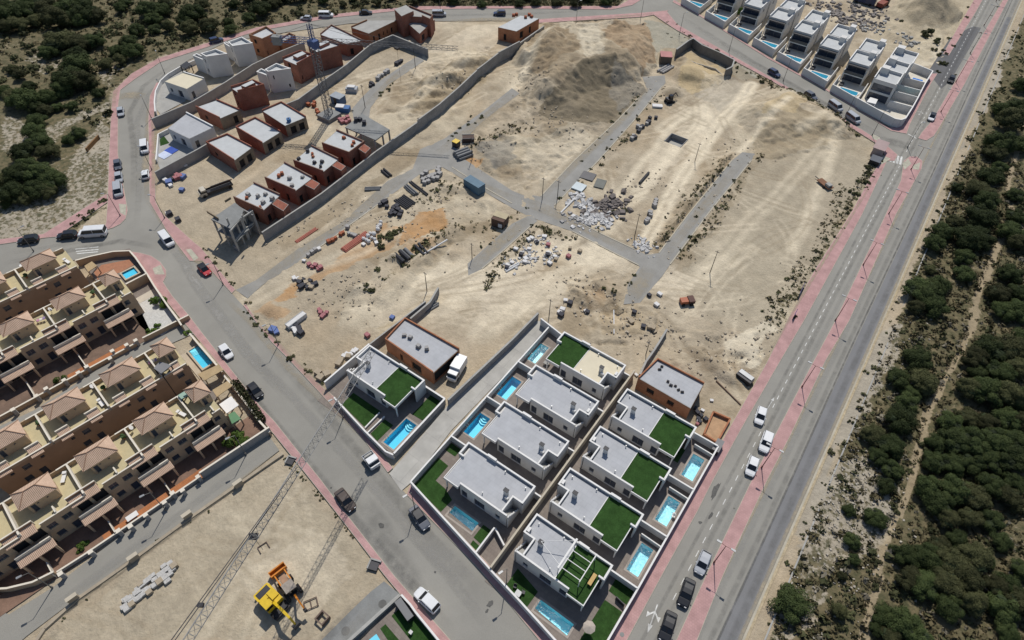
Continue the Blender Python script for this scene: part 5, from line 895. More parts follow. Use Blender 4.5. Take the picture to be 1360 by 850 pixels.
# ------------------------------------------------------------------ houses of the building site
def flat_house(label, px, z, mw, mr, roof_in=0.25, ph=0.5, par=(0, 1, 2, 3), wins=None, cat='house', group=None, name='brick_house', mp=None, base=-0.5, openk='open', roof_z=None, capm=None, mf=None, mws=None):
    "px: the four roof corners W, N, E, S in the photograph at height z; par: edges that carry a parapet (0=WN,1=NE,2=ES,3=SW)"
    q = P2(px, z); c = sum(q, Vector((0, 0)))/len(q); q = [p-c for p in q]; n = len(q)
    a = sum(q[i].x*q[(i+1) % n].y-q[(i+1) % n].x*q[i].y for i in range(n)); idx = list(range(n))
    if a < 0: q = q[::-1]; idx = [(n-2-i) % n for i in range(n)]
    t = thing(name, label, cat, (c.x, c.y, 0), 0, group); zr = (z-ph) if roof_z is None else roof_z; b = MB(); W_ = wins or {}
    for i in range(n):
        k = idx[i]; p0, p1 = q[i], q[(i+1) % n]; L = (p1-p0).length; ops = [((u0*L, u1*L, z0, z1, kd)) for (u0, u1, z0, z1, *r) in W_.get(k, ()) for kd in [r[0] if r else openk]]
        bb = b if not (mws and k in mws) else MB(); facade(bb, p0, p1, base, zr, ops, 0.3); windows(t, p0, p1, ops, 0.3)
        if bb is not b: bb.build('unrendered_wall', mws[k], t)
    b.build('wall', mw, t)
    ins = offset(q, roof_in)
    b = MB(); b.face([(p.x, p.y, zr) for p in q]); b.build('roof_slab', mf or CONC, t); b = MB(); b.face([(p.x, p.y, zr+.02) for p in offset(q, 0.2)]); b.build('roof_screed', mr, t)
    for i in range(n):
        if idx[i] not in par: continue
        p0, p1 = q[i], q[(i+1) % n]; d = p1-p0; L = d.length; a_ = math.atan2(d.y, d.x); nn = Vector((-d.y, d.x)).normalized()*0.11; m0 = (p0+p1)/2+nn; b = MB(); hh = z-zr-0.004*i
        b.obox(m0.x, m0.y, zr+.003, L-0.005*i, 0.22, hh, a_); pp = b.build('parapet', mp or mw, t)
        if capm: b = MB(); b.obox(m0.x, m0.y, zr+.003+hh, L+.02, 0.3, 0.05, a_); b.build('coping', capm, pp)
    return t, q, c
def onroof(t, kind, pxs, z, m, size=(0.7, 0.7, 0.5)):
    for px in pxs:
        c = P(px[0], px[1], z); lx, ly, h = [s*random.uniform(.8, 1.2) for s in size]
        o = thing(kind[0], kind[1], kind[2], (c.x, c.y, z), random.uniform(0, 1), kind[3])
        boxpart('pallet', WOODG, o, (-lx/2-.05, -ly/2-.05, 0, lx/2+.05, ly/2+.05, 0.12)); b = MB(); nrow = 3
        for r in range(nrow): b.box(-lx/2+.01*r, -ly/2+.01*r, 0.12+r*h/nrow+.005, lx/2-.01*r, ly/2-.012*r, 0.12+(r+1)*h/nrow)
        b.build('load', m, o)
WOODG = mat('weathered_wood', (0.24, 0.19, 0.13), 0.9, 0.2, 2)
BRICKP = mat('brick_stack', (0.32, 0.11, 0.06), 0.9, 0.2, 3); BLOCKP = mat('block_stack', (0.33, 0.32, 0.31), 0.9, 0.15, 3); DARKP = mat('dark_tarp_load', (0.05, 0.05, 0.06), 0.8, 0.2, 3); WHITEP = mat('white_sack', (0.62, 0.61, 0.60), 0.8, 0.08, 3); PINKP = mat('pink_wrapped_load', (0.34, 0.14, 0.15), 0.8, 0.25, 3)
win1 = lambda *us: [(u, u+w, z0, z1) for u, w, z0, z1 in us]
BEIGEB = brickmat('beige_block', (0.26, 0.22, 0.16), (0.22, 0.185, 0.14), (0.2, 0.17, 0.14), 0.4, 0.2, 0.02, var=0.25)
GA = 'single storey brick shells with flat screed roofs, middle row of the site'; GB = 'single storey brick shells with loaded roofs along the site wall'
T4 = (0.18, 0.30, 0.2, 2.3); 
flat_house('brick shell with flat grey roof in the middle row, nearest the dark shaded yard', [(272.9, 187.6), (301.8, 176.5), (334.5, 193.5), (310, 211.5)], 3.9, BRICK, SLAB, par=(0, 1, 3), wins={2: [(0.2, 0.45, 0.2, 2.4), (0.6, 0.85, 0.2, 2.4)], 3: [(0.25, 0.35, 1, 2.2)]}, group=GA, mws={2: BEIGEB})
flat_house('brick shell with flat grey roof in the middle row, second from the lower left', [(312.4, 167.6), (338.8, 154.7), (372.5, 173), (347.6, 188.5)], 3.9, BRICK, SLAB, par=(0, 1, 3), wins={2: [(0.2, 0.45, 0.2, 2.4), (0.6, 0.85, 0.2, 2.4)]}, group=GA, mws={2: BEIGEB})
flat_house('brick shell with a blue tank on its flat roof, beside the crane base', [(347.6, 145.3), (373.5, 134.1), (406, 153.5), (378, 165)], 3.9, BRICK, SLAB, par=(0, 1), wins={2: [(0.2, 0.45, 0.2, 2.4), (0.6, 0.85, 0.2, 2.4)]}, group=GA, mws={2: BEIGEB})
flat_house('small brick shell with flat grey roof behind the middle row, beside the white house', [(259.4, 140.6), (287.6, 131), (318, 144), (291, 155.5)], 3.9, BRICK, SLAB, par=(1, 3), wins={3: [(0.3, 0.42, 1, 2.2)], 2: [(0.6, 0.8, 0.2, 2.4)]}, group=GA, mws={2: BEIGEB})
c = P(384, 161, 3.5); t = thing('water_tank', 'small blue tank on the brick shell roof beside the crane base', 'tank', (c.x, c.y, 3.45)); b = MB(); b.tube((0, 0, 0), (0, 0, .9), .6, 12); b.build('body', mat('blue_plastic', (0.05, 0.16, 0.36), 0.5), t); b = MB(); b.tube((0, 0, .9), (0, 0, .98), .25, 10); b.build('lid', DMETAL, t)
F_ = [([(309.4, 260.6), (337, 241), (371.8, 257), (348.5, 277.8)], 'nearest the bare concrete frame'), ([(351, 234.7), (377.6, 214), (415, 234), (391.3, 251.8)], 'second from the bare concrete frame'), ([(389, 212), (414, 192), (449.5, 209.5), (428.5, 226.5)], 'third from the bare concrete frame'), ([(427, 189), (447, 171.2), (484, 187), (463.5, 202)], 'beside the open concrete slab')]
for px, l in F_: flat_house('brick shell with materials on its pale roof, '+l, px, 4.8, BRICK, SLAB, par=(1, 3, 2) if 'slab' in l else (1, 3), wins={2: [(0.12, 0.3, 0.2, 2.3)], 3: [(0.18, 0.28, 1.2, 2.3), (0.62, 0.72, 0.2, 2.3)]}, group=GB)
for px in ([(361, 270.5), (368, 263), (383, 271), (376, 279.5)], [(404, 244.5), (412, 236), (424.5, 243), (417, 251)], [(441, 219.5), (447, 213), (459, 220), (453, 226)], [(476, 197), (483, 190), (492, 196), (485, 203)]):
    flat_house('low brick wing of a loaded shell facing the site wall', px, 4.3, BRICK, BRICK, ph=0.15, par=(), group='low brick wings of the shells', name='brick_wing', cat='annex')
K = lambda l, c_, g: ('material_pallet', l, c_, g)
for z, m, pxs, l, sz in ((4.32, BLOCKP, [(330, 260), (343, 262), (353, 259), (362, 265), (350, 270)], 'grey block pallet on the loaded shell nearest the concrete frame', (.8, .8, .7)), (4.32, BRICKP, [(328, 264), (346, 276)], 'red brick pallet on the loaded shell nearest the concrete frame', (.6, .6, .4)),
                         (4.32, BRICKP, [(375, 232), (371, 235)], 'red brick pallet on the second loaded brick shell', (.8, .8, .8)), (4.32, BLOCKP, [(385, 238), (388, 247), (402, 236)], 'grey block pallet on the second loaded brick shell', (.8, .8, .6)),
                         (4.32, BRICKP, [(416, 209), (415, 205)], 'red brick pallet on the third loaded brick shell', (.6, .6, .5)), (4.32, DARKP, [(409, 202), (418, 217), (428, 216), (426, 222), (397, 212)], 'dark wrapped load on the third loaded brick shell', (.7, .7, .6)),
                         (4.32, BRICKP, [(468, 194), (470, 190), (457, 184)], 'red brick pallet on the brick shell beside the open slab', (.7, .7, .5))):
    onroof(None, K(l, 'pallet', l+' group'), pxs, z, m, sz)
# white finished houses of the site
GW = 'white finished houses of the upper left site'
WIN2 = {3: [(0.15, 0.25, 0.9, 2.1, 'win'), (0.5, 0.7, 0.1, 2.3, 'win')], 2: [(0.15, 0.3, 0.1, 2.2, 'door')]}
flat_house('low white house with grey roof beside the blue-striped pool, upper left', [(221.8, 168.5), (247.6, 148.5), (283, 167), (250.6, 182.4)], 4.0, WHITE, ROOFG, par=(1,), wins=WIN2, group=GW, name='white_house', capm=WHITEC, ph=0.45)
flat_house('low white house with cream roof at the curve of the road, upper left', [(218, 107), (244, 95), (271, 103), (247.6, 117)], 4.0, WHITE, ROOFC, par=(1,), wins=WIN2, group=GW, name='white_house', capm=WHITEC, ph=0.3)
def tower(label, blocks, mw, mr, group, wins=None, name='white_house', capm=None):
    t = None
    for i, (px, z, par) in enumerate(blocks):
        if t is None: t, q, c = flat_house(label, px, z, mw, mr, par=par, wins=wins, group=group, name=name, capm=capm, ph=0.7)
        else:
            t2, q2, c2 = flat_house('x', px, z, mw, mr, par=par, name='wing', capm=capm, ph=0.6)
            for ch in kids(t2): ch.parent = t; ch.location = (c2.x-c.x, c2.y-c.y, 0)
            bpy.data.objects.remove(t2)
    return t
W2 = {3: [(0.2, 0.45, 1, 2.2), (0.2, 0.45, 4, 5.2)], 2: [(0.15, 0.2, 4, 5.2), (0.75, 0.82, 0.9, 2)]}
W2b = {3: [(0.3, 0.55, 1, 2.2), (0.3, 0.55, 4, 5.2)]}
tower('tall white two storey house with roof box, lower of the pair by the road curve', [([(266.5, 70.8), (286.5, 65), (301.8, 71.2), (274, 75)], 6.6, (0, 1, 2, 3)), ([(256, 73.5), (261, 71), (273, 76), (269, 79)], 4.6, (0, 1, 2, 3))], WHITE, SLAB, GW, W2b, capm=WHITEC)
tower('tall white two storey house with roof box, upper of the pair by the road curve', [([(303, 55.5), (321, 49), (335.5, 57), (309, 61)], 6.6, (0, 1, 2, 3)), ([(297, 57), (300, 55.5), (309, 60), (305, 62)], 4.6, (0, 1, 2, 3))], WHITE, SLAB, GW, W2b, capm=WHITEC)
tower('tall white house with a pale pink side wall among the brick towers', [([(352, 92), (367, 84), (386, 90.8), (356, 95)], 6.6, (0, 1, 2, 3)), ([(340.5, 95), (347, 91), (357, 95.5), (353, 99.5)], 4.9, (0, 1, 3))], WHITE, SLAB, GW, W2, capm=WHITEC)
GBT = 'tall brick house shells of the upper left site'
WB = {3: [(0.3, 0.5, 1, 2.3), (0.3, 0.5, 4, 5.3)], 2: [(0.1, 0.16, 1, 2.2)]}
tower('tall brick shell with a small roof box in front of the white tower', [([(306, 114), (336, 105), (350.6, 111.5), (315, 120)], 6.3, (0, 1, 2)), ([(319, 111), (334, 104), (338, 107), (325, 113)], 7.3, ())], BRICK, SLAB, GBT, {3: WB[3]}, 'brick_house')
tower('tall brick shell with roof box behind the crane mast, left one', [([(374.7, 75.5), (398, 66.3), (416.5, 71.3), (394, 83.8)], 6.5, (0, 1, 2)), ([(388, 71), (401, 65.5), (406, 68.5), (394, 74)], 7.4, ())], BRICK, SLAB, GBT, WB, 'brick_house')
tower('tall brick shell behind the crane mast, right one with a broad blank wall', [([(409, 60), (434.7, 52), (450.6, 57), (420, 66)], 7.0, (0, 1)), ([(420, 56), (433, 50.5), (437, 53), (425, 58.5)], 7.8, ())], BRICK, SLAB, GBT, {3: WB[3]}, 'brick_house')
tower('tall brick shell with L-shaped pale roof, farthest left of the brick towers', [([(330, 45.3), (353.5, 34.2), (366.5, 43), (348, 51.3)], 6.4, (0, 1, 2, 3)), ([(368, 53), (384, 43), (392, 46), (374, 57)], 3.4, (0, 1, 2))], BRICKO, SLAB, GBT, WB, 'brick_house')
flat_house('brick shell with long white flat roof beside the top road', [(425, 44), (440, 32), (480.6, 52), (459, 56)], 4.6, BRICK, SLAB, par=(0, 1), wins={3: [(0.4, 0.5, 1, 2.3)], 2: [(0.2, 0.4, 0.3, 2.3)]}, group=GBT)
flat_house('long brick shell with grey roof and a row of small windows by the top road', [(466, 34.5), (487, 25.5), (527, 24.7), (489.4, 42.6)], 4.2, BRICKO, CONC, par=(0,), wins={2: [(0.12, 0.18, 0.2, 2.2), (0.3, 0.37, 0.2, 2.2), (0.47, 0.51, 1, 2.2), (0.6, 0.64, 1, 2.2), (0.75, 0.82, 0.6, 2.2)]}, group=GBT)
tower('tallest brick shell with hollow upper floor at the end of the top road row', [([(533, 21), (548, 12), (577, 23), (557, 42)], 4.2, ()), ([(523.5, 10), (539, 4.2), (549, 12), (533, 19)], 7.6, ()), ([(533, 18.5), (543.5, 7), (575, 19.4), (571, 25), (560, 20)], 6.2, (0, 1, 2, 3))], BRICK, CONC, GBT, {2: [(0.12, 0.3, 0.4, 2.4), (0.5, 0.7, 0.4, 2.4)], 3: [(0.3, 0.36, 1, 2.2)]}, 'brick_house')
flat_house('lone brick shell with grey base beside the stepped site wall, upper middle', [(661.5, 36), (691, 20.5), (716, 24.5), (686, 41.5)], 4.2, BRICKO, SLAB, par=(), ph=0.05, wins={2: [(0.15, 0.3, 1, 3.2), (0.55, 0.65, 1, 3.2)], 3: [(0.3, 0.45, 0.3, 2.4)]}, group=GBT)
onroof(None, K('dark load on the roof of the lone brick shell', 'pallet', 'dark loads on the lone brick shell'), [(682, 22), (686, 21), (698, 24), (703, 21), (706, 23)], 4.2, BRICKP, (.9, .9, .7))
# two brick shells among the villas
flat_house('brick shell with grey screed roof beside the lone white villa', [(511, 449.5), (537.6, 421), (610, 461.8), (574.5, 494)], 3.9, BRICKO, ROOFG, par=(0, 1, 3), wins={3: [(0.3, 0.36, 0.2, 2.3), (0.55, 0.75, 0.2, 2.6)], 2: [(0.05, 0.95, 0.1, 3.0)]}, group='brick shells among the white villas')
flat_house('brick shell with grey roof and scattered tools next to the boulevard villas', [(848, 500), (873.5, 475), (936, 507.5), (918, 540.5)], 3.9, BRICKO, ROOFG, par=(0, 1), wins={3: [(0.2, 0.34, 0.9, 2.3), (0.6, 0.72, 0.9, 2.3)], 2: [(0.05, 0.95, 0.1, 2.9)]}, group='brick shells among the white villas')
onroof(None, K('small tool stack on the brick shell by the boulevard villas', 'pallet', 'tools on the brick shell by the boulevard villas'), [(887, 507), (891, 512), (897, 513), (901, 518), (906, 521), (879, 487), (876, 491)], 3.45, DARKP, (.5, .3, .25))
onroof(None, K('block pallet on the brick shell beside the lone villa', 'pallet', 'pallets on the brick shell beside the lone villa'), [(545, 449), (567, 464), (537, 446), (556, 461)], 3.45, BLOCKP, (.7, .7, .6))
qq = P2([(947.5, 546.5), (970, 556), (952.5, 587), (935, 576)], 0.7); wall('rough brick tub of a pool under construction beside the boulevard pavement', qq+[qq[0]], 0.75, 0.3, BRICKO, None, name='brick_pool_tub', cat='pool shell'); sheet('pool_tub_floor', offset(qq, 0.2), 0.05, mat('sandy_orange_floor', (0.42, 0.27, 0.16), 0.95, 0.2, 1))
# bare concrete frames
def frame(label, px, z, base_px=None, levels=1, name='concrete_frame', extra=None):
    q = P2(px, z); c = sum(q, Vector((0, 0)))/len(q); q = [p-c for p in q]; t = thing(name, label, 'building frame', (c.x, c.y, 0)); b = MB(); b.prism(q, z-0.3, z, 0, None, True); b.build('floor_slab', CONCD, t)
    n = len(q)
    for i in range(n):
        for u in (0.04, 0.5):
            p = (q[i]*(1-u)+q[(i+1) % n]*u)*0.97; boxpart('column', CONC, t, (p.x-.17, p.y-.17, -.4, p.x+.17, p.y+.17, z-.3))
    return t, q, c
frame('open concrete slab on columns beside the last brick shell of the wall row', [(458, 169), (481, 151), (517.6, 172), (499, 186)], 4.2)
onroof(None, K('dark pallet on the open concrete slab', 'pallet', 'dark pallets on the open concrete slab'), [(473, 161), (478, 160), (484, 165)], 4.2, DARKP, (1, 1, .8))
t, q, c = frame('two storey bare concrete frame with rough slab at the corner of the site', [(280, 291), (312, 269), (323, 278), (321, 288), (306, 303.5)], 6.4)
b = MB()
for p0, p1 in (((306, 303.5), (318, 335)),): pass
fw = [P(x, y, 0).xy-c for x, y in ((306+11.5, 334), (330, 318), (345, 308))]
for p in fw: boxpart('column', CONC, t, (p.x-.17, p.y-.17, -.4, p.x+.17, p.y+.17, 6.3))
for p, q_ in zip(fw[:-1], fw[1:]):
    for zz in (3.0, 6.0): b = MB(); d = q_-p; m_ = (p+q_)/2; b.obox(m_.x, m_.y, zz, d.length, 0.3, 0.3, math.atan2(d.y, d.x)); b.build('beam', CONC, t)
b = MB(); b.prism([fw[0]+Vector((-6, 0.4)), fw[0]+Vector((0.3, 0.2)), fw[2], fw[2]+Vector((-5, 3))], 2.7, 2.95, 0, None, True); b.build('floor_slab', CONCD, t)
pc = sum(q, Vector((0, 0)))/len(q); b = MB(); b.prism([p*.97 for p in q], 2.9, 3.2, 0, None, True); b.build('floor_slab', CONCD, t)
boxpart('infill_wall', BLOCKW, t, (-4.2, 0.5, -.3, -1.2, .75, 2.88), (0.6, -2.0, 3.22, .85, 2.2, 5.8)); boxpart('prop', CONC, t, *[(x_, y_, 3.22, x_+.12, y_+.12, 6.08) for x_ in (-3.4, -1.9, -.4, 1.2) for y_ in (-1.8, 0.2)])
boxpart('parapet_form', WOODG, t, (-5.0, -2.9, 6.41, -1.0, -2.75, 7.1), (-4.9, 1.9, 6.41, -4.75, 3.5, 7.0)); boxpart('column_stub', CONC, t, (1.9, -2.6, 6.41, 2.2, -2.3, 8.2), (3.4, .2, 6.41, 3.7, .5, 8.0))
boxpart('back_wall', BLOCKW, t, (-3.5, 3.0, -0.3, 3.0, 3.25, 5.9)); boxpart('low_wall', BLOCKW, t, (fw[0].x, fw[0].y-.1, -.3, fw[2].x, fw[0].y+.1, 1.2))
# site walls
base = [(352, 320), (430, 268), (500, 213), (556, 173), (584, 152), (609, 130), (634, 106), (662, 84), (690, 69), (722, 46)]
wall('long grey block wall stepping along the building site with a deep blue shadow', P2(base), [2.6, 2.6, 2.6, 3.2, 3.2, 3.2, 3.4, 3.6, 3.0], 0.3, BLOCKW, CONC, name='site_wall', panel=6)
wall('high block wall in front of the brick towers with a corner near the top road', P2([(378, 152), (399, 143.5), (437, 115), (461, 98), (494, 70), (523, 57.5), (569, 76.5)]), [2.8]*6, 0.3, BLOCKW, CONC, name='site_wall', panel=6)
wall('block wall behind the middle brick row rising to the white towers', P2([(206.5, 170), (260, 147), (303, 121), (339, 97), (372, 81), (406, 67)]), 2.8, 0.3, mat('painted_grey_wall', (0.33, 0.31, 0.29), 0.85, 0.12, 0.6, fine=0.05), CONC, name='site_wall', panel=8)
wall('grey painted wall below the blue-striped pool house', P2([(211, 240), (268, 209), (300, 190)]), 2.6, 0.3, mat('painted_grey_wall', (0.33, 0.31, 0.29)), CONC, name='site_wall', panel=8)
wall('white curved garden wall around the cream-roofed house at the road curve', P2([(206, 148), (205, 135), (206.5, 121), (213, 107), (223, 98), (240, 88), (262, 78), (285, 66)], 1.2), 1.2, 0.25, WHITE, WHITEC)
wall('white garden wall beside the blue-striped pool along the road', P2([(207, 212), (209, 190), (210, 178), (224, 171)], 1.1), 1.1, 0.22, WHITE, WHITEC)
wall('short grey wall stub at the end of the driveway brick plot', P2([(545, 423), (571, 401), (582, 382)], 1.8), 1.8, 0.3, BLOCKW, CONC)
wall('curved tan wall climbing from the villas to the excavation', P2([(850, 497), (858, 480), (868, 466), (877, 452), (886, 437)], 1.4), 1.4, 0.3, BLOCKW, CONC, panel=3)
wall('retaining wall coloured as shaded around the sandy excavation by the top road', P2([(896, 77), (912, 65), (918, 62), (930, 71), (955, 82), (972, 91), (969, 100), (961, 104)], 0), 2.9, 0.35, mat('dark_block_wall', (0.19, 0.18, 0.165), 0.9, 0.2, 0.8), CONC, name='retaining_wall', panel=4)  # block colour darkened to carry the shade on the wall faces
wall('low white kerb of the excavation floor', P2([(906, 78), (925, 86), (950, 93), (962, 104), (969, 97)], 0), 0.5, 0.25, CONC, None, name='kerb_wall')
sheet('yard_paving', P2([(208, 145), (206, 122), (215, 108), (240, 92), (262, 100), (265, 118), (245, 135), (213, 152)]), 0.0, CONC); sheet('yard_paving', P2([(208, 214), (210, 178), (250, 160), (285, 180), (262, 200), (215, 230)]), 0.0, CONC)
sheet('garden_lawn', P2([(212, 185), (218, 181), (225, 190), (213, 194)]), 0.03, LAWN)
c = P(222, 203); t = thing('striped_pool_cover', 'flat blue and white pool cover in the garden of the low white house', 'pool cover', (c.x, c.y, 0.02), R(4)); boxpart('blue_half', mat('blue_cover', (0.04, 0.09, 0.40), 0.7), t, (-1.4, 0.2, 0, 1.6, 2.4, .12)); boxpart('white_half', mat('pale_blue_cover', (0.50, 0.56, 0.70), 0.7), t, (-1.2, -2.4, 0, 1.8, .19, .10))
c = P(226, 98); lean_to('dark shelter beside the garden wall of the white towers', [(239, 87), (248, 81), (254, 86), (246, 91)], 2.3, DMETAL, DMETAL)

# ------------------------------------------------------------------ far villas beyond the upper road
DGL = mat('dark_balcony_glass', (0.045, 0.048, 0.055), 0.3, 0.15, spec=0.5)
def far_villa(sk):
    t = bpy.data.objects.new('terraced_villa', None); COL.objects.link(t); wv = 8.6
    def hb(x0, x1, y0, y1, z0, z1, fr=(), ri=()):
        b = MB(); pts = [(x0, y0), (x1, y0), (x1, y1), (x0, y1)]
        for i in range(4): facade(b, pts[i], pts[(i+1) % 4], z0, z1, fr if i == 0 else ri if i == 1 else (), 0.35)
        b.build('wall', WHITE, t); windows(t, pts[0], pts[1], fr, 0.35); windows(t, pts[1], pts[2], ri, 0.2)
        b = MB(); b.face([(x0, y0, z1), (x1, y0, z1), (x1, y1, z1), (x0, y1, z1)]); b.build('roof_terrace', SLAB, t); p = 0.75
        boxpart('parapet', WHITE, t, (x0, y1-.2, z1, x1, y1, z1+p), (x0, y0+.2, z1, x0+.2, y1-.2, z1+p-.01), (x1-.2, y0+.2, z1, x1, y1-.2, z1+p-.01), (x0, y0, z1, x1, y0+.2, z1+p*.55))
        boxpart('coping', WHITEC, t, (x0-.04, y1-.24, z1+p, x1+.04, y1+.04, z1+p+.06), (x0-.04, y0, z1+p-.01, x0+.24, y1-.24, z1+p+.05), (x1-.24, y0, z1+p-.01, x1+.04, y1-.24, z1+p+.05))
    hb(-8.2, -1.9, 13.2, 21.3, -.3, 6.0, [(0.4, 5.9, 3.3, 5.6), (0.3, 6.0, 0.2, 2.7)], [(3, 4, 3.8, 5.0)]); hb(-7.9, -1.6, 22.0, 30.5, -.3, 6.3, (), [(3, 4, 3.8, 5.0)])
    boxpart('balcony', WHITE, t, (-8.2, 11.6, 2.85, -1.9, 13.19, 3.15), (-8.2, 11.6, 3.15, -8.0, 13.19, 4.1), (-2.1, 11.6, 3.15, -1.9, 13.19, 4.1))
    boxpart('balcony_glass', DGL, t, (-8.0, 11.62, 3.15, -2.1, 11.68, 4.0))
    for x in (-8.1, -2.0): boxpart('column', WHITE, t, (x-.12, 11.62, -.2, x+.12, 11.86, 2.84))
    boxpart('roof_box', WHITE, t, (-3.9, 19.0, 6.02, -2.2, 21.05, 8.0)); boxpart('roof_box', WHITE, t, (-3.6, 28.0, 6.32, -1.9, 30.2, 8.3))
    boxpart('pergola_roof', DMETAL, t, (-8.0, 12.0, 5.62, -2.1, 13.18, 5.75))
    b = MB(); fl = [(-8.6, sk*8.6), (0, 0), (0, 13), (-8.6, 13)]; b.face([(p[0], p[1], 0.35) for p in fl]); b.build('terrace', mat('cream_terrace', (0.58, 0.54, 0.46), 0.8, 0.08, fine=0.05), t)
    b = MB(); b.obox(-4.3, 4.3*sk+.1, -.4, math.hypot(8.6, 8.6*sk), 0.25, 2.8, math.atan2(-sk, 1)); b.build('front_wall', WHITE, t)
    b = MB(); b.obox(-4.3, 4.3*sk+.1, 2.4, math.hypot(8.6, 8.6*sk)+.06, 0.33, 0.06, math.atan2(-sk, 1)); b.build('coping', WHITEC, t)
    boxpart('side_wall', WHITE, t, (-.2, 0.3, -.3, 0, 12, 2.1), (-8.75, sk*8.6, -.3, -8.55, 12, 2.1)); 
    b = MB(); b.box(-6.6, 5.2, .3, -1.2, 7.6, .50); b.box(-6.9, 4.9, .3, -6.6, 7.9, .56); b.box(-1.2, 4.9, .3, -.9, 7.9, .56); b.box(-6.6, 7.6, .3, -1.2, 7.9, .56); b.box(-6.6, 4.9, .3, -1.2, 5.2, .56); b.build('pool_rim', WHITEC, t)
    b = MB(); b.face([(-6.6, 5.2, .52), (-1.2, 5.2, .52), (-1.2, 7.6, .52), (-6.6, 7.6, .52)]); b.build('pool_water', mat('far_pool_blue', (0.03, 0.27, 0.42), 0.15, 0.1, 0.5, spec=0.5), t)
    b = MB(); b.box(-7.6, 8.6, .36, -6.4, 10.8, .7); b.build('sunbed', DMETAL, t)
    return t
fv0 = None; FVC = [(927, 19), (960, 37.6), (992, 56), (1026, 75), (1059.4, 94.7), (1094.7, 117.6)]
FL = ['farthest of the terraced villas beyond the upper road, cut by the top edge', 'second farthest terraced villa beyond the upper road', 'terraced villa with a palm by its side wall', 'terraced villa fourth from the corner plot', 'terraced villa with a white parasol on its pool terrace', 'terraced villa second from the corner plot with the curved wall', 'terraced villa next to the corner plot with the curved wall']
FVW = [P(*p) for p in FVC]; FVW.append(FVW[-1]+Vector((10.6, -4.6, 0)))
for c, l in zip(FVW, FL):
    if fv0 is None: fv0 = far_villa(0.43); o = fv0; o.location = (c.x, c.y, 0)
    else: o = dup(fv0, (c.x, c.y, 0))
    tag(o, 'white '+l, 'villa', 'white terraced villas beyond the upper road')
W0 = P(1094.7, 117.6)
def loc(pts): return [Vector((W0.x+x, W0.y+y)) for x, y in pts]
def block(label, rect, z, name='corner_villa'):
    x0, x1, y0, y1 = rect; t = thing(name, label, 'villa', (W0.x+x0, W0.y+y0, 0), 0, 'houses of the corner plot'); b = MB(); w, d = x1-x0, y1-y0; pts = [(0, 0), (w, 0), (w, d), (0, d)]
    fr = [(0.5, w-.5, 3.2, 5.5), (0.5, w-.5, .2, 2.6)]; ri = [(1, 2, 3.6, 5.0)]
    for i in range(4): facade(b, pts[i], pts[(i+1) % 4], -.3, z, fr if i == 0 else ri if i == 1 else (), 0.35)
    b.build('wall', WHITE, t); windows(t, pts[0], pts[1], fr, 0.35); windows(t, pts[1], pts[2], ri, 0.2)
    b = MB(); b.face([(0, 0, z), (w, 0, z), (w, d, z), (0, d, z)]); b.build('roof_terrace', SLAB, t); p = .8
    boxpart('parapet', WHITE, t, (0, d-.2, z, w, d, z+p), (0, .2, z, .2, d-.2, z+p-.01), (w-.2, .2, z, w, d-.2, z+p-.01), (0, 0, z, w, .2, z+p*.6)); boxpart('roof_box', WHITE, t, (0.4, d-2.6, z+.01, 2.6, d-.3, z+2.0)); boxpart('coping', WHITEC, t, (-.04, d-.24, z+p, w+.04, d+.04, z+p+.06), (-.04, 0, z+p-.01, .24, d-.24, z+p+.05), (w-.24, 0, z+p-.01, w+.04, d-.24, z+p+.05))
block('white corner house nearest the boulevard junction, with a roof terrace', (11.7, 18.3, 1.5, 9.0), 6.2); block('white corner house in the middle of the corner plot', (12.0, 18.6, 9.8, 16.5), 6.2); block('white corner house farthest up the boulevard in the corner plot', (12.2, 19.0, 17.5, 25.5), 6.2)
sheet('plot_terrace', loc([(11, -5.0), (12, -6.3), (22, -10), (24.5, -8.2), (25, 6), (25, 27), (11.2, 27), (11, 12)]), 0.3, mat('cream_terrace', (0.58, 0.54, 0.46)))
wall('long curved white wall around the corner plot of the terraced villas', loc([(10.7, -4.8), (12.1, -5.5), (19, -8.3), (22.5, -9.5), (24.0, -9.0), (24.8, -7.4), (25, 0), (25.0, 6.6), (24.8, 17), (25.0, 27), (18.8, 28.5)]), 2.6, 0.25, WHITE, WHITEC)
for y0, l in ((0.0, 'low'), (6.8, 'lower middle'), (11.5, 'upper middle'), (17.4, 'high')): wall('white dividing wall of the corner plot pools, %s one' % l, loc([(18.6, y0), (24.9, y0+.6)]), 2.5, 0.2, WHITE, WHITEC)
def flatpool(label, pts, zc, m):
    q = loc(pts); c = sum(q, Vector((0, 0)))/len(q); t = thing('swimming_pool', label, 'swimming pool', (c.x, c.y, .3), 0, 'pools of the corner plot'); b = MB(); o_ = offset([p-c for p in q], -0.35); i_ = [p-c for p in q]
    b.prism(o_, -.1, 0.05); b.build('pool_rim', WHITEC, t); b = MB(); b.prism(i_, 0, 0.08); b.build('water', m, t)
FP = MATS['far_pool_blue']
flatpool('long dark blue pool inside the curved corner wall', [(13.5, -4.2), (18, -6.4), (22.6, -7.6), (22.4, -5.8), (18.5, -4.2)], 1, mat('deep_pool_blue', (0.02, 0.06, 0.24), 0.15, spec=.5)); flatpool('turquoise pool in the lower boulevard court of the corner plot', [(20.8, 8.0), (23.8, 8.2), (23.8, 10.9), (20.8, 10.6)], 1, mat('turq_pool', (0.10, 0.45, 0.46), 0.15, spec=.5)); flatpool('bright blue pool with a dark cover in the upper court of the corner plot', [(20.8, 19.5), (23.8, 19.7), (23.8, 24.0), (20.8, 23.8)], 1, mat('bright_pool', (0.04, 0.20, 0.58), 0.15, spec=.5))
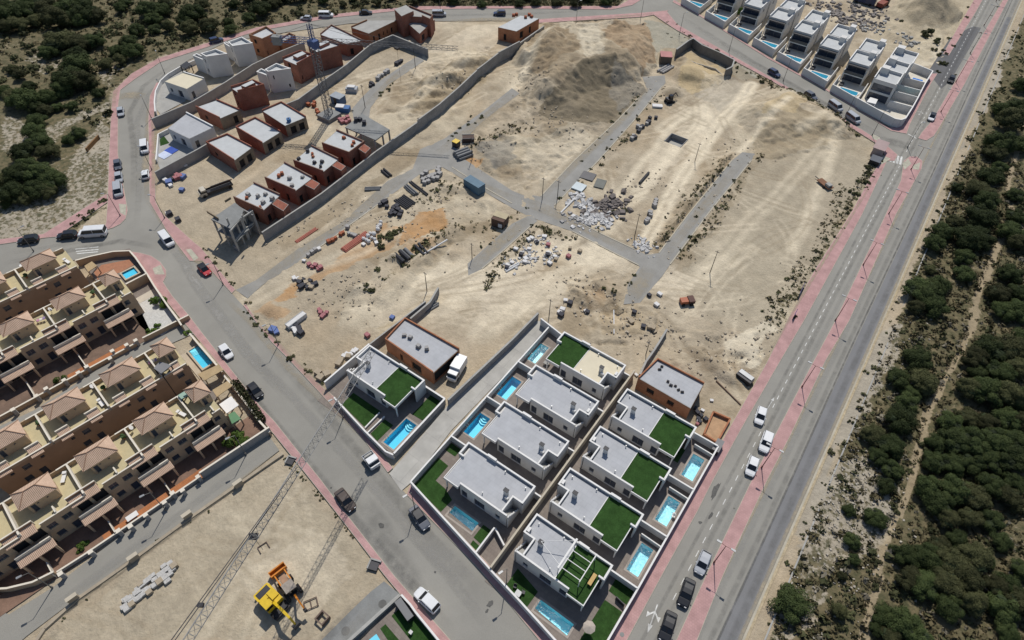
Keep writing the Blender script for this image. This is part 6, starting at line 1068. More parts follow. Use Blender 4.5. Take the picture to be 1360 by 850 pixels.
lean_to('pale square awning in front of the corner house', [(1151, 135), (1156, 129), (1166, 132), (1163, 138)], 2.6, WHITEC, WHITEC)
# ------------------------------------------------------------------ vehicles
CARG = mat('car_glass', (0.012, 0.014, 0.018), 0.08, 0.05, spec=0.6); CHROME = mat('car_lamp', (0.55, 0.55, 0.55), 0.2, 0.0, spec=0.6); TAIL = mat('tail_lamp', (0.35, 0.02, 0.02), 0.3, 0.0); RIM = mat('alloy_rim', (0.35, 0.35, 0.36), 0.4, 0.0, metal=0.6)
def paint_mat(n, c): return mat('car_paint_'+n, c, 0.36, 0.05, 1.5, spec=0.45, coat=0.25)
PW = paint_mat('white', (0.66, 0.67, 0.68)); PB = paint_mat('black', (0.012, 0.013, 0.017)); PS = paint_mat('silver', (0.36, 0.38, 0.41)); PG = paint_mat('grey', (0.085, 0.095, 0.12)); PBR = paint_mat('brown', (0.06, 0.042, 0.034)); PR = paint_mat('red', (0.42, 0.02, 0.03)); PBL = paint_mat('blue', (0.02, 0.035, 0.09))
def loft(rings, caps=True):
    b = MB(); n = len(rings[0]); i0 = 0
    for r in rings: b.v += [tuple(p) for p in r]
    for a in range(len(rings)-1):
        for k in range(n):
            j = (k+1) % n; b.f.append((a*n+k, a*n+j, (a+1)*n+j, (a+1)*n+k)); b.m.append(0)
    if caps: b.f.append(tuple(range(n-1, -1, -1))); b.m.append(0); e = (len(rings)-1)*n; b.f.append(tuple(range(e, e+n))); b.m.append(0)
    return b
def car_proto(kind):
    L, Wd, H = {'hatch': (4.05, 1.75, 1.46), 'sedan': (4.55, 1.80, 1.43), 'suv': (4.45, 1.84, 1.66), 'van': (5.0, 1.95, 1.95)}[kind]
    t = bpy.data.objects.new('van' if kind == 'van' else 'car', None); COL.objects.link(t); h = L/2; w = Wd/2; belt = {'hatch': .92, 'sedan': .9, 'suv': 1.02, 'van': 1.08}[kind]
    # body stations: x, half width, hood height
    hood = belt-0.06; st = [(-h, w*.80, .45, belt-.12), (-h+.12, w*.93, .28, belt-.02), (-h+.7, w, .22, belt), (0.2, w, .2, belt), (h-1.15, w, .22, hood), (h-.35, w*.93, .26, hood-.12), (h-.05, w*.78, .34, hood-.27), (h, w*.66, .42, hood-.36)]
    if kind == 'van': st[-3:] = [(h-.3, w*.95, .26, hood), (h-.05, w*.82, .34, hood-.2), (h, w*.7, .42, hood-.3)]
    rings = []
    for x, hw, zb, zt in st: rings.append([(x, -hw*.9, zb), (x, hw*.9, zb), (x, hw, zb+.22), (x, hw, zt-.10), (x, hw*.88, zt), (x, -hw*.88, zt), (x, -hw, zt-.10), (x, -hw, zb+.22)])
    loft(rings).build('body', PW, t, smooth=False)
    if kind == 'van': c = [(-h+.06, -h+.16), (h-.75, h-1.35)]
    elif kind == 'sedan': c = [(-h+.6, -h+1.12), (h-1.3, h-1.95)]
    elif kind == 'suv': c = [(-h+.10, -h+.45), (h-1.2, h-1.85)]
    else: c = [(-h+.10, -h+.6), (h-1.05, h-1.75)]
    (xr, xrt), (xf, xft) = c; wt = w*.79 if kind != 'van' else w*.84; wb = w*.87; H_ = H
    A = [(xr, -wb, belt), (xr, wb, belt), (xf, wb, belt), (xf, -wb, belt)]; B = [(xrt, -wt, H_-.07), (xrt, wt, H_-.07), (xft, wt, H_-.07), (xft, -wt, H_-.07)]
    b = MB(); b.face([A[0], A[3], B[3], B[0]]); b.face([A[2], A[1], B[1], B[2]]); b.build('side_windows', CARG, t)
    b = MB(); b.face([A[3], A[2], B[2], B[3]]); b.build('windscreen', CARG, t); b = MB(); b.face([A[1], A[0], B[0], B[1]]); b.build('rear_window', CARG, t)
    rr = [[(xrt-.03, -wt-.02, H_-.08), (xrt-.03, wt+.02, H_-.08), (xrt, wt*.9, H_), (xrt, -wt*.9, H_)], [((xrt+xft)/2, -wt-.03, H_-.06), ((xrt+xft)/2, wt+.03, H_-.06), ((xrt+xft)/2, wt*.9, H_+.03), ((xrt+xft)/2, -wt*.9, H_+.03)], [(xft+.03, -wt-.02, H_-.08), (xft+.03, wt+.02, H_-.08), (xft, wt*.9, H_-.01), (xft, -wt*.9, H_-.01)]]
    loft(rr).build('roof', PW, t)
    b = MB()
    for s in (-1, 1):
        for (x0, x1, y0, y1) in ((xr, xrt, wb, wt), (xf, xft, wb, wt)): b.tube((x0, s*y0, belt), (x1, s*y1, H_-.07), .045, 4)
        xm = (xr+xf)/2-.1; b.tube((xm, s*wb, belt), (xm, s*(wt+.01), H_-.07), .05, 4)
    b.build('pillars', PW, t)
    for s in (-1, 1):
        for x in (-h+.75, h-.8):
            b = MB(); b.tube((x, s*(w-.2), .32), (x, s*(w+.01), .32), .32, 14); wh = b.build('wheel', RUB, t); b = MB(); b.tube((x, s*(w+.005), .32), (x, s*(w+.02), .32), .2, 10); b.build('rim', RIM, wh)
        b = MB(); b.box(h-.30, s*(w*.55)-.16, hood-.34, h-.06, s*(w*.55)+.16, hood-.20); b.build('headlight', CHROME, t)
        b = MB(); b.box(-h-.01, s*(w*.62)-.12, belt-.34, -h+.1, s*(w*.62)+.12, belt-.14); b.build('tail_light', TAIL, t)
        b = MB(); b.box(xf-.45, s*(w+.02), belt-.02, xf-.3, s*(w+.17), belt+.12); b.build('mirror', PW, t)
    return t
CARP = {}
def car(px0, px1, kind, pm, label, group=None, roofm=None):
    "px0 rear, px1 front"
    a, b = P(*px0), P(*px1); c = (a+b)/2; d = b-a
    if kind not in CARP: CARP[kind] = car_proto(kind); o = CARP[kind]; o['used'] = 0; src = o
    o = dup(CARP[kind]); del o['used']
    o.location = (c.x, c.y, 0.03); o.rotation_euler = (0, 0, math.atan2(d.y, d.x)); tag(o, label, 'van' if kind == 'van' else 'car', group)
    for ch in kids_new(o):
        base = ch.name.split('.')[0]
        if base in ('body', 'roof', 'pillars', 'mirror'):
            ch.material_slots[0].link = 'OBJECT'; ch.material_slots[0].material = (roofm or pm) if base == 'roof' else pm
    return o
def kids_new(o):
    return list(o.children)
GP = 'cars parked along the streets'
car((582, 813), (553, 785), 'suv', PW, 'white SUV parked by the pink pavement near the bottom garden', GP)
car((549, 677), (567, 703), 'sedan', PG, 'dark grey coupe parked beside the white corner wall with a street lamp at its tail', GP, PB)
car((451, 655), (468.5, 678), 'sedan', PBR, 'dark brown car next to the long crane shadow on the wide road', GP)
car((333.5, 513), (347, 529.5), 'hatch', PB, 'black hatchback beside the hedge of the town houses', GP)
car((294, 459.5), (309, 480), 'hatch', PW, 'white hatchback parked beside the round-ended pool', GP)
car((265, 352), (280.5, 369.5), 'hatch', PR, 'red car with black roof parked near the road bay', GP, PB)
car((216.5, 313), (230, 330), 'van', PW, 'small white van at the bend below the shaded yard', GP)
car((143, 311.5), (107.5, 314), 'van', PW, 'long white delivery van parked on the west road', GP).scale = (1.25, 1.1, 1.2)
car((101.5, 314.5), (80, 316.5), 'suv', PB, 'black car parked directly behind the long white van', GP)
car((52.5, 319.5), (26, 323.5), 'suv', PB, 'black SUV parked farthest left on the west road', GP)
car((158, 248), (159.5, 264), 'van', PS, 'silver van lowest in the row of parked vehicles by the side path', GP)
car((158.5, 232), (160, 245), 'hatch', PS, 'silver hatchback in the middle of the row by the side path', GP)
car((157, 215.5), (158.5, 228), 'hatch', PG, 'dark grey hatchback uppermost of the row by the side path', GP)
car((195, 240), (194, 228.5), 'hatch', PW, 'white car with dark trailer opposite the row of parked vehicles', GP)
car((193, 190), (194, 208), 'van', PW, 'white van on the road beside the blue-striped pool garden', GP)
car((161, 145), (162, 158), 'hatch', PS, 'silver car at the start of the north pavement by the dirt track', GP)
car((280, 58), (296, 54), 'suv', PBL, 'dark blue car on the curve beside the tall white towers', GP)
car((415, 27), (399, 26), 'hatch', PS, 'silver car on the top road left of the white van', GP)
car((426, 22.5), (441, 22.5), 'van', PW, 'white van on the top road behind the crane', GP)
car((478, 19), (494, 18.5), 'sedan', PB, 'black car on the top road above the long brick shell', GP)
car((575, 21), (592, 21), 'van', PS, 'silver minibus parked beside the tallest brick shell', GP)
car((671, 20), (656, 20), 'suv', PBL, 'blue car on the top road left of the lone brick shell', GP)
car((1020, 95.5), (1035, 104), 'suv', PBL, 'dark car farthest up the upper road beside the excavation', GP)
car((1069, 126), (1083, 134.5), 'suv', PG, 'dark grey car on the upper road left of the two silver vans', GP)
car((1101, 139), (1116, 150), 'van', PS, 'silver van, left one of the pair on the upper road', GP)
car((1124, 154.5), (1139.5, 166), 'van', PS, 'silver van, right one of the pair nearest the junction', GP)
car((1265, 102), (1259.5, 114), 'hatch', PB, 'black car on the boulevard beside the upper corner pool', GP)
car((1239.5, 151), (1233, 165), 'hatch', PW, 'white car with black rear waiting near the boulevard junction', GP, PB)
car((1012, 543), (1005.5, 566), 'hatch', PW, 'white hatchback on the boulevard, uppermost of the three by the brick tub', GP)
car((1020, 577), (1011.5, 603), 'suv', PW, 'white SUV parked by the median, middle of the three white cars', GP)
car((1001.5, 609), (993.5, 634), 'hatch', PW, 'white hatchback lowest of the three white cars on the boulevard', GP)
car((937.5, 736), (926.5, 763), 'hatch', PS, 'silver white hatchback under the street lamp near the boulevard arrow', GP)
car((916, 772), (904.5, 806.5), 'sedan', PB, 'black saloon parked ahead of the two-way road arrow', GP)
car((891, 817), (880, 851), 'sedan', PB, 'black saloon at the bottom edge beside the two-way road arrow', GP)
for k in list(CARP.values()):
    for ch in list(k.children):
        for g in list(ch.children): bpy.data.objects.remove(g)
        bpy.data.objects.remove(ch)
    bpy.data.objects.remove(k)
def lorry(label, px0, px1, cabm, bedm, box=False, load=None):
    a, b = P(*px0), P(*px1); c = (a+b)/2; d = b-a; L = d.length; t = thing('lorry', label, 'lorry', (c.x, c.y, 0.02), math.atan2(d.y, d.x)); h = L/2; w = 1.0
    b_ = MB(); b_.prism([(h-1.7, -w), (h-.2, -w), (h, -w*.8), (h, w*.8), (h-.2, w), (h-1.7, w)], .45, 1.25, 0, None, True); b_.prism([(h-1.7, -w*.93), (h-.55, -w*.93), (h-.55, w*.93), (h-1.7, w*.93)], 1.7, 2.05, 0, None, True); b_.build('cab', cabm, t)
    b_ = MB(); b_.face([(h-.2, -w*.9, 1.25), (h-.2, w*.9, 1.25), (h-.55, w*.88, 1.7), (h-.55, -w*.88, 1.7)]); b_.face([(h-1.7, -w, 1.25), (h-.2, -w*.95, 1.25), (h-.55, -w*.93, 1.7), (h-1.7, -w*.93, 1.7)]); b_.face([(h-1.7, w, 1.25), (h-.2, w*.95, 1.25), (h-.55, w*.93, 1.7), (h-1.7, w*.93, 1.7)]); b_.build('windscreen', CARG, t)
    boxpart('chassis', DMETAL, t, (-h, -.5, .4, h-1.6, .5, .6))
    if box: boxpart('cargo_box', bedm, t, (-h, -w*1.02, .6, h-1.8, w*1.02, 2.6))
    else: boxpart('bed', bedm, t, (-h, -w, .6, h-1.8, w, .75), (-h, -w, .75, h-1.8, -w+.08, 1.1), (-h, w-.08, .75, h-1.8, w, 1.1), (-h, -w+.08, .75, -h+.08, w-.08, 1.09), (h-1.88, -w+.08, .75, h-1.8, w-.08, 1.6))
    if load: boxpart('load', load, t, (-h+.4, -w+.3, .76, h-2.4, w-.3, 1.35))
    for s in (-1, 1):
        for x in (-h+.9, h-.9): b_ = MB(); b_.tube((x, s*(w-.3), .42), (x, s*w, .42), .42, 12); b_.build('wheel', RUB, t)
        boxpart('headlight', CHROME, t, (h-.05, s*.6-.15, .7, h+.02, s*.6+.15, .9))
    return t
lorry('white box van with blue cab front parked beside the screed roof brick shell', (615, 482), (599, 508), PW, PW, True)
lorry('small white flatbed lorry with rubble at the corner of the driveway wall', (488, 606), (500.5, 623), PW, PS, False, CONC)
t = lorry('truck with long dark bed and white cab on the dusty corner of the site', (309, 246), (266, 262), mat('cream_cab', (0.50, 0.46, 0.38), 0.5), DMETAL)
for k in range(4): boxpart('crane_boom', DMETAL if k % 2 else mat('rusty', (0.18, 0.09, 0.05), .8, .2), t, (-4.5+k*.3, -.6+k*.3, 1.2+k*.25, 1.0, -.4+k*.3, 1.4+k*.25))

# ------------------------------------------------------------------ street lamps
LAMPC = mat('lamp_grey', (0.16, 0.155, 0.15), 0.5, 0.1, metal=0.3); LAMPR = mat('rusty_red_lamp', (0.17, 0.075, 0.065), 0.6, 0.1)
def lamp_proto(double, m, h):
    t = bpy.data.objects.new('street_lamp', None); COL.objects.link(t)
    b = MB(); b.tube((0, 0, 0), (0, 0, h), .085, 7, 0, .05); b.tube((0, 0, 0), (0, 0, .5), .15, 7); b.build('pole', m, t)
    for s in ((-1, 1) if double else (1,)):
        b = MB(); b.tube((0, 0, h-.05), (s*1.0, 0, h+.1), .035, 5); b.build('arm', m, t)
        b = MB(); b.prism([(s*.75, -.13), (s*1.45, -.17), (s*1.5, 0), (s*1.45, .17), (s*.75, .13)], h+.07, h+.2, 0, None, True); b.build('lamp_head', GALV, t)
    return t
LD = lamp_proto(True, LAMPR, 6.9); LS = lamp_proto(False, LAMPC, 6.5); LT = lamp_proto(False, LAMPC, 7.4)
first = {}
def lamp(proto, loc, rz, label, group):
    if proto.name not in first: first[proto.name] = 1; kids(proto); KIDS[proto.name] = kids(proto); o = proto; o.location = loc; o.rotation_euler = (0, 0, rz)
    else: o = dup(proto, loc, rz)
    return tag(o, label, 'street lamp', group)
ys = [29.3, 48.9, 69.3, 90.5, 111.6, 132.5, 155.1, 178.0, 214, 236, 260, 286, 312]
for i, y in enumerate(ys):
    lamp(LD, (6.75 if y < 190 else 7.0, y, .12), 0, 'double-armed street lamp on the pink median, number %s up from the bottom edge' % ('one two three four five six seven eight nine ten eleven twelve thirteen'.split()[i]), 'double-armed lamps on the boulevard median')
for px, a, l in (((370, 458), 250, 'by the dark weeds of the dusty plot'), ((456, 555), 250, 'at the lone villa garden wall'), ((551.5, 678), 250, 'behind the grey coupe'), ((672.5, 775), 250, 'at the lawn with the grey table'), ((296.5, 378), 250, 'beside the red car'), ((219, 290), 200, 'at the bend by the shaded yard'), ((202, 226), 180, 'opposite the row of parked vehicles'), ((201.7, 158), 160, 'at the road curve by the cream-roofed house'), ((219, 98), 150, 'at the curved garden wall'), ((327, 604), 250, 'in the bottom street by the high grey wall'), ((221, 678), 250, 'in the bottom street by the orange tiled gaps'), ((70, 781), 250, 'in the bottom street at the curved pale wall'), ((160, 287), 220, 'at the corner of the west road'), ((45, 334), 80, 'on the west road by the tile towers')):
    c = P(*px); lamp(LS, (c.x, c.y, .1), R(a), 'single-armed street lamp '+l, 'single-armed street lamps')
for px, l in (((902, 47), 'on the verge where the upper road begins'), ((968, 68), 'on the upper road beside the excavation'), ((1040, 108), 'on the upper road between the dark cars'), ((1121, 159), 'on the upper road by the silver vans'), ((1158, 180), 'on the upper road near the junction'), ((765, 31), 'on the top road above the spoil heap'), ((851, 24), 'on the top road at the bend'), ((585, 16), 'on the top road behind the silver minibus'), ((1205, 196), 'at the tip of the junction pavement')):
    c = P(*px); lamp(LT, (c.x, c.y, .1), R(60), 'tall street lamp '+l, 'tall lamps of the upper roads')
for px, h, l in (((943, 362), 7, 'in the open field right of the rubbish heap'), ((843, 313), 7, 'by the track beside the rubbish heap'), ((567, 386), 6, 'above the short wall stub'), ((923, 214), 6, 'beside the rectangular pit'), ((720, 265), 7, 'at the site crossroads'), ((485, 143), 7.5, 'beside the blue cabin'), ((552, 93), 7, 'on the upper site road'), ((627, 212), 7, 'beside the pipe stack'), ((740, 265), 6, 'beside the pale sheet'), ((557, 172), 4, 'on the site wall'), ((729, 422), 6, 'above the head of the driveway'), ((858, 470), 4, 'on the curved tan wall'), ((627, 344), 5, 'by the tan box shed')):
    c = P(*px); t = thing('utility_pole', 'thin dark utility pole '+l, 'pole', (c.x, c.y, gz(c.x, c.y)-.1), 0, 'utility poles of the site'); b = MB(); b.tube((0, 0, 0), (0, 0, h), .1, 6, 0, .06); b.build('pole', DMETAL, t); boxpart('crossbar', DMETAL, t, (-.5, -.04, h-.5, .5, .04, h-.4))

# ------------------------------------------------------------------ tower cranes
def lattice(p, q, s, seg, r=0.05, tri=False, up=Vector((0, 0, 1))):
    "lattice girder between p and q with square or triangular section of side s"
    p, q = Vector(p), Vector(q); d = (q-p); L = d.length; d.normalize(); side = d.cross(up).normalized() if abs(d.dot(up)) < .99 else Vector((1, 0, 0)); u = side.cross(d).normalized(); n = max(2, round(L/seg)); b = MB()
    offs = [side*s/2, -side*s/2, u*s*.9] if tri else [side*s/2+u*s/2, -side*s/2+u*s/2, -side*s/2-u*s/2, side*s/2-u*s/2]
    for o in offs: b.tube(p+o, q+o, r, 4)
    for k in range(n):
        a0, a1 = p+d*(L*k/n), p+d*(L*(k+1)/n)
        for i in range(len(offs)): o0, o1 = offs[i], offs[(i+1) % len(offs)]; b.tube(a0+o0, a1+o1, r*.6, 3, cap=False); b.tube(a0+o0, a0+o1, r*.6, 3, cap=False)
    return b
CRG = mat('crane_grey', (0.15, 0.15, 0.155), 0.6, 0.1); CRB = mat('crane_blue', (0.055, 0.095, 0.22), 0.5, 0.1); CRW = mat('crane_pale', (0.24, 0.24, 0.235), 0.55, 0.1)
cb = P(437.7, 155.4); t = thing('tower_crane', 'tall grey and blue tower crane standing over the brick shells, upper left', 'crane', (cb.x, cb.y, 0))
boxpart('base_block', CONCD, t, (-2.4, -2.4, -.3, 2.4, 2.4, 1.0)); lattice((0, 0, 1.0), (0, 0, 20.8), 1.5, 1.5, .10).build('mast', CRG, t)
boxpart('slewing_ring', CRB, t, (-1.1, -1.1, 20.8, 1.1, 1.1, 22.2)); boxpart('cab', CRB, t, (1.0, -1.6, 20.9, 2.4, -.2, 22.9))
lattice((0, 0, 22.2), (0, 0, 26.4), 0.9, 1.0, .08).build('cathead', CRB, t)
jd = (P(608, 72, 22)-P(415, 60, 22)); jd.z = 0; jd.normalize(); je = Vector((P(608, 72, 22)-cb).xy.to_3d()); jL = 38.0
lattice(Vector((0, 0, 22.0))+jd*0.8, Vector((0, 0, 22.0))+jd*jL, 1.1, 1.4, .055, True).build('jib', CRG, t); lattice(Vector((0, 0, 22.0))-jd*0.8, Vector((0, 0, 22.0))-jd*11, 1.2, 1.4, .08).build('counter_jib', CRB, t)
cwb = MB(); c_ = -jd*9.5; cwb.obox(c_.x, c_.y, 20.6, 2.2, 1.6, 2.2, math.atan2(jd.y, jd.x)); cwb.build('counterweight', CONCD, t)
b = MB(); b.tube((0, 0, 26.4), Vector((0, 0, 23))+jd*26, .04, 4); b.tube((0, 0, 26.4), Vector((0, 0, 23))+jd*14, .04, 4); b.tube((0, 0, 26.4), Vector((0, 0, 22.6))-jd*10, .04, 4); b.build('pendant_lines', DMETAL, t)
b = MB(); p_ = jd*22; b.box(p_.x-.6, p_.y-.4, 21.2, p_.x+.6, p_.y+.4, 21.7); b.tube((p_.x, p_.y, 21.2), (p_.x, p_.y, 12), .03, 4); b.build('trolley', DMETAL, t)
# second crane: only its jib reaches into the picture
zj = 19.0; J0, J1 = P(250, 850, zj), P(494, 467, zj); d = (J1-J0).normalized(); base = J0-d*20; t = thing('tower_crane', 'crane whose pale jib reaches over the bare lot and road to the lone villa', 'crane', (base.x, base.y, 0))
rel = lambda v: Vector(v)-Vector((base.x, base.y, 0))
lattice((0, 0, 0.5), (0, 0, zj-.6), 1.6, 1.6, .09).build('mast', CRG, t); boxpart('base_block', CONCD, t, (-2.2, -2.2, -.3, 2.2, 2.2, .5)); lattice((0, 0, zj+.5), (0, 0, zj+6), 1.0, 1.1, .07).build('cathead', CRG, t); boxpart('slewing_ring', CRG, t, (-1, -1, zj-.6, 1, 1, zj+.5))
lattice(rel(J0-d*19), rel(J1), 1.15, 1.15, .06, True).build('jib', CRW, t); lattice(Vector((0, 0, zj))-d*1.0, Vector((0, 0, zj))-d*10, 1.2, 1.3, .07).build('counter_jib', CRG, t); b = MB(); c_ = -d*9; b.obox(c_.x, c_.y, zj-2, 2.2, 1.8, 2.4, math.atan2(d.y, d.x)); b.build('counterweight', CONCD, t)
tr0 = rel(P(335, 711, zj)); b = MB(); b.obox(tr0.x, tr0.y, zj-.45, 1.2, .9, .12, .6); b.tube((tr0.x-.6, tr0.y, zj-.3), (tr0.x+.6, tr0.y, zj-.3), .12, 6); b.tube((tr0.x, tr0.y-.6, zj-.3), (tr0.x, tr0.y+.6, zj-.3), .1, 6); b.build('trolley', DMETAL, t); tr1 = rel(P(268, 805, zj)); b = MB(); b.obox(tr1.x, tr1.y, zj+.2, .7, .5, .4, .6); b.build('winch', DMETAL, t)
b = MB(); ap = Vector((0, 0, zj+6)); b.tube(ap, rel(P(395, 620, zj+1.2)), .06, 4); b.tube(ap+Vector((.5, .2, 0)), rel(P(372, 655, zj+1.2)), .06, 4); b.tube(ap, Vector((0, 0, zj+.6))-d*9, .05, 4); b.build('pendant_lines', DMETAL, t)
hk = rel(P(352, 730, 2)); b = MB(); b.tube((tr0.x, tr0.y, zj-.5), (tr0.x, tr0.y, 14), .03, 4); b.build('hoist_rope', DMETAL, t)

# ------------------------------------------------------------------ machines on the bare lot
def wheel(t, x, y, r, w, m=RUB):
    b = MB(); b.tube((x, y-w/2, r), (x, y+w/2, r), r, 14); o = b.build('wheel', m, t); b = MB(); b.tube((x, y-w/2-.02, r), (x, y+w/2+.02, r), r*.5, 10); b.build('rim', ORA, o)
def arm(t, pts, w, m, name='boom'):
    b = MB()
    for p, q in zip(pts[:-1], pts[1:]):
        p, q = Vector(p), Vector(q); dd = q-p; a = math.atan2(dd.y, dd.x); s = Vector((-math.sin(a), math.cos(a), 0))*w/2; u = Vector((0, 0, w*.8)); i = len(b.v)
        b.v += [tuple(p-s-u), tuple(p+s-u), tuple(p+s+u), tuple(p-s+u), tuple(q-s*.8-u*.7), tuple(q+s*.8-u*.7), tuple(q+s*.8+u*.7), tuple(q-s*.8+u*.7)]
        b.f += [(i, i+1, i+2, i+3), (i+4, i+7, i+6, i+5), (i, i+4, i+5, i+1), (i+1, i+5, i+6, i+2), (i+2, i+6, i+7, i+3), (i+3, i+7, i+4, i)]; b.m += [0]*6
    return b.build(name, m, t)
def bucket(t, c, w, a, m, name='bucket', s=1.0):
    b = MB(); pr = [(-.45*s, .0), (-.3*s, .5*s), (.25*s, .55*s), (.5*s, .1*s), (.35*s, -.05*s), (.1*s, .1*s)]; ca, sa = math.cos(a), math.sin(a); n = len(pr)
    L_ = [(c[0]+x*ca-(-w/2)*sa, c[1]+x*sa+(-w/2)*ca, c[2]+z_) for x, z_ in pr]; R_ = [(c[0]+x*ca-(w/2)*sa, c[1]+x*sa+(w/2)*ca, c[2]+z_) for x, z_ in pr]
    i = len(b.v); b.v += L_+R_
    for k in range(n-1): b.f.append((i+k, i+k+1, i+n+k+1, i+n+k)); b.m.append(0)
    b.f += [tuple(range(i, i+n)), tuple(range(i+2*n-1, i+n-1, -1))]; b.m += [0, 0]
    return b.build(name, m, t)
# yellow wheeled excavator
a, b2 = P(353, 790), P(380, 822); c = P(365, 803); th = math.atan2((P(395, 830)-P(352, 787)).y, (P(395, 830)-P(352, 787)).x)
t = thing('excavator', 'yellow wheeled excavator with folded arm on the bare lot', 'excavator', (c.x, c.y, -.1), th)
boxpart('chassis', DMETAL, t, (-2.0, -1.1, .55, 2.0, 1.1, 1.05))
for x in (-1.4, 1.4):
    for s in (-1, 1): wheel(t, x, s*1.15, .55, .45)
b = MB(); b.prism([(-2.6, -1.2), (-2.2, -1.35), (0.9, -1.35), (0.9, -.2), (0.3, -.2), (0.3, .25), (0.9, .25), (.9, 1.3), (-2.2, 1.35), (-2.6, 1.2)], 1.15, 2.1, 0, None, True); b.build('engine_house', YEL, t)
boxpart('engine_cover', DMETAL, t, (-2.35, -1.0, 2.1, -1.4, 1.0, 2.18)); boxpart('hood', YEL, t, (-1.3, .15, 2.1, 0.2, 1.25, 2.35), (-1.3, -1.25, 2.1, -.6, 0.05, 2.3))
boxpart('cab', CARG, t, (-.55, -1.3, 2.1, .9, -.28, 3.0)); boxpart('cab_roof', YEL, t, (-.6, -1.35, 3.0, .95, -.22, 3.12)); boxpart('outrigger', DMETAL, t, (1.9, -1.3, .2, 2.2, 1.3, .8)); boxpart('dozer_blade', DMETAL, t, (-3.0, -1.2, .15, -2.75, 1.2, .75))
arm(t, [(.5, .05, 2.0), (2.6, .05, 3.6), (4.6, .05, 3.3)], .42, YEL); arm(t, [(4.6, .05, 3.3), (5.0, .05, 1.2)], .34, YEL, 'dipper'); arm(t, [(1.2, .05, 1.9), (2.8, .05, 3.2)], .16, GALV, 'hydraulic_ram'); bucket(t, (5.0, .05, .6), 1.1, 0, DMETAL)
# orange and grey backhoe loader
c = P(386, 782); dv = P(410, 818)-P(378, 772); th = math.atan2(dv.y, dv.x); t = thing('backhoe_loader', 'weathered grey backhoe loader with a wide orange front bucket beside the yellow excavator', 'digger', (c.x, c.y, -.1), th)
boxpart('chassis', DMETAL, t, (-1.6, -.55, .6, 1.6, .55, 1.0)); 
for s in (-1, 1): wheel(t, -1.3, s*.95, .5, .4); wheel(t, 1.1, s*1.0, .75, .5)
boxpart('bonnet', mat('faded_orange', (0.34, 0.20, 0.12), .6, .2, 2), t, (-1.9, -.5, 1.0, -.2, .5, 1.75)); boxpart('cab', CARG, t, (-.15, -.8, 1.0, 1.3, .8, 2.5)); b = MB(); b.prism([(-.25, -.85), (1.35, -.85), (1.4, .85), (-.25, .85)], 2.5, 2.62, 0, None, True); b.build('cab_roof', mat('weathered_roof', (0.30, 0.26, 0.22), .8, .25, 2), t)
arm(t, [(-.6, -.8, 1.5), (-2.9, -.8, .9)], .2, ORA, 'loader_arm'); arm(t, [(-.6, .8, 1.5), (-2.9, .8, .9)], .2, ORA, 'loader_arm')
b = MB(); b.prism([(-3.7, -1.3), (-3.35, -1.3), (-3.35, 1.3), (-3.7, 1.3)], .5, .62, 0, None, True); b.box(-3.9, -1.3, .3, -3.7, 1.3, 1.25); b.box(-3.7, -1.3, .3, -2.95, 1.3, .42); b.box(-3.1, -1.3, .42, -2.95, 1.3, 1.15); b.box(-3.7, -1.3, .42, -3.1, -1.22, 1.1); b.box(-3.7, 1.22, .42, -3.1, 1.3, 1.1); b.build('front_bucket', ORA, t)
arm(t, [(1.6, 0, 1.1), (3.0, 0, 3.0), (3.2, 0, 3.1)], .3, ORA); arm(t, [(3.1, 0, 3.1), (4.7, 0, 2.2)], .24, ORA, 'dipper'); bucket(t, (4.8, 0, 1.6), .5, 0, DMETAL, s=.7); boxpart('outrigger', DMETAL, t, (1.55, -1.2, .15, 1.75, -.9, 1.2), (1.55, .9, .15, 1.75, 1.2, 1.2))
c = P(889, 135); t = thing('mini_excavator', 'small dark digger beside the dusty side road near the pit', 'digger', (c.x, c.y, gz(c.x, c.y)), R(60)); boxpart('tracks', RUB, t, (-1.3, -1.0, 0, 1.3, -.5, .6), (-1.3, .5, 0, 1.3, 1.0, .6)); boxpart('body', DMETAL, t, (-1.2, -.8, .65, .6, .8, 1.5)); boxpart('cab', CARG, t, (-.5, -.7, 1.5, .6, .3, 2.4)); arm(t, [(.5, .4, 1.2), (2.0, .4, 2.4), (3.2, .4, 1.0)], .25, DMETAL)
# ------------------------------------------------------------------ things lying about the site
def ground_box(name, label, cat, px, size, a, parts, group=None):
    c = P(*px); t = thing(name, label, cat, (c.x, c.y, gz(c.x, c.y)), R(a), group)
    for pn, m, bx in parts: boxpart(pn, m, t, *bx)
    return t
CB = mat('container_blue', (0.10, 0.175, 0.24), 0.6, 0.12, 1.0)
cpx = P2([(615, 237.5), (624, 231.6), (643.7, 243.4), (637, 249)], 2.6); cc_ = sum(cpx, Vector((0, 0)))/4; dd = cpx[2]-cpx[1]; t = thing('shipping_container', 'blue grey shipping container beside the site crossroads', 'container', (cc_.x, cc_.y, -.1), math.atan2(dd.y, dd.x)); L_ = dd.length/2; w_ = 1.25
boxpart('body', CB, t, (-L_, -w_, .1, L_, w_, 2.6)); rb = MB(); n = int(L_*2/.5)
for k in range(n): x = -L_+.25+k*.5; rb.box(x-.1, -w_-.04, .2, x+.1, -w_, 2.5); rb.box(x-.1, w_, .2, x+.1, w_+.04, 2.5); rb.box(x-.1, -w_+.05, 2.6, x+.1, w_-.05, 2.64)
rb.build('corrugation', CB, t); boxpart('door', mat('container_door', (0.08, 0.14, 0.20), .6), t, (L_, -1.1, .2, L_+.04, -.02, 2.5), (L_, .02, .2, L_+.04, 1.1, 2.5))
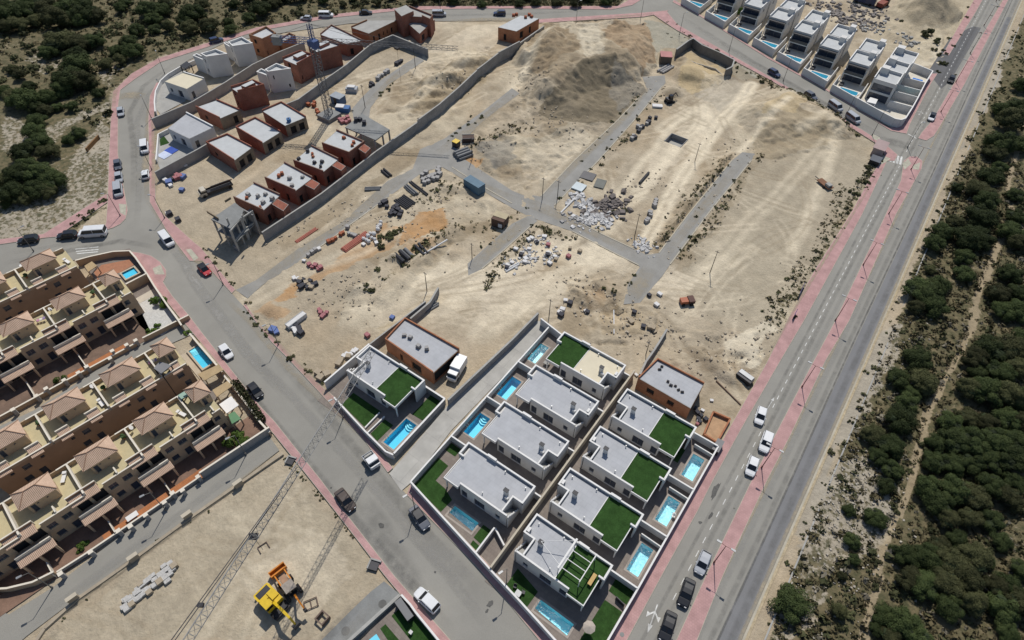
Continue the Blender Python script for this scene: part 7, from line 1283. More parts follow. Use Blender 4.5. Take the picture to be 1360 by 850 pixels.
ground_box('site_cabin', 'dark blue site cabin beside the tower crane base', 'cabin', (450, 136), 0, 5, [('body', mat('cabin_blue', (0.07, 0.12, 0.20), .6), [(-1.8, -1.3, 0, 1.8, 1.3, 2.3)]), ('cabin_roof', mat('cabin_roof', (0.28, 0.31, 0.34), .6), [(-1.9, -1.4, 2.3, 1.9, 1.4, 2.4)]), ('door', DMETAL, [(-.5, -1.34, .1, .5, -1.3, 2.1)])])
ground_box('box_shed', 'tan roofed box shed with dark front by the dusty middle road', 'shed', (664, 297), 0, 10, [('body', mat('shed_dark', (0.10, 0.06, 0.045), .8), [(-1.6, -1.5, 0, 1.6, 1.5, 2.4)]), ('shed_roof', mat('shed_roof', (0.42, 0.36, 0.24), .8), [(-1.7, -.4, 2.4, 1.7, 1.6, 2.5)]), ('white_board', WHITEP, [(.3, -1.7, .6, 1.3, -1.55, 1.6)])])
ground_box('brick_hut', 'small hut with a pink roof by the excavation and side road', 'hut', (883, 82), 0, 30, [('body', mat('hut_dark', (0.12, 0.10, 0.08), .8), [(-1.8, -1.8, 0, 1.8, 1.8, 2.6)]), ('hut_roof', mat('hut_roof', (0.42, 0.20, 0.19), .8), [(-1.9, -1.9, 2.6, 1.9, 1.9, 2.72)])])
ground_box('transformer_kiosk', 'pale pink roofed kiosk with a dark bin beside the crosswalk', 'kiosk', (1164, 205), 0, 0, [('body', mat('kiosk_wall', (0.38, 0.30, 0.28), .8), [(-1.4, -1.2, 0, 1.4, 3.6, 2.4)]), ('kiosk_roof', mat('kiosk_roof', (0.36, 0.27, 0.26), .8), [(-1.6, -1.4, 2.4, 1.6, 3.8, 2.5)])])
ground_box('waste_container', 'dark waste container below the pink roofed kiosk', 'container', (1161, 216), 0, 0, [('body', DMETAL, [(-1.3, -1.5, 0, 1.3, 1.5, 1.3)]), ('lid', mat('bin_lid', (0.09, 0.10, 0.12), .6), [(-1.35, -1.55, 1.3, 1.35, 1.55, 1.4)])])
ground_box('scrap_trailer', 'rusty trailer with pale load in the open field near the crosswalk', 'trailer', (1095, 246), 0, 150, [('bed', mat('rusty', (0.18, 0.09, 0.05)), [(-2.2, -.9, .5, 2.2, .9, .7)]), ('load', CONC, [(-1.8, -.6, .7, -.4, .6, 1.3)]), ('wheel', RUB, [(-.9, -1.1, 0, -.3, -.85, .6), (-.9, .85, 0, -.3, 1.1, .6)]), ('drawbar', DMETAL, [(2.2, -.08, .45, 3.6, .08, .6)])])
ground_box('sheet_stack', 'pale blue sheet stack beside the rubbish heap', 'sheet stack', (769, 249), 0, 4, [('sheets', mat('pale_blue_sheet', (0.50, 0.56, 0.58), .6), [(-1.5, -1.5, 0.15, 1.5, 1.5, .45)]), ('pallet', WOODG, [(-1.4, -1.4, 0, 1.4, 1.4, .14)])])
ground_box('sheet_stack', 'dark mesh mat lying between the pale sheet and the side road', 'sheet stack', (781, 234), 0, 10, [('mats', DMETAL, [(-1.8, -1.6, 0.05, 1.8, 1.6, .25)])]); ground_box('sheet_stack', 'grey mesh mat lying above the rubbish heap', 'sheet stack', (797, 244), 0, 15, [('mats', mat('mesh_grey', (0.14, 0.145, 0.13), .7), [(-1.3, -1.8, 0.05, 1.3, 1.8, .3)])])
ground_box('panel_stack', 'white panels stacked on the dusty yard left of the digger', 'panel stack', (873, 141), 0, 30, [('panels', WHITEP, [(-1.5, -.9, .1, 1.5, -.05, .6), (-1.5, .05, .1, 1.5, .9, .45)]), ('base', WOODG, [(-1.4, -.8, 0, 1.4, .8, .1)])])
ground_box('loading_box', 'yellow topped dark bin by the pipe stack at the site crossroads', 'bin', (606, 194), 0, 0, [('body', DMETAL, [(-.8, -.8, 0, .8, .8, 1.6)]), ('top', YEL, [(-.85, -.85, 1.6, .85, .85, 1.75)])]); ground_box('loading_box', 'dark brown skip by the road above the pipe stack', 'bin', (622, 187), 0, 40, [('body', mat('skip_brown', (0.09, 0.06, 0.05), .8), [(-1.6, -1.0, 0, 1.6, 1.0, 1.3)]), ('rim', DMETAL, [(-1.7, -1.1, 1.3, 1.7, -.9, 1.4), (-1.7, .9, 1.3, 1.7, 1.1, 1.4)])])
ground_box('loading_box', 'long white open box at the edge of the dusty plot', 'bin', (394, 427), 0, 88, [('body', WHITEP, [(-2.3, -.6, 0, 2.3, .6, 1.0)]), ('edge', GALV, [(-2.35, -.65, 1.0, 2.35, -.5, 1.06), (-2.35, .5, 1.0, 2.35, .65, 1.06)])])
ground_box('blue_machine', 'blue generator with white top below the dark blue cabin', 'generator', (456, 147), 0, 30, [('body', mat('gen_blue', (0.05, 0.13, 0.30), .6), [(-2, -1, 0, 2, 1, 1.4)]), ('top', WHITEP, [(-1.9, -.9, 1.4, .5, .9, 1.7)]), ('hitch', DMETAL, [(2, -.1, .3, 3, .1, .5)])]); ground_box('block_lorry_load', 'white and grey machine on the yard above the blue generator', 'machine', (469, 121), 0, 30, [('body', PS, [(-2, -1, 0, 1.4, 1, 1.3)]), ('top', WHITEP, [(-1.5, -.7, 1.3, .8, .7, 1.8)])])
ground_box('dumper', 'small red dumper in the open field beside the tracks', 'dumper', (910, 402), 0, 45, [('body', mat('dumper_red', (0.38, 0.12, 0.06), .6), [(-1.2, -.7, .4, .4, .7, 1.2)]), ('skip', mat('skip_dark', (0.10, 0.05, 0.04), .7), [(.5, -.9, .5, 1.8, .9, 1.3)]), ('wheel', RUB, [(-1, -.95, 0, -.4, -.7, .6), (-1, .7, 0, -.4, .95, .6), (.7, -1.1, 0, 1.4, -.9, .7), (.7, .9, 0, 1.4, 1.1, .7)])])
ground_box('steel_frame', 'steel formwork frame standing below the yellow excavator', 'frame', (429, 822), 0, 0, [('frame_bars', mat('frame_brown', (0.14, 0.10, 0.08), .7), [(-.8, -.8, 0, -.6, .8, .9), (.6, -.8, 0, .8, .8, .9), (-.6, .6, .7, .6, .8, .9), (-.6, -.8, .7, .6, -.6, .9)])]); ground_box('steel_frame', 'steel formwork frame lying near the crane shadow end', 'frame', (413, 802), 0, 60, [('frame_bars', mat('frame_brown', (0.14, 0.10, 0.08)), [(-1, -.7, 0, -.88, .7, .3), (.88, -.7, 0, 1, .7, .3), (-.05, -.7, 0, .05, .7, .28), (-.88, .6, .15, .88, .7, .3), (-.88, -.7, .15, .88, -.6, .3)])]); ground_box('steel_frame', 'thin steel square frame on the bare lot under the jib', 'frame', (350, 727), 0, 75, [('frame_bars', mat('frame_brown', (0.14, 0.10, 0.08)), [(-.8, -.6, 0, -.7, .6, .25), (.7, -.6, 0, .8, .6, .25), (-.7, .5, .1, .7, .6, .25)])])
ground_box('cable_drum', 'dark machine wreck at the top of the excavated trench left of the boulevard', 'machine', (988, 504), 0, -12, [('body', DMETAL, [(-1.6, -.8, 0, 1.6, .8, 1.1)]), ('top', GALV, [(-1.5, -.2, 1.1, 1.4, .8, 1.3)])])
ground_box('planter_tub', 'dark planter tub at the end of the garden wall by the brick tub', 'planter', (951, 597), 0, 0, [('body', DMETAL, [(-.6, -1.3, 0, .6, 1.3, 1.6)]), ('rim', FRAME, [(-.65, -1.35, 1.6, .65, 1.35, 1.68)])])
ground_box('manhole_block', 'dark block in place of a shadow beside the pink pavement of the bare lot', 'well', (497, 752), 0, 20, [('well_wall', DMETAL, [(-.7, -.7, -.1, .7, .7, .5)]), ('well_rim', CONC, [(-.9, .7, -.1, .9, .95, .7), (-.95, -.7, -.1, -.7, .7, .65)])]); ground_box('manhole_block', 'dark well head where the jib crosses the pink pavement', 'well', (386, 613), 0, 20, [('well_wall', DMETAL, [(-.6, -.6, -.1, .6, .6, .4)]), ('well_rim', CONC, [(-.8, .6, -.1, .8, .85, .6), (-.85, -.6, -.1, -.6, .6, .55)])])  # first dark block stands in for a shadow on the bare lot
for i, px in enumerate(((318, 645), (251, 687), (180, 743), (100, 797))):
    c = P(*px); t = thing('wall_pier', 'pale concrete pier on the verge wall of the bare lot, %s from the right' % ('first', 'second', 'third', 'fourth')[i], 'pier', (c.x, c.y, 0), TH, 'piers along the bottom street'); boxpart('shaft', mat('tan_concrete', (0.34, 0.29, 0.22), .9, .15), t, (-.7, -.25, -.3, .7, .25, 1.3)); boxpart('cap', mat('tan_coping', (0.52, 0.45, 0.33)), t, (-.78, -.33, 1.3, .78, .33, 1.4))
wall('broken low tan kerb wall between the bottom street and the bare lot', P2([(376, 603), (318, 643), (252, 689), (180, 742), (102, 797), (60, 835), (40, 865)], 0), 0.28, 0.5, mat('tan_concrete', (0.34, 0.29, 0.22)), None, name='verge_wall', panel=3.5)
# pallets, sacks, pipes: each a thing, copies share meshes
def pallet_proto(m, s=(1.1, 1.0, .9), sack=False, name='material_pallet'):
    t = bpy.data.objects.new(name, None); COL.objects.link(t)
    if sack:
        b = MB(); b.blob((0, 0, .45), .55, .52, .55, 9, 6, .08, flat=True); b.build('bag', m, t); b = MB()
        for sx in (-1, 1): b.tube((sx*.3, -.3, .9), (sx*.3, .3, .9), .05, 4)
        b.build('bag_loops', m, t)
    else:
        b = MB()
        for x in (-.45, 0, .45): b.box(x*s[0]-.06, -s[1]/2, 0, x*s[0]+.06, s[1]/2, .1)
        b.box(-s[0]/2, -s[1]/2, .1, s[0]/2, s[1]/2, .14); b.build('pallet_base', WOODG, t); b = MB()
        for k in range(3): b.box(-s[0]/2+.02*(k % 2), -s[1]/2+.02*(k % 2), .145+k*s[2]/3, s[0]/2-.02*(k % 2), s[1]/2-.02*(k % 2), .14+(k+1)*s[2]/3)
        b.build('load', m, t)
    return t
PRO = {'brick': pallet_proto(BRICKP), 'block': pallet_proto(BLOCKP), 'dark': pallet_proto(DARKP, (1.2, 1.1, .8)), 'pink': pallet_proto(PINKP, (1.2, 1.1, .8)), 'white': pallet_proto(WHITEP, (1.3, 1.0, .6)), 'sack': pallet_proto(WHITEP, sack=True, name='bulk_bag'), 'tan': pallet_proto(mat('tan_load', (0.36, 0.30, 0.22), .9, .15, 3), (1.2, 1.1, .8)), 'blue': pallet_proto(mat('blue_load', (0.12, 0.17, 0.36), .8, .15, 3), (1.3, 1.2, .7))}
PRO['stone'] = pallet_proto(mat('pale_paving_stack', (0.44, 0.43, 0.41), .85, .2, 3, fine=.15), (1.4, 1.0, .6)); used = set()
def scatter(kind, pxs, label, cat='pallet', sc=1.0, ang=None):
    for px in pxs:
        c = P(*px); loc = (c.x, c.y, gz(c.x, c.y)); rz = random.uniform(-.5, .5) if ang is None else ang+random.uniform(-.08, .08)
        if kind not in used: used.add(kind); o = PRO[kind]; KIDS[o.name] = kids(o); o.location = loc; o.rotation_euler = (0, 0, rz)
        else: o = dup(PRO[kind], loc, rz)
        k = sc*0.74*random.uniform(.85, 1.15); o.scale = (k, k*random.uniform(.9, 1.1), k); tag(o, label, cat, label)
scatter('sack', [(492, 311), (489, 315), (494, 317), (497, 312), (502, 306), (505, 301), (502, 303), (498, 319), (487, 320), (483, 318), (490, 322), (506, 296)], 'white bulk bag in the cluster beside the red tube bundle', 'bag', 1.3)
scatter('white', [(483, 325), (424, 331), (500, 323), (404, 347), (391, 370), (397, 371)], 'white wrapped pallet on the orange soil strip of the middle plot')
scatter('brick', [(437, 322), (442, 320), (446, 317), (453, 312), (456, 310)], 'brown brick pallet in the row along the middle site road')
scatter('block', [(462, 303), (464, 311), (468, 312), (472, 314), (410, 340), (415, 336), (419, 333)], 'grey block pallet along the middle site road')
scatter('dark', [(505, 273), (510, 270), (514, 275), (521, 281), (525, 284), (529, 279), (523, 277), (533, 282), (519, 285), (513, 268), (531, 287), (527, 275)], 'dark wrapped pallet in the cluster by the black pipes', 'pallet', 1.15)
scatter('pink', [(411, 352), (415, 355), (419, 353), (423, 358), (426, 356)], 'pink wrapped pallet in the row on the orange soil')
scatter('pink', [(426, 415), (430, 419), (434, 416), (428, 421), (424, 411)], 'pink wrapped pallet in the small cluster on the lower dusty plot')
scatter('dark', [(398, 376), (404, 379), (409, 383), (416, 380), (420, 378), (403, 372), (412, 374), (400, 382)], 'dark pallet in the heap at the lower end of the orange soil', 'pallet', 1.1); scatter('tan', [(411, 379), (414, 383), (399, 372), (407, 376)], 'tan pallet in the heap at the lower end of the orange soil')
GSTK = [(x, y) for x, y in ((562, 240), (566, 238), (570, 237), (574, 235), (578, 233), (582, 229), (584, 233), (569, 242), (564, 244), (581, 238), (576, 239), (561, 234), (566, 231), (583, 225))]
scatter('block', GSTK, 'grey block pallet in the big stack by the site crossroads', 'pallet', 1.3)
scatter('brick', [(418, 137), (417, 141), (410, 140), (421, 147), (423, 151)], 'brick pallet on the sand left of the crane mast', 'pallet', 1.2); scatter('pink', [(452, 160), (457, 159), (462, 157), (455, 163), (460, 163), (464, 161)], 'pink brown pallet in the heap beside the crane base', 'pallet', 1.2)
scatter('dark', [(492, 115), (496, 113), (493, 111)], 'dark pallet beside the upper site road'); scatter('block', [(504, 103), (508, 101), (512, 98), (515, 96), (502, 106)], 'grey block pallet in the row along the upper site road', 'pallet', 1.3); scatter('dark', [(527, 86), (530, 84), (533, 82)], 'dark log like load on the sand above the upper site road', 'pallet', 1.3)
scatter('dark', [(843, 183), (848, 175), (863, 157), (861, 163), (871, 157), (853, 169)], 'dark pallet in the row beside the dusty side road', 'pallet', 1.2); scatter('block', [(839, 185), (847, 169), (850, 171), (841, 181), (859, 165)], 'grey pallet in the row beside the dusty side road', 'pallet', 1.1)
scatter('block', [(870, 270), (869, 274), (863, 284), (864, 287), (858, 295), (860, 293), (871, 267)], 'grey pallet along the sandy track right of the rubbish heap', 'pallet', 1.2)
scatter('white', [(712, 321), (702, 319), (706, 317), (685, 332), (703, 331), (698, 344), (697, 348), (728, 337), (730, 350), (723, 315), (737, 341), (674, 353), (680, 349)], 'white scrap pallet on the plot left of the site crossroads', 'pallet', 1.1); scatter('tan', [(757, 330), (770, 334), (738, 345), (741, 338)], 'tan scrap pallet on the plot left of the site crossroads'); scatter('dark', [(692, 339), (727, 339), (673, 356), (713, 322)], 'dark scrap pallet on the plot left of the site crossroads'); scatter('pink', [(755, 341), (728, 326)], 'red scrap pile on the plot left of the site crossroads')
scatter('white', [(743, 415), (745, 417), (751, 399), (778, 413), (747, 411), (876, 391), (872, 405)], 'white scrap pallet on the churned ground above the villas', 'pallet', 1.0); scatter('dark', [(757, 403), (745, 419), (854, 435), (780, 414), (842, 416), (862, 393)], 'dark rubble block on the churned ground above the villas', 'pallet', 1.1); scatter('tan', [(862, 437), (869, 440), (866, 437), (838, 428)], 'tan rubble block on the churned ground above the villas', 'pallet', 1.2)
scatter('blue', [(243, 236), (225, 243), (242, 253), (367, 442), (363, 439)], 'blue wrapped load at the dusty edge of the building site', 'pallet', 1.4); scatter('pink', [(236, 234), (240, 236), (234, 238)], 'pink wrapped load on the sand by the site entrance', 'pallet', 1.4); scatter('white', [(227, 247), (246, 220), (220, 240), (223, 289 - 5), (390, 436), (387, 432), (393, 441)], 'white load at the dusty edge of the building site', 'pallet', 1.2); scatter('dark', [(398, 437), (394, 433), (400, 443), (228, 240), (226, 285), (237, 293)], 'dark load at the dusty edge of the building site', 'pallet', 1.3)
scatter('stone', [(166+dx*5.6+dy*2.6, 806-dx*8.0+dy*4.2) for dx, dy in ((0, 0), (.2, 1), (.7, -1)) ]+[(171, 796), (177, 792), (183, 787), (177, 799), (184, 795), (190, 790), (184, 782), (190, 777), (197, 771), (194, 784), (201, 780), (207, 777), (206, 770), (203, 765), (215, 763), (222, 757), (219, 768), (226, 763), (218, 752), (226, 748), (229, 757), (223, 772)], 'pale wrapped paving stack in the block of stacks on the bare lot', 'pallet', 0.95, 1.4)
scatter('tan', [(176, 803), (187, 776), (199, 787), (213, 773), (232, 752)], 'tan paving stack in the block of stacks on the bare lot', 'pallet', 0.95, 1.4)
scatter('white', [(457, 473), (461, 470), (470, 467), (466, 471), (473, 465)], 'white sack pile beside the lone villa wall', 'pallet', 1.0); scatter('tan', [(453, 479), (450, 484), (463, 474), (435, 498), (430, 500), (423, 496), (426, 503)], 'tan stone pile beside the lone villa wall', 'pallet', 1.3); scatter('pink', [(488, 446)], 'pink drum on the dusty plot above the lone villa'); scatter('blue', [(521, 422)], 'blue wrapped load above the brick shell')
scatter('dark', [(926, 548), (931, 552), (929, 560), (927, 556), (937, 557), (924, 543)], 'dark builder scrap beside the brick pool tub', 'pallet', .8); scatter('pink', [(926, 563)], 'bright red scrap beside the brick pool tub', 'pallet', .7); scatter('white', [(928, 559), (933, 545), (945, 532), (820, 489), (845, 498)], 'white scrap beside the brick shells of the villa blocks', 'pallet', .7)
def pipes(label, px, a, n, L, r, m, rows=1, group=None):
    c = P(*px); t = thing('pipe_bundle', label, 'pipes', (c.x, c.y, gz(c.x, c.y)), R(a), group); k = 0
    for row in range(rows):
        for i in range(n-row):
            b = MB(); y = (i-(n-row-1)/2)*2.5*r+random.uniform(-.15, .15)*r; b.tube((-L/2+random.uniform(-.2, .2), y, r+row*1.6*r), (L/2+random.uniform(-.2, .2), y, r+row*1.6*r), r, 9); b.build('pipe', m, t)
PIPEB = mat('black_pipe', (0.035, 0.035, 0.04), 0.5, 0.1); PIPEG = mat('grey_pipe', (0.16, 0.165, 0.17), 0.6, 0.1); PIPER = mat('red_pipe', (0.40, 0.13, 0.09), 0.6, 0.1); PIPEW = mat('white_pipe', (0.6, 0.6, 0.6), 0.6, 0.05)
pipes('red tube bundle on the orange soil', (472, 321), 88, 5, 7.5, .16, PIPER, 2); pipes('rust coloured tubes beside the middle site road', (407, 312), 88, 3, 6, .14, PIPER)
pipes('row of black pipes in the storage yard', (538, 268), -8, 7, 4.5, .2, PIPEB); pipes('grey pipes in the storage yard above the black row', (546, 253), -14, 3, 4.5, .22, PIPEG, 2); pipes('long black pipes by the grey block stack', (556, 250), -12, 2, 7, .2, PIPEB)
pipes('short fat black pipes beside the small spoil cone, left pair', (534, 343.5), -12, 2, 3.4, .5, PIPEB); pipes('short fat grey pipes beside the small spoil cone, middle pair', (541, 339), -14, 2, 3.4, .45, PIPEG); pipes('short black pipes beside the white gutter', (560, 335), -18, 2, 4, .35, PIPEB); pipes('long white gutter lying across the middle plot', (579, 332), 80, 1, 7, .18, PIPEW)
pipes('stack of grey pipes at the site crossroads', (615, 206), 70, 4, 4.5, .4, PIPEG, 2); pipes('long white beam lying beside the rubbish heap', (757, 270), 92, 1, 9, .22, PIPEW); pipes('long dark trough on the sand above the rubbish heap', (855, 237), 92, 1, 5.5, .35, PIPEB); pipes('white board lying on the churned ground', (815, 428), -60, 1, 6.5, .12, PIPEW); pipes('pale board across the dusty yard by the brick tub', (967, 521), -22, 1, 6.5, .15, mat('old_board', (0.16, 0.11, 0.08), .9)); pipes('long grey slabs beside the hut', (884, 92), 80, 3, 6, .35, BLOCKP); pipes('black pipe on the sand below the long site wall', (513, 230), -14, 2, 3.5, .3, PIPEB); pipes('grey bent pipes above the middle site road', (495, 251), 40, 3, 4, .2, PIPEG)
pipes('white gutter on the plot left of the crossroads', (680, 355), 75, 2, 4, .2, PIPEW); pipes('grey beams beside the wall stub', (573, 408), 78, 3, 3.5, .2, PIPEG)
# rubble and rubbish heaps (nobody could count the bits)
def rubble(name, label, spots, n, smin, smax, m, spread=2.5):
    b = MB()
    for _ in range(n):
        sx, sy = random.choice(spots); c = P(sx, sy); x, y = c.x+random.gauss(0, spread), c.y+random.gauss(0, spread); s = random.uniform(smin, smax); zz = gz(x, y)
        if x < 17.2 and x > -1.5 or (m.name == 'white_stone' and x < 17.2): continue
        ax = Matrix.Rotation(random.uniform(0, 6.3), 3, 'Z') @ Matrix.Rotation(random.uniform(-.5, .5), 3, 'X'); i = len(b.v)
        dims = (s, s*random.uniform(.5, 1), s*random.uniform(.25, .7))
        for dx, dy, dz in ((-1, -1, -1), (1, -1, -1), (1, 1, -1), (-1, 1, -1), (-.9, -.8, 1), (.8, -.9, 1), (.9, .8, 1), (-.8, .9, 1)):
            v = ax @ Vector((dx*dims[0]/2, dy*dims[1]/2, dz*dims[2]/2)); b.v.append((x+v.x, y+v.y, zz+.1+v.z))
        for f in ((0, 3, 2, 1), (4, 5, 6, 7), (0, 1, 5, 4), (1, 2, 6, 5), (2, 3, 7, 6), (3, 0, 4, 7)): b.f.append(tuple(i+k for k in f)); b.m.append(0)
    o = b.build(name, m); o['kind'] = 'stuff'; o['label'] = label; o['category'] = 'rubble'; return o
SCRAPW = mat('white_scrap', (0.46, 0.455, 0.45), .8, .45, .9, fine=.2)
rubble('rubbish_heap', 'white heap of scrap beside the site crossroads', [(773, 270), (780, 275), (784, 284), (788, 290), (794, 294), (780, 294), (798, 290), (770, 265), (803, 287)], 260, .25, 1.3, SCRAPW, 1.5)
rubble('rubbish_heap', 'grey and brown heap of scrap right of the white heap', [(805, 267), (810, 273), (816, 277), (800, 281), (812, 285), (822, 279), (818, 262), (808, 265)], 90, .5, 1.7, mat('mixed_scrap', (0.15, 0.13, 0.12), .8, .4, 1), 1.6); rubble('rubbish_heap', 'low edge of rubble below the white heap', [(750, 287), (760, 290), (770, 293), (780, 297)], 40, .4, 1.1, BLOCKP, 1.2)
rubble('rubbish_heap', 'white plaster rubble at the lower crossroads', [(851, 321), (855, 326), (858, 330), (848, 324)], 90, .2, .9, SCRAPW, 1.0); rubble('rubbish_heap', 'white plaster rubble on the plot left of the crossroads', [(729, 341), (735, 338), (722, 318), (700, 333), (678, 350), (705, 345)], 130, .2, .8, SCRAPW, 1.1)
rubble('stones', 'stones strewn over the churned ground and banks', [(730, 150), (715, 165), (700, 115), (815, 425), (960, 470), (940, 475), (785, 400), (870, 440), (600, 270), (520, 300), (1020, 440), (1080, 360), (640, 195), (600, 110), (560, 320), (480, 390), (440, 400), (700, 330), (760, 370), (850, 430), (900, 330), (940, 270), (850, 240), (760, 180), (860, 120), (1000, 470), (970, 200), (400, 300), (470, 280)], 1100, .15, .6, mat('pale_stone', (0.36, 0.31, 0.24), .95, .25, 2), 4); rubble('stones', 'pale stones between the scrub right of the boulevard', [(1110, 620), (1130, 660), (1100, 700), (1080, 740), (1160, 500), (1190, 440), (1250, 250), (1060, 800), (1230, 300), (1180, 620), (1115, 560), (1090, 640), (1060, 700), (1150, 650), (1120, 720), (1165, 460)], 900, .1, .45, mat('white_stone', (0.38, 0.345, 0.285), .95, .2, 2), 5)
rubble('rubbish_heap', 'scrap yard clutter beyond the terraced villas', [(1110, 15), (1120, 22), (1130, 30), (1150, 30), (1090, 8), (1140, 12), (1160, 15)], 260, .4, 1.7, mat('yard_clutter', (0.20, 0.18, 0.165), .8, .5, .5), 3); rubble('rubbish_heap', 'pale boulders beside the yard beyond the villas', [(1205, 52), (1212, 58), (1150, 38), (1165, 35)], 60, .5, 1.5, CONC, 2)
ground_box('yard_truck', 'red truck in the yard beyond the terraced villas', 'truck', (1171, 8), 0, 80, [('bed', mat('truck_red', (0.22, 0.06, 0.04), .7), [(-3, -1.2, .6, 1.5, 1.2, 1.9)]), ('cab', DMETAL, [(1.6, -1.2, .5, 3.4, 1.2, 2.6)]), ('wheel', RUB, [(-2.4, -1.3, 0, -1.5, 1.3, .9), (2, -1.3, 0, 2.9, 1.3, .9)])]); ground_box('yard_truck', 'dark blue truck body in the yard beyond the terraced villas', 'truck', (1147, 4), 0, 0, [('body', PBL, [(-4, -1.3, .6, 4, 1.3, 2.8)]), ('wheel', RUB, [(-3, -1.4, 0, -2, 1.4, .9), (2, -1.4, 0, 3, 1.4, .9)])])
ground_box('boundary_sign', 'long brown board lying by the pines on the left', 'board', (124, 192), 0, -60, [('board', mat('brown_board', (0.22, 0.12, 0.05), .8), [(-3.2, -.15, 0, 3.2, .15, 1.1)]), ('post', WOODG, [(-3, .15, 0, -2.85, .3, 1.2), (2.85, .15, 0, 3, .3, 1.2)])])
ground_box('banner', 'purple banner on the fence by the boulevard pavement', 'banner', (1063, 388), 0, 92, [('cloth', mat('purple_cloth', (0.10, 0.07, 0.20), .8), [(-2, -.04, .3, 2, .04, 1.5)]), ('post', DMETAL, [(-2.1, -.05, 0, -2, .05, 1.6), (2, -.05, 0, 2.1, .05, 1.6)])]); ground_box('banner', 'small dark purple banner at the lower end of the verge', 'banner', (1054, 421), 0, 92, [('cloth', mat('purple_cloth', (0.10, 0.07, 0.20)), [(-1, -.04, .3, 1, .04, 1.6)]), ('post', DMETAL, [(-1.1, -.05, 0, -1, .05, 1.7), (1, -.05, 0, 1.1, .05, 1.7)])])
# ------------------------------------------------------------------ vegetation
def leafmat(name, a, b, rnd=0.42):
    m = bpy.data.materials.new(name); m.use_nodes = True; N = m.node_tree.nodes; L = m.node_tree.links; p = N['Principled BSDF']; p.inputs['Roughness'].default_value = 0.8; p.inputs['Specular IOR Level'].default_value = 0.15
    geo = N.new('ShaderNodeNewGeometry'); n = N.new('ShaderNodeTexNoise'); n.inputs['Scale'].default_value = 0.9; n.inputs['Detail'].default_value = 4; L.new(geo.outputs['Position'], n.inputs['Vector'])
    mp = N.new('ShaderNodeMapRange'); mp.inputs[1].default_value = .3; mp.inputs[2].default_value = .7; L.new(n.outputs[0], mp.inputs[0])
    mx = N.new('ShaderNodeMix'); mx.data_type = 'RGBA'; mx.inputs['A'].default_value = (*a, 1); mx.inputs['B'].default_value = (*b, 1); L.new(mp.outputs[0], mx.inputs['Factor'])
    oi = N.new('ShaderNodeObjectInfo'); m4 = N.new('ShaderNodeMapRange'); m4.inputs[3].default_value = 1-rnd; m4.inputs[4].default_value = 1+rnd; L.new(oi.outputs['Random'], m4.inputs[0])
    vm = N.new('ShaderNodeVectorMath'); vm.operation = 'SCALE'; L.new(mx.outputs['Result'], vm.inputs[0]); L.new(m4.outputs[0], vm.inputs['Scale']); L.new(vm.outputs[0], p.inputs['Base Color']); MATS[name] = m; return m
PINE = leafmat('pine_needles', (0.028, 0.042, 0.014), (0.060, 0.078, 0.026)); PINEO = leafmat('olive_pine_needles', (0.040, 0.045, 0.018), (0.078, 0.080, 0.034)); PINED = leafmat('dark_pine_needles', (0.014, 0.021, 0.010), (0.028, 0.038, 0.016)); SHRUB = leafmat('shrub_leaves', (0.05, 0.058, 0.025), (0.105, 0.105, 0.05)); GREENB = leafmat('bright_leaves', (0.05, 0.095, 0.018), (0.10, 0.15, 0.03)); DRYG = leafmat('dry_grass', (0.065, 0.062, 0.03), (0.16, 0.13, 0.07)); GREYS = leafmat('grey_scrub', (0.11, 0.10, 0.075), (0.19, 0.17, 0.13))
BARK = mat('pine_bark', (0.10, 0.075, 0.055), 0.95, .2, 2)
def quads_mesh(name, cen, nor, size, m):
    "many small leaf-sized quads: centres, normals and sizes as arrays"
    n = len(cen); nor = nor/np.linalg.norm(nor, axis=1)[:, None]; ref = np.where(np.abs(nor[:, 2:3]) < .9, np.array([[0, 0, 1.]]), np.array([[1., 0, 0]])); t = np.cross(nor, ref); t /= np.linalg.norm(t, axis=1)[:, None]; b = np.cross(nor, t)
    a = rng.uniform(0, 6.28, n)[:, None]; t, b = t*np.cos(a)+b*np.sin(a), -t*np.sin(a)+b*np.cos(a); s = size[:, None]; k = rng.uniform(.45, .8, n)[:, None]
    v = np.stack([cen-t*s-b*s*k*.3, cen+b*s*k, cen+t*s+b*s*k*.2, cen-b*s*k], 1).reshape(-1, 3)
    me = bpy.data.meshes.new(name); me.vertices.add(4*n); me.vertices.foreach_set('co', v.ravel()); me.loops.add(4*n); me.loops.foreach_set('vertex_index', np.arange(4*n)); me.polygons.add(n); me.polygons.foreach_set('loop_start', np.arange(0, 4*n, 4)); me.update(calc_edges=True); me.materials.append(m); return me
def crown_mesh(seed, R_, H, nl, per, leaf, m, low=0.15):
    g = np.random.default_rng(seed); C_, N_, S_ = [], [], []
    for k in range(nl):
        a = g.uniform(0, 6.28); r = R_*0.72*math.sqrt(g.uniform(0, 1)); hz = H*(low+.62*g.uniform(.25, 1)*(1-(r/R_)**2*.62)); rr = R_*g.uniform(.26, .40)
        c = np.array([r*math.cos(a), r*math.sin(a), hz]); d = g.normal(size=(per, 3)); d /= np.linalg.norm(d, axis=1)[:, None]; d[:, 2] = np.where(d[:, 2] < -.45, -d[:, 2], d[:, 2]); rad = rr*g.uniform(.55, 1.08, per)**.6
        p = c+d*rad[:, None]*np.array([1, 1, .8]); C_.append(p); N_.append(d+g.normal(size=(per, 3))*.33+np.array([0, 0, .2])); S_.append(leaf*g.uniform(.6, 1.35, per))
    C_, N_, S_ = np.concatenate(C_), np.concatenate(N_), np.concatenate(S_); C_[:, 2] = np.maximum(C_[:, 2], .12*H); return quads_mesh('crown', C_, N_, S_, m)
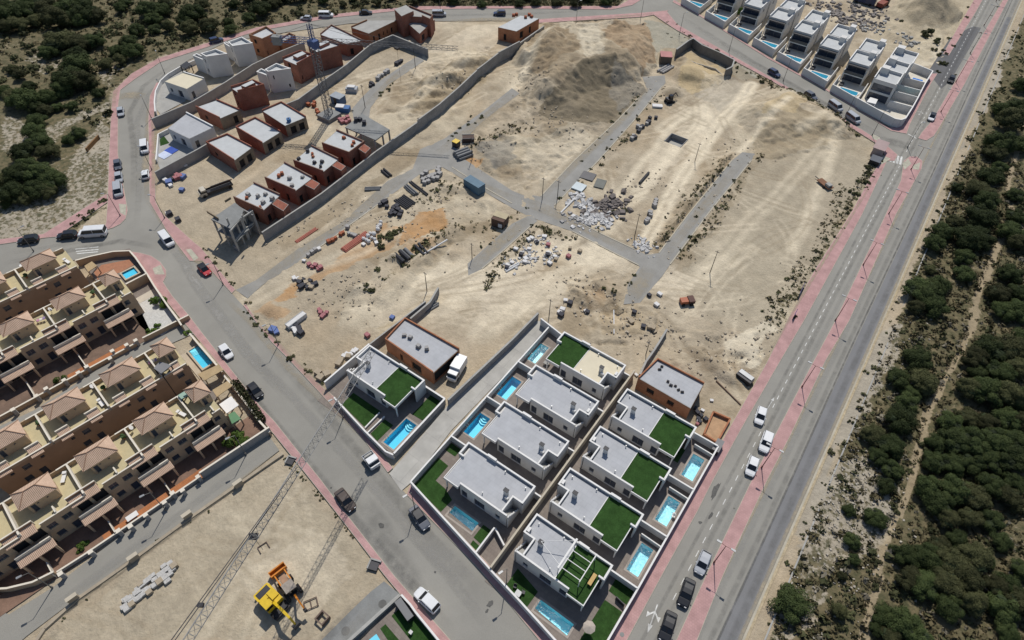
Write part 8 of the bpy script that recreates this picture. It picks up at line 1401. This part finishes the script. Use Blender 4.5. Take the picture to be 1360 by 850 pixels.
def core(b, seed, R_, H):
    random.seed(seed)
    for k in range(7): a = random.uniform(0, 6.3); r = R_*.42*random.random(); b.blob((r*math.cos(a), r*math.sin(a), H*random.uniform(.36, .55)), R_*.42, R_*.42, H*.2, 7, 5, .2)
def trunk(b, R_, H, seed):
    random.seed(seed); b.tube((0, 0, -.6), (0, 0, H*.55), R_*.07, 7, 0, R_*.04)
    for k in range(6): a = k*1.05+random.uniform(-.3, .3); z0 = H*random.uniform(.2, .45); b.tube((0, 0, z0), (R_*.6*math.cos(a), R_*.6*math.sin(a), z0+H*.22), R_*.035, 5, 0, R_*.012)
TREES = []
for i in range(6):
    t = bpy.data.objects.new('pine_tree', None); COL.objects.link(t); H = (1.35, 1.2, 1.5, 1.1, 1.3, 1.25)[i]
    o = bpy.data.objects.new('crown', crown_mesh(50+i, 1.0, H, 30, 480, .036, (PINE, PINE, PINEO, PINE, PINEO, PINE)[i])); COL.objects.link(o); o.parent = t
    b = MB(); core(b, i, 1.0, H); b.build('inner_branches', PINED, t); b = MB(); trunk(b, 1.0, H, i); b.build('trunk', BARK, t); TREES.append(t)  # inner blobs in a darker needle colour paint the crown's inner shade
def shrub_proto(name, seed, m, n=5, per=60, leaf=.14, H=.8):
    t = bpy.data.objects.new(name, None); COL.objects.link(t); o = bpy.data.objects.new('foliage', crown_mesh(seed, 1.0, H, n, per, leaf, m, .05)); COL.objects.link(o); o.parent = t
    b = MB()
    for k in range(4): b.tube((0, 0, -.2), (.4*math.cos(k*1.6), .4*math.sin(k*1.6), H*.5), .04, 4)
    b.build('stem', BARK, t); return t
SH = [shrub_proto('shrub', 90+i, SHRUB, 6, 70, .12) for i in range(3)]; SG = [shrub_proto('garden_shrub', 95, GREENB, 7, 90, .11, 1.0)]; WD = [shrub_proto('weed', 97+i, (SHRUB, DRYG)[i % 2], 3, 34, .17, .7) for i in range(3)]
random.seed(21); usedv = set()
for p in TREES+SH+SG+WD: KIDS[p.name] = kids(p)
def plant(pool, px, r, label, cat, group, zs=1.0, at=None):
    c = at if at is not None else P(*px); p = random.choice(pool); loc = (c.x, c.y, gz(c.x, c.y)-.05); rz = random.uniform(0, 6.28)
    if p.name not in usedv: usedv.add(p.name); o = p; o.location = loc; o.rotation_euler = (0, 0, rz)
    else: o = dup(p, loc, rz)
    o.scale = (r*random.uniform(.93, 1.07), r*random.uniform(.93, 1.07), r*zs*random.uniform(.9, 1.1)); return tag(o, label, cat, group)
def pines(lst, label, group, zoff=.45, k=1.06):
    for x, y, rp in lst:
        r = rp*mpp(x, y)*k*random.uniform(.84, 1.14); c = P(x, y, r*zoff*1.3); plant(TREES, None, r, label, 'tree', group, at=c)
G1 = 'pines right of the boulevard'
pines([(1273, 248, 10), (1303, 251, 18), (1316, 233, 15), (1328, 222, 12)], 'dark pine in the cluster between boulevard and footpath, level with the crosswalk', G1)
pines([(1253, 306, 15), (1240, 323, 13), (1303, 286, 22), (1313, 266, 15), (1286, 316, 18), (1303, 315, 20), (1281, 341, 15), (1281, 363, 13), (1268, 296, 12)], 'dark pine in the long clump left of the upper footpath', G1)
pines([(1235, 358, 9), (1233, 393, 22), (1220, 386, 17), (1240, 405, 17), (1248, 378, 16), (1215, 410, 14)], 'dark pine in the compact clump halfway up beside the boulevard', G1)
pines([(1348, 258, 10), (1351, 286, 14), (1346, 306, 16), (1353, 322, 13), (1343, 363, 17), (1328, 390, 15), (1351, 388, 18), (1333, 412, 17), (1355, 413, 18)], 'dark pine at the right edge, right of the upper footpath', G1)
pines([(1192, 501, 14), (1220, 476, 18), (1227, 508, 18), (1205, 533, 17), (1195, 556, 19), (1160, 578, 16), (1182, 591, 17), (1165, 606, 14), (1186, 622, 13), (1211, 520, 13), (1178, 645, 14)], 'dark pine in the middle clump left of the footpath', G1)
pines([(1315, 463, 22), (1292, 476, 18), (1340, 463, 22), (1352, 488, 20), (1327, 496, 22), (1285, 518, 18), (1312, 521, 20), (1337, 526, 20), (1355, 531, 18), (1300, 497, 16), (1360, 450, 18)], 'dark pine in the wood right of the footpath, upper part', G1)
pines([(1262, 561, 18), (1285, 556, 18), (1310, 562, 18), (1245, 588, 15), (1270, 586, 20), (1292, 586, 20), (1320, 586, 20), (1345, 586, 20), (1241, 612, 17), (1265, 616, 20), (1292, 614, 20), (1317, 611, 20), (1345, 611, 20), (1335, 558, 17), (1356, 565, 16)], 'dark pine in the dense wood right of the footpath, middle part', G1)
pines([(1233, 650, 18), (1247, 668, 19), (1270, 650, 21), (1295, 660, 22), (1320, 645, 20), (1340, 662, 18), (1315, 690, 20), (1290, 690, 18), (1330, 720, 15), (1273, 717, 16), (1258, 690, 13), (1348, 640, 14)], 'dark pine in the dense wood right of the path fork', G1)
pines([(1203, 737, 19), (1235, 742, 21), (1265, 747, 23), (1293, 742, 21), (1208, 768, 17), (1230, 777, 20), (1260, 777, 23), (1285, 772, 20), (1290, 800, 21), (1262, 808, 18), (1250, 725, 15)], 'broad dark pine in the lower right wood', G1)
pines([(1178, 817, 19), (1200, 829, 19), (1218, 845, 18), (1185, 846, 16), (1165, 835, 12)], 'pine at the bottom edge beside the lower footpath', G1)
pines([(1340, 777, 21), (1353, 757, 17), (1322, 777, 15), (1335, 807, 20), (1355, 800, 19), (1340, 838, 18), (1310, 745, 11)], 'dark pine in the bottom right corner', G1)
pines([(1052, 800, 25)], 'single broad green pine beside the boulevard at the bottom edge', G1, k=1.05)
pines([(1165, 688, 16)], 'round lone pine on the pale rocky slope', G1); pines([(1128, 677, 9), (1133, 718, 11), (1135, 742, 10), (1115, 812, 10), (1118, 765, 8)], 'small pine on the pale rocky slope', G1)
pines([(1328, 190, 19), (1343, 160, 17), (1331, 145, 11), (1356, 140, 15), (1321, 202, 14), (1353, 190, 17), (1358, 112, 11)], 'dark pine at the right edge above the crosswalk', G1)
G2 = 'pines of the upper left wood'
tl_list = [(640, 40, 40), (660, 18, 35), (790, 50, 60), (850, 50, 50), (880, 20, 45), (810, 92, 45), (1010, 70, 60), (970, 105, 45), (1060, 20, 42), (1000, 150, 48), (1110, 140, 48), (1210, 110, 34), (1220, 152, 38), (720, 162, 45), (820, 150, 40), (890, 140, 38)]
pines([(x/3.99, y/3.99, r/3.99) for x, y, r in tl_list], 'dark pine on the scrubby slope above the curved road', G2)
tl_list = [(30, 60, 80), (60, 60, 70), (150, 60, 70), (250, 50, 70), (350, 40, 70), (450, 60, 70), (505, 80, 60), (300, 100, 65), (420, 100, 60), (90, 130, 65), (20, 140, 60), (200, 105, 65), (360, 90, 60), (140, 20, 60), (420, 15, 60), (230, 10, 60)]
pines([(x/3.99, y/3.99, r/3.99) for x, y, r in tl_list], 'dark pine in the dense wood at the top left corner', G2)
tl_list = [(300, 230, 78), (255, 270, 60), (350, 220, 60), (420, 230, 60), (500, 220, 52), (680, 220, 60), (705, 280, 60), (620, 270, 50), (560, 330, 50), (400, 340, 78), (375, 420, 78), (440, 430, 68), (480, 450, 48), (330, 460, 60), (520, 500, 34), (400, 290, 50), (640, 320, 40)]
pines([(x/3.99, y/3.99, r/3.99) for x, y, r in tl_list], 'dark pine in the clump left of the road curve', G2)
tl_list = [(100, 400, 42), (60, 360, 38), (120, 520, 74), (180, 560, 60), (60, 520, 56), (240, 510, 48), (240, 580, 42), (150, 450, 45), (190, 630, 48), (180, 690, 64), (200, 745, 58), (120, 800, 64), (250, 800, 56), (410, 700, 48), (360, 735, 44), (380, 562, 40), (20, 480, 45), (300, 560, 34)]
pines([(x/3.99, y/3.99, r/3.99) for x, y, r in tl_list], 'dark pine beside the pale track at the left', G2)
tl_list = [(200, 60, 88), (100, 70, 80), (275, 110, 64), (180, 150, 76), (60, 170, 70), (245, 165, 56), (120, 200, 56), (20, 100, 60), (30, 225, 40), (140, 20, 60)]
pines([(x/3.99, 213+y/3.99, r/3.99) for x, y, r in tl_list], 'dark pine in the big dark clump above the west road', G2)
G3 = 'small trees along the top edge'
pines([(345, 12, 15), (365, 4, 12), (372, -8, 14), (398, -6, 13), (355, -4, 13), (470, -3, 9), (430, 0, 8), (330, 24, 9), (455, 6, 6), (330, -5, 12), (310, 5, 9)], 'small dark tree along the top edge, left of the tallest brick shell', G3)
pines([(548, 2, 9), (560, -5, 11), (690, 3, 8), (712, 2, 9), (740, 2, 8), (765, 3, 8), (805, 2, 7), (640, 4, 7), (600, 0, 9), (500, 2, 7), (520, -4, 8), (660, -4, 8), (700, -6, 9), (780, -5, 9), (580, -6, 10)], 'small dark tree along the top edge, beyond the straight top road', G3)
# far wood beyond the frame at the top so the ground does not end bare
for _ in range(90):
    while True:
        qx, qy = random.uniform(0, 560), random.uniform(-5, 150)
        if inpoly(np.array([qx]), np.array([qy]), [(0, -10), (560, -10), (520, 5), (440, 15), (330, 33), (205, 72), (170, 95), (140, 118), (95, 150), (0, 160)])[0]: break
    plant(SH, (qx, qy), random.uniform(.8, 2.2), 'green bush on the scrubby slope beyond the curved road', 'shrub', 'bushes of the upper left slope')
for _ in range(46):
    while True:
        qx, qy = random.uniform(1050, 1355), random.uniform(230, 845)
        if inpoly(np.array([qx]), np.array([qy]), [(1290, 230), (1355, 230), (1355, 840), (1050, 840), (1100, 690), (1180, 480)])[0]: break
    plant(SH, (qx, qy), random.uniform(.5, 1.3), 'low green bush among the pines right of the boulevard', 'shrub', 'bushes among the right hand pines')
# shrubs
SG_ = 'round shrubs in the scrub'
for x, y, r in ((1233, 48, 12), (1245, 58, 8)): plant(SH, (x, y), r*mpp(x, y), 'big green bush beside the far spoil heap', 'shrub', SG_)
for x, y, r in ((1253, 85, 6), (1240, 66, 6), (1248, 74, 5), (1196, 28, 4)): plant(SH, (x, y), r*mpp(x, y), 'bush on the verge beyond the corner plot', 'shrub', SG_)
plant(SG, (213, 404), 1.9, 'bright green tree on the white gravel garden', 'tree', 'garden plants', 1.2); plant(SG, (208, 436), 1.3, 'green bush by the beige wall of the gravel garden, larger one', 'shrub', 'garden plants'); plant(SG, (198, 441), 1.0, 'green bush by the beige wall of the gravel garden, smaller one', 'shrub', 'garden plants'); plant(SG, (312, 588), 2.2, 'bright green tree inside the high grey side wall', 'tree', 'garden plants', 1.1); plant(SG, (320, 583), 1.6, 'green bush beside the bright tree inside the grey side wall', 'shrub', 'garden plants'); plant(SG, (110, 727), 1.2, 'green bush behind a pale gate post on the bottom street', 'shrub', 'garden plants'); plant(SG, (80, 507), 1.5, 'green bush at the narrow lane front wall', 'shrub', 'garden plants'); plant(SG, (983, 20), 2.0, 'small palm like tree by the terraced villa side wall', 'tree', 'garden plants', 1.6); plant(SG, (249, 442), 1.0, 'green bush at the corner of the pool garden', 'shrub', 'garden plants'); plant(SG, (203, 400), 1.0, 'small bush along the ochre wall of the gravel garden', 'shrub', 'garden plants')
# clipped hedge along the pink pavement
hp = P2([(312, 512), (322, 526), (336, 545), (348, 563)]); t = thing('hedge', 'dark green hedge inside the ochre wall along the pink pavement', 'hedge', (hp[0].x, hp[0].y, 0)); C_ = []
for p, q in zip(hp[:-1], hp[1:]):
    n_ = 500; u = rng.random(n_)[:, None]; C_.append(np.array(p)[None]*(1-u)+np.array(q)[None]*u)
C_ = np.concatenate(C_); off = rng.uniform(-1, .5, len(C_)); dirn = np.array([(hp[-1]-hp[0]).y, -(hp[-1]-hp[0]).x]); dirn /= np.linalg.norm(dirn); C3 = np.concatenate([C_-dirn*off[:, None]*-1.0-np.array(hp[0])[None], rng.uniform(.2, 1.7, len(C_))[:, None]], 1)
o = bpy.data.objects.new('foliage', quads_mesh('hedge_foliage', C3, rng.normal(size=C3.shape)+np.array([0, 0, .6]), rng.uniform(.15, .3, len(C3)), SHRUB)); COL.objects.link(o); o.parent = t
# weeds and verge bushes, one thing each along the lines where they grow
def along(px, n, jit, rr, pool, label, group, cat='weed'):
    pts = P2(px); ls = [(q-p).length for p, q in zip(pts[:-1], pts[1:])]; T_ = sum(ls)
    for k in range(n):
        s = T_*(k+random.random())/n; i = 0
        while i < len(ls)-1 and s > ls[i]: s -= ls[i]; i += 1
        p = pts[i].lerp(pts[i+1], min(1, s/max(ls[i], 1e-6))); c = Vector((p.x+random.gauss(0, jit), p.y+random.gauss(0, jit), 0)); plant(pool, None, random.uniform(*rr)*.78, label, cat, group, at=c)
along([(1163, 222), (1120, 290), (1075, 365), (1040, 430)], 34, 1.0, (.4, 1.1), SH+WD, 'green weed on the verge between the field and the boulevard pavement', 'weeds on the boulevard verge')
along([(1178, 216), (1145, 285), (1068, 426)], 9, .12, (.22, .5), WD, 'small weed in the kerb of the left boulevard pavement', 'weeds in the boulevard kerbs'); along([(1172, 275), (1109, 426), (1028, 580), (960, 700)], 20, .12, (.2, .5), WD, 'small weed in the kerb of the pink median', 'weeds in the boulevard kerbs'); along([(1270, 100), (1300, 50), (1330, 0)], 10, .3, (.4, .9), WD+SH, 'weed along the upper median', 'weeds in the boulevard kerbs'); along([(1240, 96), (1262, 60), (1295, 5)], 14, .8, (.5, 1.3), SH, 'bush along the upper left boulevard pavement', 'weeds on the boulevard verge')
along([(880, 26), (930, 55), (1000, 100), (1060, 133), (1150, 188)], 26, .9, (.5, 1.3), SH+WD, 'bush along the verge of the upper road', 'bushes along the upper road'); along([(890, 45), (950, 75), (990, 105)], 16, 1.8, (.3, .8), WD, 'weed on the grey bank by the upper road', 'bushes along the upper road')
along([(1150, 222), (1162, 215), (1155, 235), (1130, 260)], 10, 1.2, (.8, 1.6), SH, 'green bush around the pink roofed kiosk', 'bushes by the kiosk', 'shrub')
along([(772, 213), (815, 165), (850, 128)], 14, .4, (.4, 1.0), SH+WD, 'bush along the left edge of the dusty side road', 'bushes along the side roads'); along([(738, 265), (790, 215), (850, 155), (882, 118)], 16, .5, (.4, 1.2), SH+WD, 'bush along the right edge of the dusty side road', 'bushes along the side roads'); along([(880, 325), (925, 270), (965, 215)], 16, 1.2, (.3, .8), WD+SH, 'weed on the bank left of the straight site road', 'bushes along the side roads'); along([(893, 350), (945, 285), (1000, 212)], 16, .6, (.4, 1.0), SH+WD, 'bush along the right edge of the straight site road', 'bushes along the side roads')
along([(480, 395), (500, 372), (540, 345), (565, 328)], 16, 1.6, (.5, 1.3), SH, 'green bush in the strip between the middle plots', 'bushes of the middle plots', 'shrub'); along([(500, 325), (515, 310), (528, 305), (512, 318)], 10, 1.0, (.8, 1.7), SH, 'green bush beside the cluster of white bags', 'bushes of the middle plots', 'shrub'); along([(640, 385), (665, 345), (700, 305), (715, 297), (765, 322)], 18, .6, (.4, .9), SH+WD, 'bush along the kerb of the plot left of the crossroads', 'bushes of the middle plots'); along([(630, 335), (660, 305), (690, 275)], 12, 1.2, (.4, .9), WD, 'weed by the tan box shed', 'bushes of the middle plots')
along([(798, 305), (790, 302), (815, 292), (830, 275)], 9, .8, (.5, 1.3), SH, 'green bush around the rubbish heap', 'bushes by the rubbish heap', 'shrub'); along([(592, 185), (640, 150), (620, 170)], 12, .8, (.5, .9), SH, 'bush between the site wall and the curving site road', 'bushes by the site wall', 'shrub'); along([(500, 132), (520, 112), (505, 125)], 7, .6, (.5, 1.1), SH, 'green bush along the upper site road', 'bushes by the site wall', 'shrub')
along([(326, 402), (335, 420), (360, 445), (395, 482), (425, 508)], 16, .5, (.5, 1.3), SH+WD, 'weed along the narrow pavement of the dusty plot', 'weeds on the site edge'); along([(268, 328), (285, 350), (312, 380)], 12, .4, (.4, 1.0), SH+WD, 'weed along the pink pavement of the shaded yard', 'weeds on the site edge'); along([(376, 606), (430, 665), (500, 750)], 16, .5, (.3, .8), WD, 'dry weed along the pink pavement of the bare lot', 'weeds on the bare lot edge'); along([(318, 643), (180, 742), (60, 838)], 14, .4, (.3, .7), WD, 'dry weed along the broken kerb wall of the bare lot', 'weeds on the bare lot edge')
along([(78, 313), (105, 292), (140, 268)], 14, 1.1, (.6, 1.4), SH, 'green bush in the wedge between the side path and pavement', 'bushes by the side path', 'shrub'); along([(800, 395), (840, 372), (820, 380)], 8, 1.0, (.4, 1.0), SH+WD, 'bush beside the stub of asphalt above the villas', 'bushes of the middle plots')
along([(1340, 40), (1264, 216), (1170, 430), (1080, 640), (1003, 850)], 70, .5, (.4, 1.1), SH+WD, 'weed along the outer edge of the boulevard', 'weeds on the outer boulevard edge')
for o in [q for q in bpy.data.objects if q.get('group') == 'weeds on the outer boulevard edge']: o.location.x = max(o.location.x, 15.6)+random.uniform(.2, 1.6)
# scrub cover that nobody could count
def scatter_tufts(name, label, n, region, m, smin, smax, per, leaf, thr=.35):
    cs = []; tries = 0
    x0, x1, y0, y1 = region
    while len(cs) < n and tries < 40:
        tries += 1; xs = rng.uniform(x0, x1, 6000); ys = rng.uniform(y0, y1, 6000); i = np.clip(np.searchsorted(GX, xs)-1, 0, nx-2); j = np.clip(np.searchsorted(GY, ys)-1, 0, ny-2); w = scrub[j, i]; k = (w > thr) & (rng.random(6000) < w) & ~flat[j, i]
        cs += list(zip(xs[k], ys[k], ZG[j, i][k]))
    cs = np.array(cs[:n]); n = len(cs); s = rng.uniform(smin, smax, n)*rng.choice([.6, 1, 1.5], n, p=[.45, .4, .15]); idx = np.repeat(np.arange(n), per); d = rng.normal(size=(n*per, 3)); d /= np.linalg.norm(d, axis=1)[:, None]; d[:, 2] = np.abs(d[:, 2])
    rad = rng.uniform(.35, 1, n*per)**.7; cen = cs[idx]+d*(s[idx]*rad)[:, None]*np.array([1, 1, .75]); o = bpy.data.objects.new(name, quads_mesh(name, cen, d+rng.normal(size=d.shape)*.4, leaf*s[idx]*rng.uniform(.6, 1.3, n*per), m)); COL.objects.link(o); o['kind'] = 'stuff'; o['label'] = label; o['category'] = 'scrub'; return o
scatter_tufts('dry_scrub', 'dry grey green scrub covering the ground between the pines', 9000, (17, 70, 10, 200), DRYG, .25, .75, 14, .42, .2); scatter_tufts('green_scrub', 'low green scrub between the pines right of the boulevard', 5000, (17, 70, 10, 330), SHRUB, .3, .9, 14, .4, .2); scatter_tufts('grey_scrub', 'grey thorny scrub on the pale slope', 1500, (17, 70, 10, 200), GREYS, .3, .9, 14, .4)
scatter_tufts('dry_scrub', 'dry scrub on the slope of the upper left wood', 5200, (-300, -40, 60, 372), DRYG, .35, 1.0, 14, .42); scatter_tufts('green_scrub', 'low green scrub in the upper left wood and beyond the top road', 5000, (-300, -40, 60, 372), SHRUB, .4, 1.3, 16, .4)
scatter_tufts('green_scrub', 'low weeds on the banks and verges of the building site', 4200, (-160, 8, 70, 240), SHRUB, .18, .6, 10, .45, .2); scatter_tufts('dry_scrub', 'dry weeds on the banks and verges of the building site', 4200, (-160, 8, 70, 240), DRYG, .18, .6, 10, .45, .15)

# every repeat gets a label of its own where its place in the view tells it apart
ORDW = 'first second third fourth fifth sixth seventh eighth ninth tenth eleventh twelfth thirteenth fourteenth fifteenth sixteenth seventeenth eighteenth nineteenth twentieth'.split()
def pix(o):
    v = o.matrix_world.translation-Vector((0, 0, HGT)) if False else Vector(o.location)-Vector((0, 0, HGT)); dpt = v.dot(CAMF); return 680+FPX*v.dot(CAMX)/dpt, 425-FPX*v.dot(CAMU)/dpt
by = {}
for o in bpy.data.objects:
    if o.parent is None and 'label' in o and o.get('kind') is None: by.setdefault(o['label'], []).append(o)
for lab, os_ in by.items():
    n = len(os_)
    if n < 2: continue
    pp = [pix(o) for o in os_]; ext = [max(p[i] for p in pp)-min(p[i] for p in pp) for i in (0, 1)]; ax = 0 if ext[0] >= ext[1] else 1; srt = sorted(range(n), key=lambda i: pp[i][ax]); words = len(lab.replace(',', ' ').split())
    for r, i in enumerate(srt):
        if n == 2: sfx = ('leftmost', 'rightmost')[r] if ax == 0 else ('upper one', 'lower one')[r]
        elif n <= 20: sfx = ORDW[r]+(' from left' if ax == 0 else ' from top')
        elif r == 0: sfx = 'leftmost' if ax == 0 else 'uppermost'
        elif r == n-1: sfx = 'rightmost' if ax == 0 else 'lowest'
        else: continue
        if words+len(sfx.split()) <= 16: os_[i]['label'] = lab+', '+sfx
        if 'group' not in os_[i]: os_[i]['group'] = lab
